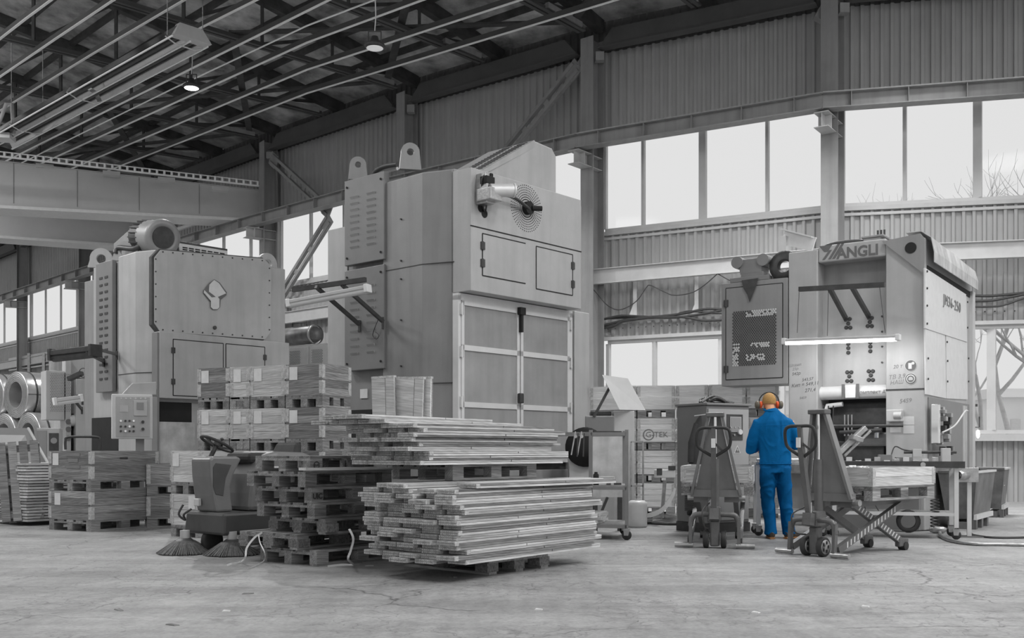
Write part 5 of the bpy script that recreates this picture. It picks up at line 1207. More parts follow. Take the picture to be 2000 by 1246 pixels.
for i, (bx0, by0) in enumerate(((.1,.0),(-.12,.5))):
    br = MB(); br.lathe([(.06,.16),(.10,.13),(.15,.09)], (bx0,by0,.0), n=24); br.obj('brush_hub', M_SWEEPD, sw)
    bb = MB(); random.seed(i)
    for k in range(150):
        a = 2*math.pi*k/150+random.uniform(-.02,.02); d = Vector((math.cos(a), math.sin(a), 0)); c0 = Vector((bx0,by0,0))
        bb.bar(c0+d*.10+Vector((0,0,.13)), c0+d*(.27+random.uniform(-.02,.02))+Vector((0,0,.008)), .012, .012)
    tag(bb.obj('brush_bristles', M_BRISTLE, sw), kind='stuff'); MB().cyl((bx0,by0,.12),(bx0,by0,.24),.05,12).obj('brush_motor', M_TRIM, sw)
    MB().lathe([(.0,.02),(.23,.02),(.11,.12),(.0,.12)], (bx0,by0,.0), n=30).obj('brush_body', M_BRISTLE, sw)
MB().lathe([(.0,-.03),(.10,-.03),(.125,-.02),(.125,.02),(.10,.03),(0,.03)], (.10,.34,.125), (0,1,0), 24).obj('front_wheel', M_RUBBER, sw)
for yy in (.06,.6): MB().lathe([(.0,-.04),(.10,-.04),(.125,-.03),(.125,.03),(.10,.04),(0,.04)], (.95,yy,.125), (0,1,0), 24).obj('rear_wheel', M_RUBBER, sw)
MB().tube(smooth_path([(-.06,.62,.5),(-.1,.64,.4),(-.05,.6,.34),(-.1,.55,.4),(-.04,.5,.46)],5),.012,6).obj('cable_bundle', M_CABLE, sw)

# ================================================================ high-lift scissor trucks
def lift_truck(label, fr, z=.56):
    c = thing('high_lift_pallet_truck', label, 'pallet truck', fr.o, fr.rz, 'high-lift pallet trucks'); w_ = .54
    for y in (-.02, w_+.02):
        s_ = -1 if y < 0 else 1
        MB().cyl((-.02,y-s_*.06,.035),(-.02,y+s_*.14,.035),.028,14).obj('stabiliser_foot', M_METAL, c)
        MB().bar((-.02,y-s_*.03,.03),(.0,y-s_*.03,.34),.035,.05,up=(1,0,0)).obj('outrigger_leg', M_TRUCK, c)
    MB().tube(smooth_path([(.0,.01,.24),(.0,.03,.33),(.0,.1,.37),(.0,w_-.1,.37),(.0,w_-.03,.33),(.0,w_-.01,.24)],4),.03,8).obj('outrigger_arch', M_TRUCK, c)
    for y in (w_/2-.095, w_/2+.095):
        MB().lathe([(.04,-.028),(.09,-.028),(.1,-.02),(.1,.02),(.09,.028),(.04,.028)], (.04,y,.1), (0,1,0), 26).obj('steer_wheel', M_RUBBER, c)
        hb = MB(); hb.lathe([(.0,-.031),(.072,-.031),(.078,-.02),(.078,.02),(.072,.031),(0,.031)], (.04,y,.1), (0,1,0), 20)
        hb.obj('wheel_hub', M_METAL, c)
        hs_ = MB()
        for q in range(5): a = q*2*math.pi/5; hs_.bx(.04+.045*math.cos(a)-.012,.04+.045*math.cos(a)+.012,y-.033,y+.033,.1+.045*math.sin(a)-.016,.1+.045*math.sin(a)+.016)
        hs_.obj('hub_slot', M_BLACK, c)
    MB().bx(.0,.1,w_/2-.05,w_/2+.05,.02,.3).obj('steering_block', M_TRUCK, c, bevel=.015)
    MB().bx(-.03,.13,w_/2-.07,w_/2+.07,.3,.46).obj('pump_body', M_TRUCK, c, bevel=.015); MB().cyl((-.06,w_/2,.36),(-.06,w_/2,.55),.03,14).obj('pump_piston', M_CHROME, c)
    MB().cyl((.1,w_/2-.0,.3),(.1,w_/2,.98),.045,16).obj('lift_cylinder', M_TRUCK, c); MB().cyl((.1,w_/2,.98),(.1,w_/2,1.44),.022,14).obj('piston_rod', M_CHROME, c)
    # leaning back plate
    x0, x1 = .30, .14; zb, zt = .60, 1.47
    MB().hexa([(x0,.04,zb),(x0+.012,.04,zb),(x0+.012,w_-.04,zb),(x0,w_-.04,zb),(x1,w_/2-.05,zt),(x1+.012,w_/2-.05,zt),(x1+.012,w_/2+.05,zt),(x1,w_/2+.05,zt)]).obj('back_plate', M_TRUCKL, c)
    for s_ in (-1,1):
        MB().bar((x0-.02,w_/2+s_*(w_/2+.0),zb-.02),(x1-.02,w_/2+s_*.07,zt),.03,.075,up=(1,0,0)).obj('plate_edge', M_TRUCKL, c)
    MB().bx(x1-.09,x1+.03,w_/2-.1,w_/2+.1,zt-.03,zt+.02).obj('head_plate', M_TRUCK, c, bevel=.01)
    MB().bx(x0-.03,x0+.03,-.01,w_+.01,zb-.05,zb+.03).obj('cross_member', M_TRUCKL, c)
    MB().bx(x0-.02,x0-.005,w_/2-.1,w_/2-.02,zb+.5,zb+.57).obj('rating_label', M_PAPER, c)
    for y in (.02, w_-.18): MB().hexa([(x0,y,z-.07),(1.38,y,z-.045),(1.38,y+.16,z-.045),(x0,y+.16,z-.07),(x0,y,z-.005),(1.42,y,z-.005),(1.42,y+.16,z-.005),(x0,y+.16,z-.005)]).obj('fork', M_TRUCK, c)
    for y, s_ in ((.0,-1),(w_,1)):
        MB().bar((.02,y,.08),(1.18,y+s_*.0,z-.06),.05,.07).obj('scissor_arm', M_TRUCK, c)
        MB().bar((.34,y+s_*-.06,z-.02),(1.32,y-s_*.06,.08),.05,.07).obj('scissor_arm', M_TRUCK, c)
        MB().cyl((1.34,y-s_*.10,.045),(1.34,y-s_*.02,.045),.045,16).obj('load_roller', M_RUBBER, c); MB().bx(1.22,1.40,y-s_*.09,y-s_*.03,.04,.13).obj('roller_fork', M_TRUCK, c, bevel=.01)
        MB().cyl((.34,y-.05,z-.02),(.34,y+.05,z-.02),.035,12).obj('pivot_bolt', M_METAL, c)
        # hazard stripes along the arms
        for (a, b_, off) in (((.12,.115),(1.05,z-.1),0),((.44,z-.065),(1.22,.13),1)):
            yy = y+s_*.027 if off == 0 else y-s_*.06+s_*.027
            A, B = Vector((a[0],yy,a[1])), Vector((b_[0],yy,b_[1])); d = (B-A).normalized(); nn = Vector((-d.z,0,d.x)); st_ = MB(); k = 15
            for i in range(k):
                st_ = MB(); p = A.lerp(B, (i+.5)/k); st_.add([p-nn*.028-d*.012, p-nn*.028+d*.008, p+nn*.028+d*.03, p+nn*.028+d*.01], [(0,1,2,3)]); st_.obj('hazard_stripe', M_PALE, c)
    # tiller with loop handle
    t0, t1 = Vector((-.06,w_/2,.42)), Vector((-.20,w_/2,1.12))
    MB().bar(t0, t1, .055, .05, up=(1,0,0)).obj('tiller', M_TRUCK, c)
    lp = smooth_path([t1+Vector((.03,0,-.12)), t1+Vector((.01,-.13,-.04)), t1+Vector((0,-.175,.02)), t1+Vector((-.02,-.175,.14)), t1+Vector((-.02,-.13,.19)), t1+Vector((-.02,0,.195)), t1+Vector((-.02,.13,.19)), t1+Vector((-.02,.175,.14)), t1+Vector((0,.175,.02)), t1+Vector((.01,.13,-.04)), t1+Vector((.03,0,-.12))],5)
    MB().tube(lp, .017, 8).obj('loop_handle', M_RUBBER, c)
    MB().bar(t1, t1+Vector((-.02,0,.19)), .045, .03, up=(1,0,0)).obj('handle_stem', M_TRUCK, c); MB().bx(t1.x-.05,t1.x-.035,w_/2-.022,w_/2+.022,1.1,1.2).obj('control_label', M_PAPER, c)
    MB().bar(t1+Vector((-.02,.02,.06)), t1+Vector((.05,-.1,-.06)), .012, .02).obj('release_lever', M_DARK, c)
    MB().bar(t0+Vector((-.02,0,-.1)), t0+Vector((0,0,.02)), .1, .08, up=(1,0,0)).obj('tiller_knuckle', M_TRUCK, c)
    MB().tube(smooth_path([(-.05,w_/2+.05,.5),(-.18,w_/2+.12,.42),(-.16,w_/2+.1,.25),(-.03,w_/2+.06,.22)],5),.008,6).obj('hydraulic_line', M_CABLE, c)
    return c
T1 = Frame(1445, 11.15, .25, .97); T2 = Frame(1633, 10.15, .78, .63)
lift_truck('high-lift scissor pallet truck in front of the control cabinet, seen from behind', T1, .56)
lift_truck('high-lift scissor pallet truck with striped legs, right of the worker', T2, .56)
crate('low pale crate carried on the truck before the control cabinet', 'crates on the lift trucks', T1.wor(.44,-.13), T1.rz, 1.2, .8, rows=1, m=M_WOODL, z=.56)
crate('low pale crate carried on the striped truck at right', 'crates on the lift trucks', T2.wor(.44,-.13), T2.rz, 1.2, .8, rows=1, m=M_WOODL, z=.56)
rv = MB(); random.seed(2)
for i in range(90):
    x, y = random.uniform(.5,1.0), random.uniform(.1,.45); zz_ = .56+.144+.10+.09*(1-((x-.75)/.3)**2)*(1-((y-.27)/.25)**2)
    p = Vector((x,y,zz_)); a = random.uniform(0,3); rv.cyl(p, p+Vector((math.cos(a)*.03,math.sin(a)*.03,.01)), .014, 6)
o = tag(rv.obj('metal_parts_heap', M_PALE, None, loc=T2.o, rot=(0,0,T2.rz)), 'heap of pressed metal parts in the crate on the striped truck', 'parts', kind='stuff')
MB

# ================================================================ control cabinet beside the worker
Cc = Frame(1380, 13.25, .86, .5)
cab = thing('electric_cabinet', 'grey control cabinet with a dark operator screen left of the worker', 'cabinet', Cc.o, Cc.rz)
cw = Cc.fx(1463,900)[0]; cwy = Cc.fy(1322,900)[0]; cz = 1.66
MB().bx(0,cw,0,cwy,.12,cz).obj('body', M_CAB, cab, bevel=.012); MB().bx(-.01,cw+.01,-.01,cwy,0,.12).obj('plinth', M_DARK, cab)
MB().bx(-.02,cw+.02,-.03,cwy+.02,cz,cz+.03).obj('top_cover', M_CAB, cab, bevel=.006)
MB().bx(.02,cw-.02,-.015,0,.16,cz-.05).obj('door', M_CABL, cab, bevel=.005)
px0, pz1 = Cc.fx(1419,809,-.015); px1, pz0 = Cc.fx(1450,860,-.015)
MB().bx(px0,px1,-.022,-.015,pz0,pz1).obj('operator_panel', M_DARK, cab); MB().bx(px0+.05,px1-.03,-.03,-.022,pz1-.23,pz1-.03).obj('screen_frame', M_CABL, cab); MB().bx(px0+.065,px1-.045,-.033,-.03,pz1-.215,pz1-.045).obj('screen', M_SCREEN, cab)
for k in range(3): MB().cyl((px0+.06+k*.07,-.022,pz0+.17),(px0+.06+k*.07,-.04,pz0+.17),.012,10).obj('button', M_METAL, cab)
MB().cyl((px1-.06,-.022,pz0+.11),(px1-.06,-.05,pz0+.11),.035,16).obj('selector_dial', M_PALE, cab); MB().cyl((px0+.12,-.022,pz0+.07),(px0+.12,-.04,pz0+.07),.012,10).obj('button', M_METAL, cab)
tx, tz = Cc.fx(1440,878,-.016); wt = MB(); wt.prism([(tx-.06,tz-.05),(tx+.06,tz-.05),(tx,tz+.06)], .002, lambda a,b_,c: (a,-.018+c,b_)); wt.obj('warning_sign', M_PALE, cab)
MB().prism([(tx-.042,tz-.04),(tx+.042,tz-.04),(tx,tz+.038)], .002, lambda a,b_,c: (a,-.0205+c,b_)).obj('warning_inner', M_LOGO, cab); MB().prism([(tx-.012,tz-.005),(tx+.0,tz+.02),(tx-.002,tz+.0),(tx+.012,tz-.002),(tx-.004,tz-.034),(tx+.002,tz-.012)], .001, lambda a,b_,c: (a,-.022+c,b_)).obj('warning_flash', M_PALE, cab)
ly, lz = Cc.fy(1348,983,-.0); gr = MB()
for k in range(10): gr.bx(-.012,0,ly-.1,ly+.1,lz-.1+k*.022,lz-.088+k*.022)
gr.obj('vent_grille', M_DARK, cab); ly, lz = Cc.fy(1349,1002,0); MB().lathe([(.0,-.04),(.03,-.04),(.035,0),(0,0)], (0,ly,lz), (1,0,0), 14).obj('cable_gland', M_BLACK, cab)
cb = MB(); random.seed(9)
for k in range(6): cb.tube(smooth_path([(.15+random.uniform(-.1,.2),.2,cz+.045),(.3,.15+.05*k,cz+.09+random.uniform(0,.05)),(.5+.03*k,.2,cz+.05),(.35,.3,cz+.05),(.2,.2,cz+.08)],5),.014,6)
tag(cb.obj('cable_coil', M_CABLE, None, loc=Cc.o, rot=(0,0,Cc.rz)), 'loose coil of dark cable lying on the control cabinet', 'cable')
# jacket hanging at the side of the cabinet
jk = MB(); jx = []
o_ = at(1368,812,13.2)
for i, (dz, wd, dx) in enumerate(((0,.02,0),(-.1,.12,-.03),(-.3,.18,-.05),(-.5,.2,-.07),(-.7,.17,-.05),(-.78,.1,-.02))): jx.append((Vector((dx,0,dz)), wd/2, .05))
def loft(mb, rings, n=20, caps=True, ref=(1,0,0)):
    """rings of (centre, rx, ry[, tangent]) -> closed tube of ellipses"""
    vs = []; m = len(rings)
    for i, r in enumerate(rings):
        c = Vector(r[0]); t = Vector(r[3]) if len(r) > 3 else (Vector(rings[min(i+1,m-1)][0])-Vector(rings[max(i-1,0)][0])).normalized()
        x = Vector(ref); x = (x-t*x.dot(t)).normalized(); y = t.cross(x)
        vs += [c+x*math.cos(a)*r[1]+y*math.sin(a)*r[2] for a in [2*math.pi*k/n for k in range(n)]]
    mb.add(vs, [(i*n+k, i*n+(k+1)%n, (i+1)*n+(k+1)%n, (i+1)*n+k) for i in range(m-1) for k in range(n)], True)
    if caps: mb.add(vs, [tuple(range(n-1,-1,-1)), tuple(range((m-1)*n, m*n))])
    return mb
loft(jk, jx); jw = thing('work_jacket', 'dark work jacket hung at the side of the control cabinet', 'jacket', o_); jo = jk.obj('cloth', M_RUBBER, jw); ss = jo.modifiers.new('s','SUBSURF'); ss.levels = 1; ss.render_levels = 1
sl = MB(); loft(sl, [((-.06,-.03,-.1),.03,.03),((-.12,-.04,-.35),.045,.035),((-.13,-.03,-.6),.04,.03)]); so = sl.obj('sleeve', M_RUBBER, jw)
MB().bar((-.08,0,.0),(.08,0,.02),.012,.012).obj('hanger', M_METAL, jw)

# ================================================================ worker
from mathutils import noise as mnoise
def blob(name, mb, m, parent, voxel=.012, smooth=6, wrinkle=0.0, wscale=(9,9,4), seed=0.0):
    o = mb.obj(name+'_tmp', m); r = o.modifiers.new('r','REMESH'); r.mode = 'VOXEL'; r.voxel_size = voxel; r.use_smooth_shade = True
    s_ = o.modifiers.new('s','SMOOTH'); s_.iterations = smooth; s_.factor = .5
    me = bpy.data.meshes.new_from_object(o.evaluated_get(bpy.context.evaluated_depsgraph_get())); bpy.data.objects.remove(o)
    if wrinkle:
        me.update(); N = [v.normal.copy() for v in me.vertices]
        for v, n_ in zip(me.vertices, N):
            p = Vector((v.co.x*wscale[0]+seed, v.co.y*wscale[1], v.co.z*wscale[2])); q = mnoise.noise(p+Vector((mnoise.noise(p*.7)*1.6,)*3)); v.co += n_*(abs(q)*-2+.4)*wrinkle
    me.name = name; me.materials.clear(); me.materials.append(m)
    for p in me.polygons: p.use_smooth = True
    o = bpy.data.objects.new(name, me); COL.objects.link(o); o.parent = parent; return o
M_SKIN = mat('skin', .5, .55, 0, .06, 6, col=(.62,.30,.16)); M_HAIR = mat('cropped_hair', .3, .8, 0, .25, 60, col=(.42,.24,.08), bump=.4, bscale=160)
M_BLUE = mat('blue_workwear', .2, .75, 0, .10, 14, col=(.0,.105,.29), bump=.15, bscale=90); M_BLUE2 = mat('blue_trousers', .2, .75, 0, .12, 14, col=(.0,.088,.25), bump=.15, bscale=90)
for m_ in (M_BLUE, M_BLUE2): m_.node_tree.nodes['Principled BSDF'].inputs['Specular IOR Level'].default_value = .12
M_ORANGE = mat('orange_plastic', .5, .5, 0, .05, 6, col=(.75,.10,.02)); M_MUFF = mat('ear_cup', .1, .5, 0, .1, 6, col=(.13,.11,.08)); M_SHOE = mat('shoe_leather', .06, .6, 0, .3, 20, col=(.05,.04,.03)); M_SOLE = mat('shoe_sole', .3, .6, 0, .1, 20, col=(.30,.14,.05))
pw = on_z(1512, 1052, 0)
wk = thing('person', 'worker seen from behind in blue jacket and trousers, wearing ear defenders', 'person', pw, -.05)
HY = .09   # head leans forward
def ell(mb, c, rx_, ry_, rz__, n=16, m=10):
    c = Vector(c); vs = []; fs = []
    for i in range(m+1):
        t = math.pi*i/m
        for k in range(n): a = 2*math.pi*k/n; vs.append(c+Vector((math.sin(t)*math.cos(a)*rx_, math.sin(t)*math.sin(a)*ry_, math.cos(t)*rz__)))
    for i in range(m):
        for k in range(n): fs.append((i*n+k,i*n+(k+1)%n,(i+1)*n+(k+1)%n,(i+1)*n+k))
    mb.add(vs, fs, True); return mb
hc = Vector((-.045, HY, 1.665))
B = MB()
ell(B, hc+Vector((0,-.01,.015)), .078, .095, .092); ell(B, hc+Vector((0,.05,-.055)), .058, .062, .075)          # skull and jaw
ell(B, hc+Vector((0,.112,-.03)), .013, .02, .022); ell(B, hc+Vector((0,.095,-.075)), .026, .016, .010)           # nose, lips
for s_ in (-1,1): ell(B, hc+Vector((s_*.08,.0,-.02)), .012, .022, .034); ell(B, hc+Vector((s_*.03,.092,.005)), .018, .012, .010)
loft(B, [((-.035,.0,1.50),.062,.062),((-.04,.03,1.57),.056,.058),((-.045,.06,1.63),.054,.058)])
loft(B, [((.012,0,.84),.13,.09),((.01,.0,1.05),.13,.095),((0,0,1.25),.16,.11),((-.01,-.005,1.40),.18,.10),((-.02,0,1.49),.11,.08)])
def arm(mb, s_, k=1.0, hand=True):
    sh = Vector((s_*.19-.01, .0, 1.42)); el = Vector((s_*.262+.0, .06, 1.12 if s_ < 0 else 1.14)); wr_ = Vector((s_*.15+.02, .30, 1.12 if s_ < 0 else 1.10))
    loft(mb, [(sh,.055*k,.058*k),(sh.lerp(el,.4),.05*k,.052*k),(el,.042*k,.045*k),(el.lerp(wr_,.35),.042*k,.042*k),(wr_,.028*k,.024*k)], ref=(0,.3,1)); return wr_
for s_ in (-1,1):
    wr_ = arm(B, s_)
    d = Vector((-s_*.25, .9, -.35)).normalized(); lat = Vector((s_*.95,.25,.0)).normalized(); up_ = lat.cross(d).normalized()*s_
    palm = wr_+d*.055
    loft(B, [(wr_-d*.01,.026,.02),(wr_+d*.03,.038,.016),(wr_+d*.085,.042,.014)], ref=lat)
    for i in range(4):
        ln = (.068,.076,.07,.054)[i]; b0 = wr_+d*.08+lat*s_*0+lat*(.03-.02*i); d2 = (d*.8+Vector((0,0,-.6))).normalized(); d3 = (d*.2+Vector((0,0,-1))).normalized()
        B.tube([b0-d*.015, b0+d*ln*.4, b0+d*ln*.4+d2*ln*.35, b0+d*ln*.4+d2*ln*.35+d3*ln*.3], [.010,.0095,.009,.007], 8)
    tb = wr_+d*.02-lat*.03*1; t2 = (d*.7-lat*.6).normalized(); B.tube([tb, tb+t2*.035, tb+t2*.05+d*.025, tb+t2*.052+d*.045], [.014,.012,.010,.008], 8)
for s_, ax_, ay_ in ((-1,-.04,.0),(1,.185,.02)):
    hp = Vector((s_*.085+.016,0,.88)); an_ = Vector((ax_ if s_ > 0 else -.035, ay_, .09)); kn = Vector((-.075,.02,.48)) if s_ < 0 else Vector((.135,.02,.48))
    loft(B, [(hp,.078,.085),(hp.lerp(kn,.5),.066,.075),(kn,.05,.055),(kn.lerp(an_,.4),.048,.053),(an_,.034,.04),(an_-Vector((0,0,.04)),.034,.045)])
    fd = Vector((.1 if s_ < 0 else .55,.95 if s_ < 0 else .7,0)).normalized(); loft(B, [(an_+Vector((0,0,-.04))-fd*.05,.034,.03),(an_+Vector((0,0,-.05))+fd*.06,.042,.028),(an_+Vector((0,0,-.06))+fd*.15,.038,.018)], ref=(0,0,1))
blob('body', B, M_SKIN, wk, .0065, 3)
# hair: cap over the back and top of the skull
H = MB(); hv = []; n_ = 24
for i in range(9):
    t = math.pi*.5*i/8*1.25
    for k in range(n_):
        a = 2*math.pi*k/n_; fr_ = math.sin(a) > .35; tt = min(t, .95 if fr_ else 3); p = Vector((math.sin(tt)*math.cos(a)*.083, math.sin(tt)*math.sin(a)*.101, math.cos(tt)*.098)); hv.append(hc+Vector((0,-.012,.015))+p)
H.add(hv, [(i*n_+k,i*n_+(k+1)%n_,(i+1)*n_+(k+1)%n_,(i+1)*n_+k) for i in range(8) for k in range(n_)], True); ho = H.obj('hair', M_HAIR, wk)
# ear defenders
for s_ in (-1,1):
    e = hc+Vector((s_*.086,-.0,-.035)); MB().lathe([(0,0),(.042,0),(.046,.012),(.042,.03),(0,.03)] if s_ > 0 else [(0,0),(.042,0),(.046,-.012),(.042,-.03),(0,-.03)], e, (1,0,0), 20).obj('ear_cushion', M_ORANGE, wk)
    MB().lathe([(r, s_*h__) for r, h__ in ((0,.03),(.046,.03),(.052,.045),(.046,.072),(.03,.082),(0,.084))], e, (1,0,0), 22).obj('ear_cup', M_MUFF, wk)
MB().tube([hc+Vector((math.cos(a)*.122, -.005, math.sin(a)*.128-.01)) for a in [math.pi*i/20 for i in range(21)]], .007, 8).obj('headband', M_RUBBER, wk)
# jacket
Jk = MB()
loft(Jk, [((.012,.0,.90),.192,.125),((.012,.0,.96),.190,.125),((.01,.0,1.08),.195,.13),((.0,.0,1.22),.205,.135),((-.005,-.005,1.34),.215,.135),((-.01,-.01,1.42),.205,.125),((-.02,.0,1.48),.155,.105),((-.03,.01,1.535),.095,.085),((-.035,.02,1.56),.072,.075)])
for s_ in (-1,1):
    sh = Vector((s_*.172-.01,-.005,1.40)); el = Vector((s_*.268+.0,.03,1.10 if s_ < 0 else 1.15)); cf = Vector((s_*.17+.02,.27,1.115 if s_ < 0 else 1.10))
    loft(Jk, [(sh-Vector((s_*.06,0,-.045)),.06,.055),(sh,.078,.078),(sh.lerp(el,.35)+Vector((s_*.012,0,0)),.078,.08),(sh.lerp(el,.75)+Vector((s_*.01,0,0)),.07,.075),(el+Vector((0,.01,-.02)),.062,.07),(el.lerp(cf,.5)+Vector((0,0,-.01)),.052,.056),(cf,.045,.045)], ref=(0,1,.0))
blob('jacket', Jk, M_BLUE, wk, .009, 5, wrinkle=.011, wscale=(7,7,3.2))
MB().tube([Vector((-.035,.02,1.565))+Vector((math.cos(a)*.078,math.sin(a)*.078,.02*math.sin(a)-.0)) for a in [2*math.pi*i/24 for i in range(24)]], .014, 8, closed=True).obj('collar', M_BLUE, wk)
hm_ = MB(); hm_.tube([Vector((.012+math.cos(a)*.193,math.sin(a)*.128,.91)) for a in [2*math.pi*i/40 for i in range(40)]], .006, 6, closed=True); hm_.obj('hem', M_BLUE, wk)
ys = MB(); ys.tube([Vector((-.005+.19*math.cos(a), -.148+.03*(math.cos(a)**2), 1.375)) for a in [math.pi*(.12+.76*i/12) for i in range(13)]], .003, 5); ys.obj('yoke_seam', M_BLUE, wk)
# trousers
Tr = MB()
loft(Tr, [((.012,.0,.98),.172,.115),((.014,.0,.88),.185,.125),((.016,.0,.80),.185,.13)])
for s_ in (-1,1):
    a_ = Vector((-.035,.01,.055)) if s_ < 0 else Vector((.185,.03,.055)); hp = Vector((s_*.092+.016,0,.84)); kn = Vector((-.075,.02,.48)) if s_ < 0 else Vector((.135,.02,.48))
    loft(Tr, [(hp+Vector((0,0,.03)),.096,.12),(hp.lerp(kn,.3),.098,.115),(hp.lerp(kn,.7),.088,.10),(kn,.08,.09),(kn.lerp(a_,.5),.075,.085),(kn.lerp(a_,.85),.072,.085),(a_,.078,.092)])
blob('trousers', Tr, M_BLUE2, wk, .009, 4, wrinkle=.013, wscale=(6,6,5), seed=4)
for s_ in (-1,1):
    a_ = Vector((-.035,.0,0)) if s_ < 0 else Vector((.19,.02,0)); fd = Vector((.05,1,0)).normalized() if s_ < 0 else Vector((.75,.66,0)).normalized()
    sh = MB(); loft(sh, [(a_-fd*.075+Vector((0,0,.045)),.03,.038),(a_-fd*.05+Vector((0,0,.05)),.042,.042),(a_+fd*.02+Vector((0,0,.055)),.042,.045),(a_+fd*.11+Vector((0,0,.042)),.048,.032),(a_+fd*.18+Vector((0,0,.03)),.04,.02)], ref=(fd.y,-fd.x,0))
    blob('shoe', sh, M_SHOE, wk, .008, 2); sl = MB(); loft(sl, [(a_-fd*.085+Vector((0,0,.012)),.028,.012),(a_-fd*.05+Vector((0,0,.012)),.044,.013),(a_+fd*.05+Vector((0,0,.012)),.044,.013),(a_+fd*.13+Vector((0,0,.012)),.05,.013),(a_+fd*.195+Vector((0,0,.012)),.03,.012)], ref=(fd.y,-fd.x,0)); sl.obj('sole', M_SOLE, wk)
# ================================================================ things between the centre and right presses
def castor(par, p, r=.06, m=M_RUBBER):
    p = Vector(p); MB().lathe([(0,-.018),(r*.9,-.018),(r,-.01),(r,.01),(r*.9,.018),(0,.018)], p+Vector((0,0,r)), (.3,1,0), 18).obj('castor_wheel', m, par)
    MB().hexa([p+Vector(v) for v in ((-.03,-.025,r*.9),(.03,-.025,r*.9),(.03,.025,r*.9),(-.03,.025,r*.9),(-.04,-.03,r*2.3),(.04,-.03,r*2.3),(.04,.03,r*2.3),(-.04,.03,r*2.3))]).obj('castor_fork', M_METAL, par)
Ra = Frame(1224, 12.25, .97, -.2)
rk = thing('tool_rack', 'steel tube rack on castors with a shelf, right of the board stacks', 'rack', Ra.o, Ra.rz)
zt_, zs_ = 1.29, .62; xl = Ra.fx(1154,900)[0]
for x, y in ((0,0),(xl,0),(xl-.1,.75),(-.1,.75)): MB().bar((x,y,.13),(x,y,zt_+.03),.04,.04,up=(1,0,0)).obj('post', M_TRUCKL, rk); castor(rk, (x,y,0))
for a, b in (((xl,0,zt_-.02),(0,0,zt_-.02)),((xl-.1,.75,zt_-.02),(-.1,.75,zt_-.02)),((xl,0,zt_-.02),(xl-.1,.75,zt_-.02)),((0,0,zt_-.02),(-.1,.75,zt_-.02)),((xl,0,zs_),(0,0,zs_)),((xl-.1,.75,zs_),(-.1,.75,zs_)),((xl,0,.16),(0,0,.16))): MB().bar(a, b, .04,.04).obj('rail', M_TRUCKL, rk)
MB().bar((xl-.42,.2,zt_-.02),(xl,.0,zt_-.02),.03,.05).obj('side_rail', M_METAL, rk)
MB().hexa([(xl-.1,0,zs_+.02),(0,0,zs_+.02),(-.1,.75,zs_+.02),(xl-.2,.75,zs_+.02),(xl-.1,0,zs_+.035),(0,0,zs_+.035),(-.1,.75,zs_+.035),(xl-.2,.75,zs_+.035)]).obj('shelf', M_METAL, rk)
MB().hexa([(xl,0,.18),(0,0,.18),(-.1,.75,.18),(xl-.1,.75,.18),(xl,0,.19),(0,0,.19),(-.1,.75,.19),(xl-.1,.75,.19)]).obj('lower_shelf', M_METAL, rk)
o_ = Ra.wor(xl+.18,.12,zs_+.036); bxo = thing('parts_box', 'small pale box on the rack shelf', 'box', o_, Ra.rz); MB().bx(-.09,.09,-.06,.08,0,.1).obj('carton', M_TRIM, bxo)
o_ = Ra.wor(xl+.05,.1,zs_+.036); cn = thing('tin_can', 'small black tin standing on the rack shelf', 'tin', o_); MB().lathe([(0,0),(.035,0),(.035,.12),(.02,.14),(.02,.155),(0,.155)],(0,0,0),n=16).obj('tin_body', M_BLACK, cn)
o_ = Ra.wor(-.25,.06,zs_+.036); fl_ = MB().bar((0,0,.012),(.18,.0,.012),.022,.022); tag(fl_.obj('file_tool', M_DARK, None, loc=o_), 'short dark tool lying at the shelf edge of the rack', 'tool')
for k, px in enumerate((1124,1136)):
    o_ = at(px, 846, 12.2); c = thing('clamp', ['steel clamp hanging leftmost from the rack rail','steel clamp hanging right of the other clamp on the rack rail'][k], 'clamp', o_, 0)
    MB().bar((0,0,.02),(-.05,0,-.26),.02,.014).obj('jaw_arm', M_METAL, c); MB().bar((.03,0,.0),(.02,0,-.28),.02,.014).obj('handle_arm', M_DARK, c); MB().cyl((.0,-.02,-.04),(.0,.02,-.04),.02,10).obj('pivot', M_METAL, c)
random.seed(31)
for k in range(9):
    c = thing('folded_collar', 'folded collar on the lower shelf of the tool rack, %s layer, %s in the row' % (ORD[k//3].replace('lowest','bottom'), ('front','middle','rear')[k%3]), 'pallet collar', Ra.wor(-.3+random.uniform(-.03,.03), .05+.2*(k%3), .195+.042*(k//3)), Ra.rz+math.pi*.93, 'collars on the tool rack')
    MB().bx(0,.75,-.1,.09,0,.018).obj('board', M_WOODL, c); MB().bx(0,.75,-.1,.09,.02,.038).obj('board', M_WOODL, c); MB().bx(-.004,.002,-.1,.09,0,.038).obj('end_hinge', M_HINGE, c)
# round dark guard and cabinet behind the rack
Dg = Frame(1112, 14.4, 1, 0); dg = thing('uncoiler_base', 'pale sheet metal base with a dark round guard behind the tool rack', 'machine', Dg.o, 0)
MB().prism([(0,.0),(.32,0),(.32,.75),(.22,1.0),(.0,1.0)], .4, lambda a,b,c: (a,c,b)).obj('pedestal', M_TRIM, dg); MB().lathe([(0,-.02),(.28,-.02),(.28,.02),(0,.02)], (.22,-.03,1.12), (0,1,0), 28).obj('round_guard', M_BLACK, dg)
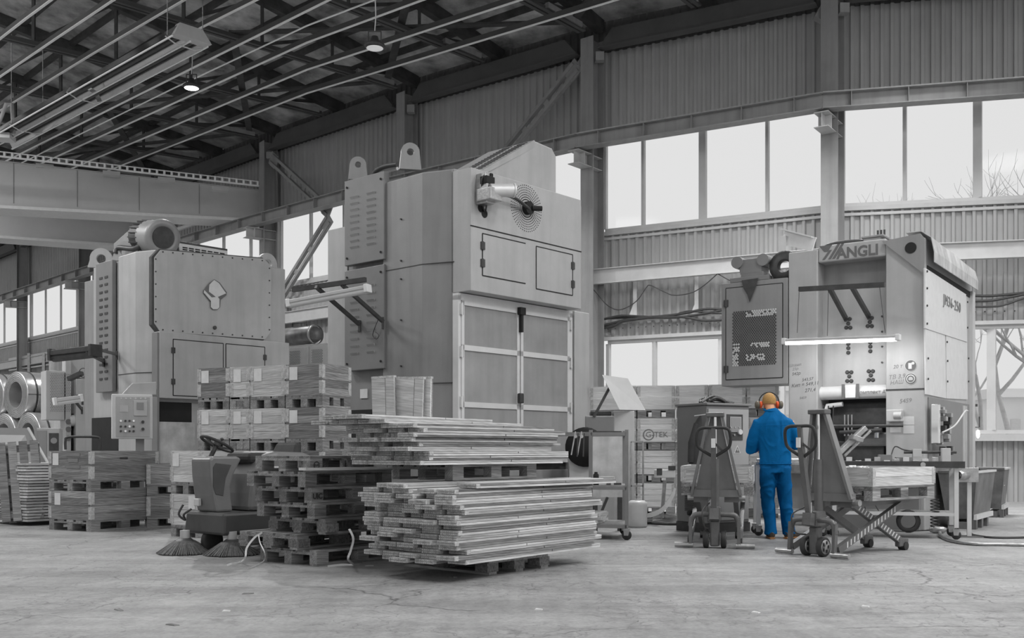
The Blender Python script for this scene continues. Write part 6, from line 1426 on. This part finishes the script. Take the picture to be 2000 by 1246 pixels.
# worn panel
Pn = Frame(1157, 13.6, 1, .06); pnl = thing('worn_panel', 'stained pale panel standing upright behind the tool rack', 'panel', Pn.o, Pn.rz)
pw_ = Pn.fx(1217,900)[0]; MB().bx(0,pw_,0,.03,.45,1.28).obj('sheet', M_PLY, pnl); 
for x in (.04,pw_-.04): MB().bx(x-.03,x+.03,0,.05,0,.45).obj('leg', M_DARK, pnl)
MB().bar((.06,.02,.1),(pw_*.5,.02,.45),.05,.03).obj('brace', M_DARK, pnl)
MB().bx(.02,pw_-.02,-.01,.35,1.29,1.33).obj('top_angle', M_DARK, pnl)
# hopper with tilted sheet
Hp = Frame(1142, 15.2, 1, 0); hpp = thing('scrap_chute', 'machine hopper with a large tilted pale sheet held by a strut', 'chute', Hp.o, 0)
def hp(px, py, y=0): x, z = Hp.fx(px, py, y); return Vector((x, y, z))
sh = MB(); P = [hp(1176,732,-.1), hp(1226,739,.25), hp(1260,801,.3), hp(1210,800,-.1)]; sh.add(P+[p+Vector((.01,.02,-.005)) for p in P], [(0,1,2,3),(7,6,5,4),(0,4,5,1),(1,5,6,2),(2,6,7,3),(3,7,4,0)]); sh.obj('tilted_sheet', M_TRIM, hpp)
MB().bar(hp(1191,756,.0), hp(1160,814,.0), .04,.04).obj('strut', M_DARK, hpp)
MB().bx(hp(1200,800).x,hp(1241,800).x,.1,.5,0,hp(1200,802).z).obj('side_box', M_TRIM, hpp, bevel=.01)
MB().bx(0,hp(1200,800).x,.0,.5,.9,hp(1160,812).z).obj('gear_housing', M_CAB, hpp, bevel=.02); MB().bx(.1,hp(1196,800).x,.1,.4,hp(1160,812).z,hp(1160,802).z).obj('housing_top', M_DARK, hpp, bevel=.02); MB().bx(0,hp(1200,800).x,.0,.5,0,.9).obj('stand', M_PRESSL, hpp)
# thin frame stand, bucket, strap stand, hoses
fs_ = thing('narrow_rack', 'narrow upright tube frame in front of the window crates', 'rack', on_z(1244,1022,0)); w2 = .09
zf = 1.2
for x in (-w2,w2): MB().bar((x,0,0),(x,0,zf),.025,.025,up=(1,0,0)).obj('upright', M_METAL, fs_)
for z_ in (.06,.55,zf): MB().bar((-w2,0,z_),(w2,0,z_),.025,.025).obj('crossbar', M_METAL, fs_)
bk = thing('plastic_drum', 'white plastic drum on the floor right of the tool rack', 'drum', on_z(1245,1029,0)); MB().lathe([(0,0),(.125,0),(.135,.02),(.14,.3),(.135,.34),(.10,.37),(0,.375)],(0,0,0),n=28).obj('drum_shell', M_WHITE, bk); MB().lathe([(0,.375),(.04,.375),(.04,.39),(0,.39)],(0,0,0),n=14).obj('cap', M_TRIM, bk)
sb = thing('feeder_stand', 'slim floor stand with a small head and a hanging belt left of the cabinet', 'stand', on_z(1292,1018,0))
MB().bar((0,0,0),(.05,0,.62),.05,.05,up=(1,0,0)).obj('post', M_METAL, sb); MB().bx(-.1,.2,-.06,.1,.66,.78).obj('head', M_TRIM, sb, bevel=.01); MB().bx(-.08,.0,-.07,-.05,.7,.8).obj('gauge', M_DARK, sb); MB().bx(.1,.2,-.08,.0,.78,.84).obj('knob_box', M_DARK, sb)
be = MB(); q = smooth_path([(.22,-.02,.7),(.18,-.05,.45),(.0,-.1,.18),(-.3,-.12,.07)],5)
for a, b in zip(q[:-1], q[1:]): be.bar(a, b, .004, .07, up=(.2,0,1))
be.obj('belt', M_TRIM, sb)
random.seed(4)
for k in range(7):
    a = on_z(1262,1012+k*1.6,.03+.02*(k%2)); b = on_z(1292,1005+k*3,.04); c_ = on_z(1322,1010+k*2.2,.04); 
    tag(MB().tube(smooth_path([a-Vector((.3,0,0)),a,b,c_,c_+Vector((.6,.1,0))],6),.022,8).obj('floor_hose', M_CABLE if k%2 else M_DARK), 'thick dark hose in the bundle on the floor left of the cabinet', 'hose', 'hoses bundled left of the cabinet')
# ================================================================ bench by the worker, feeder table
def table(name, label, fr, L_, W, z, thick=.04, legs=True, m=M_METAL, casters=True):
    t = thing(name, label, 'table', fr.o, fr.rz); MB().bx(0,L_,0,W,z-thick,z).obj('table_top', m, t, bevel=.005)
    for x in (.04,L_-.04):
        for y in (.04,W-.04): MB().bar((x,y,.14 if casters else 0),(x,y,z-thick),.05,.05,up=(1,0,0)).obj('leg', M_RAIL, t); castor(t, (x,y,0), .055) if casters else None
    for y in (.04,W-.04): MB().bar((.04,y,.3),(L_-.04,y,.3),.04,.04).obj('crossbar', M_RAIL, t)
    return t
Tb = Frame(1476, 12.85, .95, -.12)
tb = table('work_bench', 'steel bench on castors in front of the worker', Tb, 1.0, .45, .93)
MB().bx(.62,.95,.02,.4,.62,.8).obj('under_box', M_DARK, tb)
random.seed(8)
for k in range(5): c = MB().cyl((0,0,.022),(.16,.03,.022),.022,12); tag(c.obj('metal_roller', M_METAL, None, loc=Tb.wor(.02+.19*k,.08+.05*(k%2),.93), rot=(0,0,random.uniform(-.3,.3))), 'short metal cylinder on the bench before the worker, %s from the left' % ('first','second','third','fourth','fifth')[k], 'part', 'metal cylinders on the bench')
Ft = Frame(1600, 12.75, .955, -.295)
ft = table('feeder_table', 'long steel feeder table across the front of the right press', Ft, 1.62, .6, .93)
MB().bx(-.05,1.67,-.03,.0,.86,.94).obj('front_bar', M_DARK, ft)
for x in (.15,1.2): MB().cyl((x,-.03,.9),(x,-.05,.9),.03,14).obj('round_cap', M_METAL, ft)
for i in range(12): x = .1+i*.11; MB().bx(x,x+.07,.05,.12,.93,.93+.02+.02*(i%3)).obj('fixture', M_METAL if i%2 else M_PALE, ft, bevel=.003)
MB().bx(.7,.86,.1,.3,.93,1.02).bx(.9,1.1,.1,.26,.93,.99).obj('die_block', M_CAB, ft, bevel=.004); MB().cyl((1.0,.2,1.05),(1.6,.2,1.05),.018,8).obj('guide_bar', M_DARK, ft)
MB().bx(1.42,1.52,.05,.2,.93,1.1).bx(1.1,1.2,.15,.3,.99,1.09).obj('clamp_block', M_TRIM, ft, bevel=.004); MB().tube(smooth_path([(.85,.2,1.0),(.9,.25,1.12),(1.0,.2,1.08),(1.15,.22,1.06)],5),.008,6).obj('signal_cable', M_CABLE, ft)
tf = MB()
for (a, b, w_) in (((.15,.1,.96),(.55,.3,1.36),.09),((.05,.3,1.2),(.2,.32,1.14),.14),((.38,.15,1.24),(.5,.2,1.2),.16)): tf.bar(a, b, w_, .06)
tf.bar((.3,.2,1.0),(.62,.34,1.32),.03,.03); tf.obj('pick_arm', M_METAL, ft, bevel=.008)
MB().cyl((.05,.32,1.38),(1.0,.32,1.38),.018,8).obj('arm_rail', M_DARK, ft); MB().bx(.0,.04,.3,.34,.93,1.4).obj('arm_post', M_DARK, ft)
for k in range(3): MB().cyl((.06+.05*k,.32,1.38),(.05+.06*k,.3,1.64),.008,6).obj('air_line', M_CABLE, ft)
Cb = MB(); Cb.bx(.1,.55,.1,.5,.3,.55); Cb.obj('control_box', M_CAB, ft, bevel=.01)
MB().bx(.1,1.5,.08,.5,.28,.30).obj('shelf', M_RAIL, ft)
MB().lathe([(.09,-.06),(.14,-.06),(.14,.06),(.09,.06),(.09,-.06)], (1.05,.2,.2), (0,1,0), 20).obj('cable_drum', M_DARK, ft)
for k in range(4): MB().tube(smooth_path([(.2+.1*k,.0,.85),(.15+.12*k,-.02,.6),(.3+.1*k,.02,.5),(.25+.15*k,.05,.33)],5),.007,6).obj('loose_cable', M_CABLE, ft)
# coiled air hose right of the crate
hx_ = MB(); P0 = at(1826,975,12.6); hx_.tube([P0+Vector((math.cos(a)*.05,math.sin(a)*.05,-a*.0062)) for a in [i*.5 for i in range(110)]], .007, 6)
tag(hx_.obj('spiral_hose', M_CABLE), 'black spiral air hose hanging to the floor right of the striped truck', 'hose')
# ================================================================ steel skips
def skip(label, fr, w_=.9, L_=1.15, h=.78):
    c = thing('steel_skip', label, 'bin', fr.o, fr.rz, 'steel skips at the right'); i = .10
    b = MB(); B0 = [(i*.6,i*.6,.14),(L_-i,i*.6,.14),(L_-i,w_-i,.14),(i*.6,w_-i,.14)]; T0 = [(0,0,h),(L_,0,h),(L_,w_,h),(0,w_,h)]; t_ = .02
    Bi = [(x+(t_ if x<L_/2 else -t_), y+(t_ if y<w_/2 else -t_), .16) for x,y,z in B0]; Ti = [(x+(t_ if x<L_/2 else -t_), y+(t_ if y<w_/2 else -t_), z) for x,y,z in T0]
    b.add(B0+T0+Bi+Ti, [(3,2,1,0),(0,1,5,4),(1,2,6,5),(2,3,7,6),(3,0,4,7),(8,9,10,11),(12,13,9,8),(13,14,10,9),(14,15,11,10),(15,12,8,11),(4,5,13,12),(5,6,14,13),(6,7,15,14),(7,4,12,15)]); b.obj('shell', M_BIN, c)
    for q in range(4): a, e = Vector(T0[q]), Vector(T0[(q+1)%4]); MB().bar(a, e, .035, .03).obj('rim', M_RAIL if q != 3 else M_BIN, c)
    for y in (.12, w_-.24): MB().bx(.05,L_-.12,y,y+.12,.0,.10).obj('skid', M_BIN, c)
    for x in (.06,.45,.85): MB().bx(x,x+.1,.02,.07,.0,.15).obj('foot', M_BIN, c)
    MB().bx(.05,L_-.1,.01,.05,.13,.2).obj('fork_channel', M_RAIL, c); return c
sk1 = skip('nearer dark steel skip right of the right press', Frame(1908, 13.8, .57, .82), .5, 1.35)
sk2 = skip('farther dark steel skip with a small paper label', Frame(1962, 16.3, .5, .86), .55, .95)
MB().bx(.25,.36,-.005,.0,.5,.68).obj('label_sheet', M_PAPER, sk2).location.y = .03
fb_ = tag(MB().hexa([(0,0,0),(.5,0,0),(.5,.4,0),(0,.4,0),(0,0,.02),(.5,0,.02),(.5,.4,.02),(0,.4,.02)]).obj('skip_lid', M_DARK, None, loc=Frame(1908,13.8,.57,.82).wor(.5,.05,.797), rot=(0,0,Frame(1908,13.8,.57,.82).rz)), 'dark sheet lying across the top of the nearer skip', 'lid')
# pipe stand
ps = thing('pipe_stand', 'floor stand with a thin post, a box and a short pipe at its top', 'stand', on_z(1893,1049,0), -.3)
MB().hexa([(-.16,-.1,0),(.16,-.1,0),(.16,.1,0),(-.16,.1,0),(-.15,-.09,.015),(.15,-.09,.015),(.15,.09,.015),(-.15,.09,.015)]).obj('base_plate', M_DARK, ps)
MB().bar((0,0,.01),(0,0,.72),.05,.05,up=(1,0,0)).obj('post', M_RAIL, ps); MB().bx(-.14,.10,-.06,.06,.68,.86).obj('head_box', M_METAL, ps, bevel=.005)
pt = MB(); pt.lathe([(.045,0),(.055,0),(.055,.2),(.045,.2),(.045,0)], (-.05,-.14,.77), (-.55,-.8,0), 18); pt.obj('short_pipe', M_METAL, ps); MB().bx(-.08,.0,-.14,-.02,.72,.82).obj('pipe_saddle', M_METAL, ps)
# floor hoses at the lower right
def fh(pts, r, label, m=M_METAL): tag(MB().tube(smooth_path([on_z(a, b, r) for a, b in pts], 8), r, 10).obj('floor_hose', m), label, 'hose')
fh([(2500,1058),(2250,1063),(2030,1064),(1960,1063),(1900,1062),(1858,1056),(1838,1047),(1836,1040)], .02, 'pale hose curving along the floor at the lower right')
fh([(2500,1050),(2250,1047),(2030,1049),(1970,1050),(1930,1049),(1903,1045),(1896,1041)], .014, 'dark thinner hose behind the pale floor hose', M_CABLE)
pc = on_z(1832,1042,.0); plg = thing('hose_coupling', 'metal coupling plug at the end of the pale floor hose', 'coupling', pc, -.2); MB().lathe([(0,-.1),(.03,-.1),(.045,-.06),(.045,.06),(.025,.1),(0,.1)], (0,0,.05), (1,0,0), 16).obj('plug', M_METAL, plg); MB().cyl((.1,0,.05),(.24,0,.03),.02,10).obj('socket', M_DARK, plg); MB().tube([(-.1,0,.04),(-.4,.02,.02),(-.7,.1,.02)],.008,6).obj('cord', M_CABLE, plg)
# rod with hanging work light at the right rear edge of the press
rd = thing('rod_light', 'thin upright rod with a small lit inspection lamp beside the right press', 'lamp', at(1898,905,16.4)); z9 = .95
MB().bar((0,0,-.1),(0,0,z9),.05,.05,up=(1,0,0)).obj('rod', M_DARK, rd); MB().bx(-.08,.08,-.03,.03,z9-.04,z9).obj('rod_cap', M_DARK, rd)
MB().tube([(.0,0,.55),(.06,0,.58),(.12,0,.58),(.12,0,.75)],.01,6).obj('hook', M_DARK, rd); MB().lathe([(0,0),(.02,.02),(.028,.07),(.02,.13),(0,.14)], (.1,0,.40), n=14).obj('lit_bulb', M_TUBE, rd); MB().bx(-.05,.06,-.03,.03,-.9,-.05).obj('hanging_handle', M_DARK, rd)
MB().bar((0,0,-1.0),(0,0,0),.03,.03,up=(1,0,0)).obj('rod_foot', M_DARK, rd)
# ================================================================ wall services
def wallc(pts, r, label, z_off=0, name='wall_cable', grp='cables on the window wall', Yf=lambda px: None):
    P = []
    for px, py, Y in pts: P.append(at(px, py, Y))
    tag(MB().tube(smooth_path(P, 6), r, 7).obj(name, M_CABLE), label, 'cable', grp)
def yw(px): s_ = s_at(px, -.7); return G(s_, -.7).y
def wc_(pts, r, label): wallc([(a, b, yw(a)) for a, b in pts], r, label)
wc_([(1138,628),(1160,627),(1205,618),(1226,617),(1320,620),(1410,606)], .03, 'thick cable sagging along the wall, lowest of the bundle at the lower window')
wc_([(1138,632),(1170,637),(1200,630),(1240,622),(1320,619),(1345,621),(1375,626),(1410,625)], .03, 'thick cable dipping under the bundle beside the centre press')
wc_([(1138,634),(1165,640),(1195,638),(1215,628),(1260,621),(1330,613),(1375,604),(1410,604)], .03, 'thick cable rising toward the perforated cabinet')
wc_([(1138,624),(1300,617),(1330,611),(1350,608),(1410,612)], .025, 'upper straight cable of the wall bundle')
wc_([(1890,577),(1930,578),(1960,576),(2040,570),(2160,572)], .03, 'upper thick wall cable right of the right press')
wc_([(1890,588),(1935,587),(1975,580),(2030,572),(2160,576)], .03, 'middle thick wall cable right of the right press')
wc_([(1890,599),(1930,599),(1960,596),(2030,577),(2160,582)], .022, 'lower wall cable right of the right press')
wallc([(a, b, yw(a)-.3) for a, b in ((1155,562),(1165,572),(1185,595),(1205,605),(1225,600),(1245,586),(1262,562),(1269,557),(1285,564),(1300,571),(1312,576),(1330,576),(1355,570),(1378,555),(1400,536),(1404,536),(1420,545),(1432,550))], .012, 'thin festoon cable looping below the girt beam')
tr = MB()
tr.bar(at(1138,636,yw(1138)+.1), at(1410,612,yw(1410)+.1), .12, .03); tag(tr.obj('cable_tray', M_RAIL), 'pale cable tray carrying the wall cables above the lower window', 'cable tray')
for k, (px, lab_) in enumerate(((1240,'left upright tray bracket on the wall over the lower window'),(1360,'right upright tray bracket on the wall over the lower window'))):
    Y = yw(px); o_ = at(px, 612, Y+.15); c = thing('tray_bracket', lab_, 'bracket', o_); top = at(px, 540, Y+.15)-o_
    MB().bar((0,0,-.05), top, .09, .05, up=(0,1,0)).obj('upright', M_RAIL, c); MB().add([(0,-.02,-.05),(-.14,-.02,-.05),(0,-.02,.32),(0,.02,-.05),(-.14,.02,-.05),(0,.02,.32)], [(0,1,2),(5,4,3),(0,3,4,1),(1,4,5,2),(2,5,3,0)]).obj('gusset', M_RAIL, c)
# pipe and tank cabinets seen between the left and centre presses
Tk = at(596, 655, 22.5); tk = thing('air_tank', 'dark horizontal air tank lying on a white cabinet between the presses', 'tank', Tk)
ax = Vector((.8,-.6,0)); MB().lathe([(0,-1.1),(.15,-1.08),(.2,-1.0),(.2,.25),(.16,.36),(.13,.38),(.13,.44),(0,.44)], (0,0,0), ax, 24).obj('shell', M_BIN, tk); MB().lathe([(.21,.3),(.215,.3),(.215,.36),(.21,.36)], (0,0,0), ax, 24).obj('band', M_METAL, tk); MB().tube([(-.3,.1,.2),(-.3,.1,.28),(.05,-.1,.28),(.05,-.1,.2)],.02,8).obj('pipe', M_DARK, tk)
Wc = Frame(560, 22.3, .85, -.53); wc2 = thing('electric_cabinet', 'white cabinet with two perforated doors and small lettering between the presses', 'cabinet', Wc.o, Wc.rz)
wz1 = Wc.fx(600,673)[1]; wx = Wc.fx(640,700)[0]; MB().bx(-.1,wx+.1,0,.5,0,wz1).obj('body', M_PALE, wc2)
for (a, b) in ((563,602),(606,642)):
    x0, x1 = Wc.fx(a,700)[0], Wc.fx(b,700)[0]; MB().bx(x0,x1,-.015,0,.3,wz1-.05).obj('door', M_WHITE, wc2); ph = MB()
    for i in range(9):
        for j in range(11): ph.cyl((x0+.07+i*.034+(j%2)*.017,-.016,wz1-.4+j*.027),(x0+.07+i*.034+(j%2)*.017,-.019,wz1-.4+j*.027),.009,5,smooth=False)
    tag(ph.obj('perforation', M_DARK, wc2), kind='stuff')
x, z = Wc.fx(586,721,-.016); text_mesh('lettering', 'YANGLI', .09, M_LOGO, wc2, face_mtx((x,-.017,z),(1,0,0),(0,0,1)), .001)
# notices and rail at far left wall
lr = MB(); P = [at(18,705,yw(18)-.5), at(80,695,yw(80)-.5), at(140,684,yw(140)-.5)]
for a, b in zip(P[:-1],P[1:]): lr.bar(a, b, .06, .25); lr.bar(a-Vector((0,0,.45)), b-Vector((0,0,.45)), .05,.06)
tag(lr.obj('wall_guard_rail', M_TRIM), 'pale horizontal guard rail along the wall left of the left press', 'rail')
for k, (px, lab_) in enumerate(((57,'left thin post of the guard rail at the far left wall'),(86,'right thin post of the guard rail at the far left wall'))): tag(MB().bar(at(px,690,yw(px)-.7), at(px,760,yw(px)-.7), .12,.12,up=(1,0,0)).obj('guard_post', M_METAL), lab_, 'post')
# ================================================================ outside: bare trees and pale buildings
def tree(px, Y, h, seed, label, lean=0):
    random.seed(seed); o = Vector(((px-1000)/FOC*Y, Y, -.15)); c = thing('bare_tree', label, 'tree', o, 0, 'bare trees outside'); tr = MB(); bw = MB()
    def grow(p, d, L_, r, n):
        q = [p]; dd = d.copy()
        for i in range(4): dd = (dd+Vector((random.uniform(-.12,.12),random.uniform(-.12,.12),.05))).normalized(); q.append(q[-1]+dd*L_/4)
        (tr if n >= 5 else bw).tube(q, [r*(1-.12*i) for i in range(5)], 5 if n < 3 else 7)
        if n == 0: return
        for k in range(3 if n > 1 else 2):
            a = random.uniform(0,6.28); e = dd.orthogonal().normalized(); e = Matrix.Rotation(a,3,dd)@e; nd = (dd*random.uniform(.6,1.1)+e*random.uniform(.45,.9)+Vector((0,0,.15))).normalized()
            grow(q[random.choice((2,3,4,4))], nd, L_*random.uniform(.6,.85), r*.62, n-1)
    grow(Vector((0,0,0)), Vector((lean,0,1)).normalized(), h*.3, h*.0085, 6)
    tr.obj('trunk', M_BARK, c); tag(bw.obj('branches', M_BARK, c), kind='stuff')
tree(1925, 36, 13, 3, 'pale bare tree outside, left one behind the right windows'); tree(1985, 38, 15, 8, 'tall bare tree outside whose top shows in the upper right window'); tree(2120, 30, 12, 5, 'bare tree outside beyond the right picture edge, boughs reaching in', -.35)
def building(px0, px1, ytop, Y, label, roofm):
    x0, x1 = (px0-1000)/FOC*Y, (px1-1000)/FOC*Y; z = EYE+(880-ytop)/FOC*Y; c = thing('distant_building', label, 'building', ((x0+x1)/2,Y,-.15)); w_ = (x1-x0)/2
    MB().bx(-w_,w_,0,8,0,z-.6).obj('wall', M_FAR, c); MB().hexa([(-w_-.3,-.4,z-.6),(w_+.3,-.4,z-.6),(w_+.3,8.4,z-.6),(-w_-.3,8.4,z-.6),(-w_-.3,1,z),(w_+.3,1,z),(w_+.3,7,z),(-w_-.3,7,z)]).obj('roof', roofm, c)
    for k in range(6): x = -w_+w_*2*(k+.3)/6; f_ = MB().bx(x,x+w_*.16,-.05,0,z*.35,z*.62).obj('window', M_PALE, c)
M_FAR = mat('far_wall', .75, .8, 0, .05, .5)
building(1180, 1560, 748, 95, 'low pale building far outside behind the window crates', M_FAR)
building(1962, 2200, 752, 62, 'low pale building with a flat roof outside the right window', M_FAR)
# ================================================================ floor litter
random.seed(17)
for k, (a, b) in enumerate(((1052,1191),(1256,1213),(1833,1158),(1476,1197),(1895,1130),(722,1105),(442,1194),(232,1192),(885,1127),(1690,1185),(484,1160),(337,1221))):
    w_ = .05 if k%3 else .03; o = MB().hexa([(-w_,-.012,0),(w_*.7,-.02,0),(w_,.012,0),(-w_*.6,.02,0),(-w_*.9,-.01,.006),(w_*.6,-.015,.008),(w_*.9,.01,.006),(-w_*.5,.015,.01)]).obj('wood_splinter', M_WOOD if k%3 else M_PALE, None, loc=on_z(a,b,0), rot=(0,0,random.uniform(-1,1)))
    tag(o, 'small dark splinter lying on the open concrete floor' if k%3 else 'small pale scrap lying on the open concrete floor', 'debris', 'dark splinters on the floor' if k%3 else 'pale scraps on the floor')
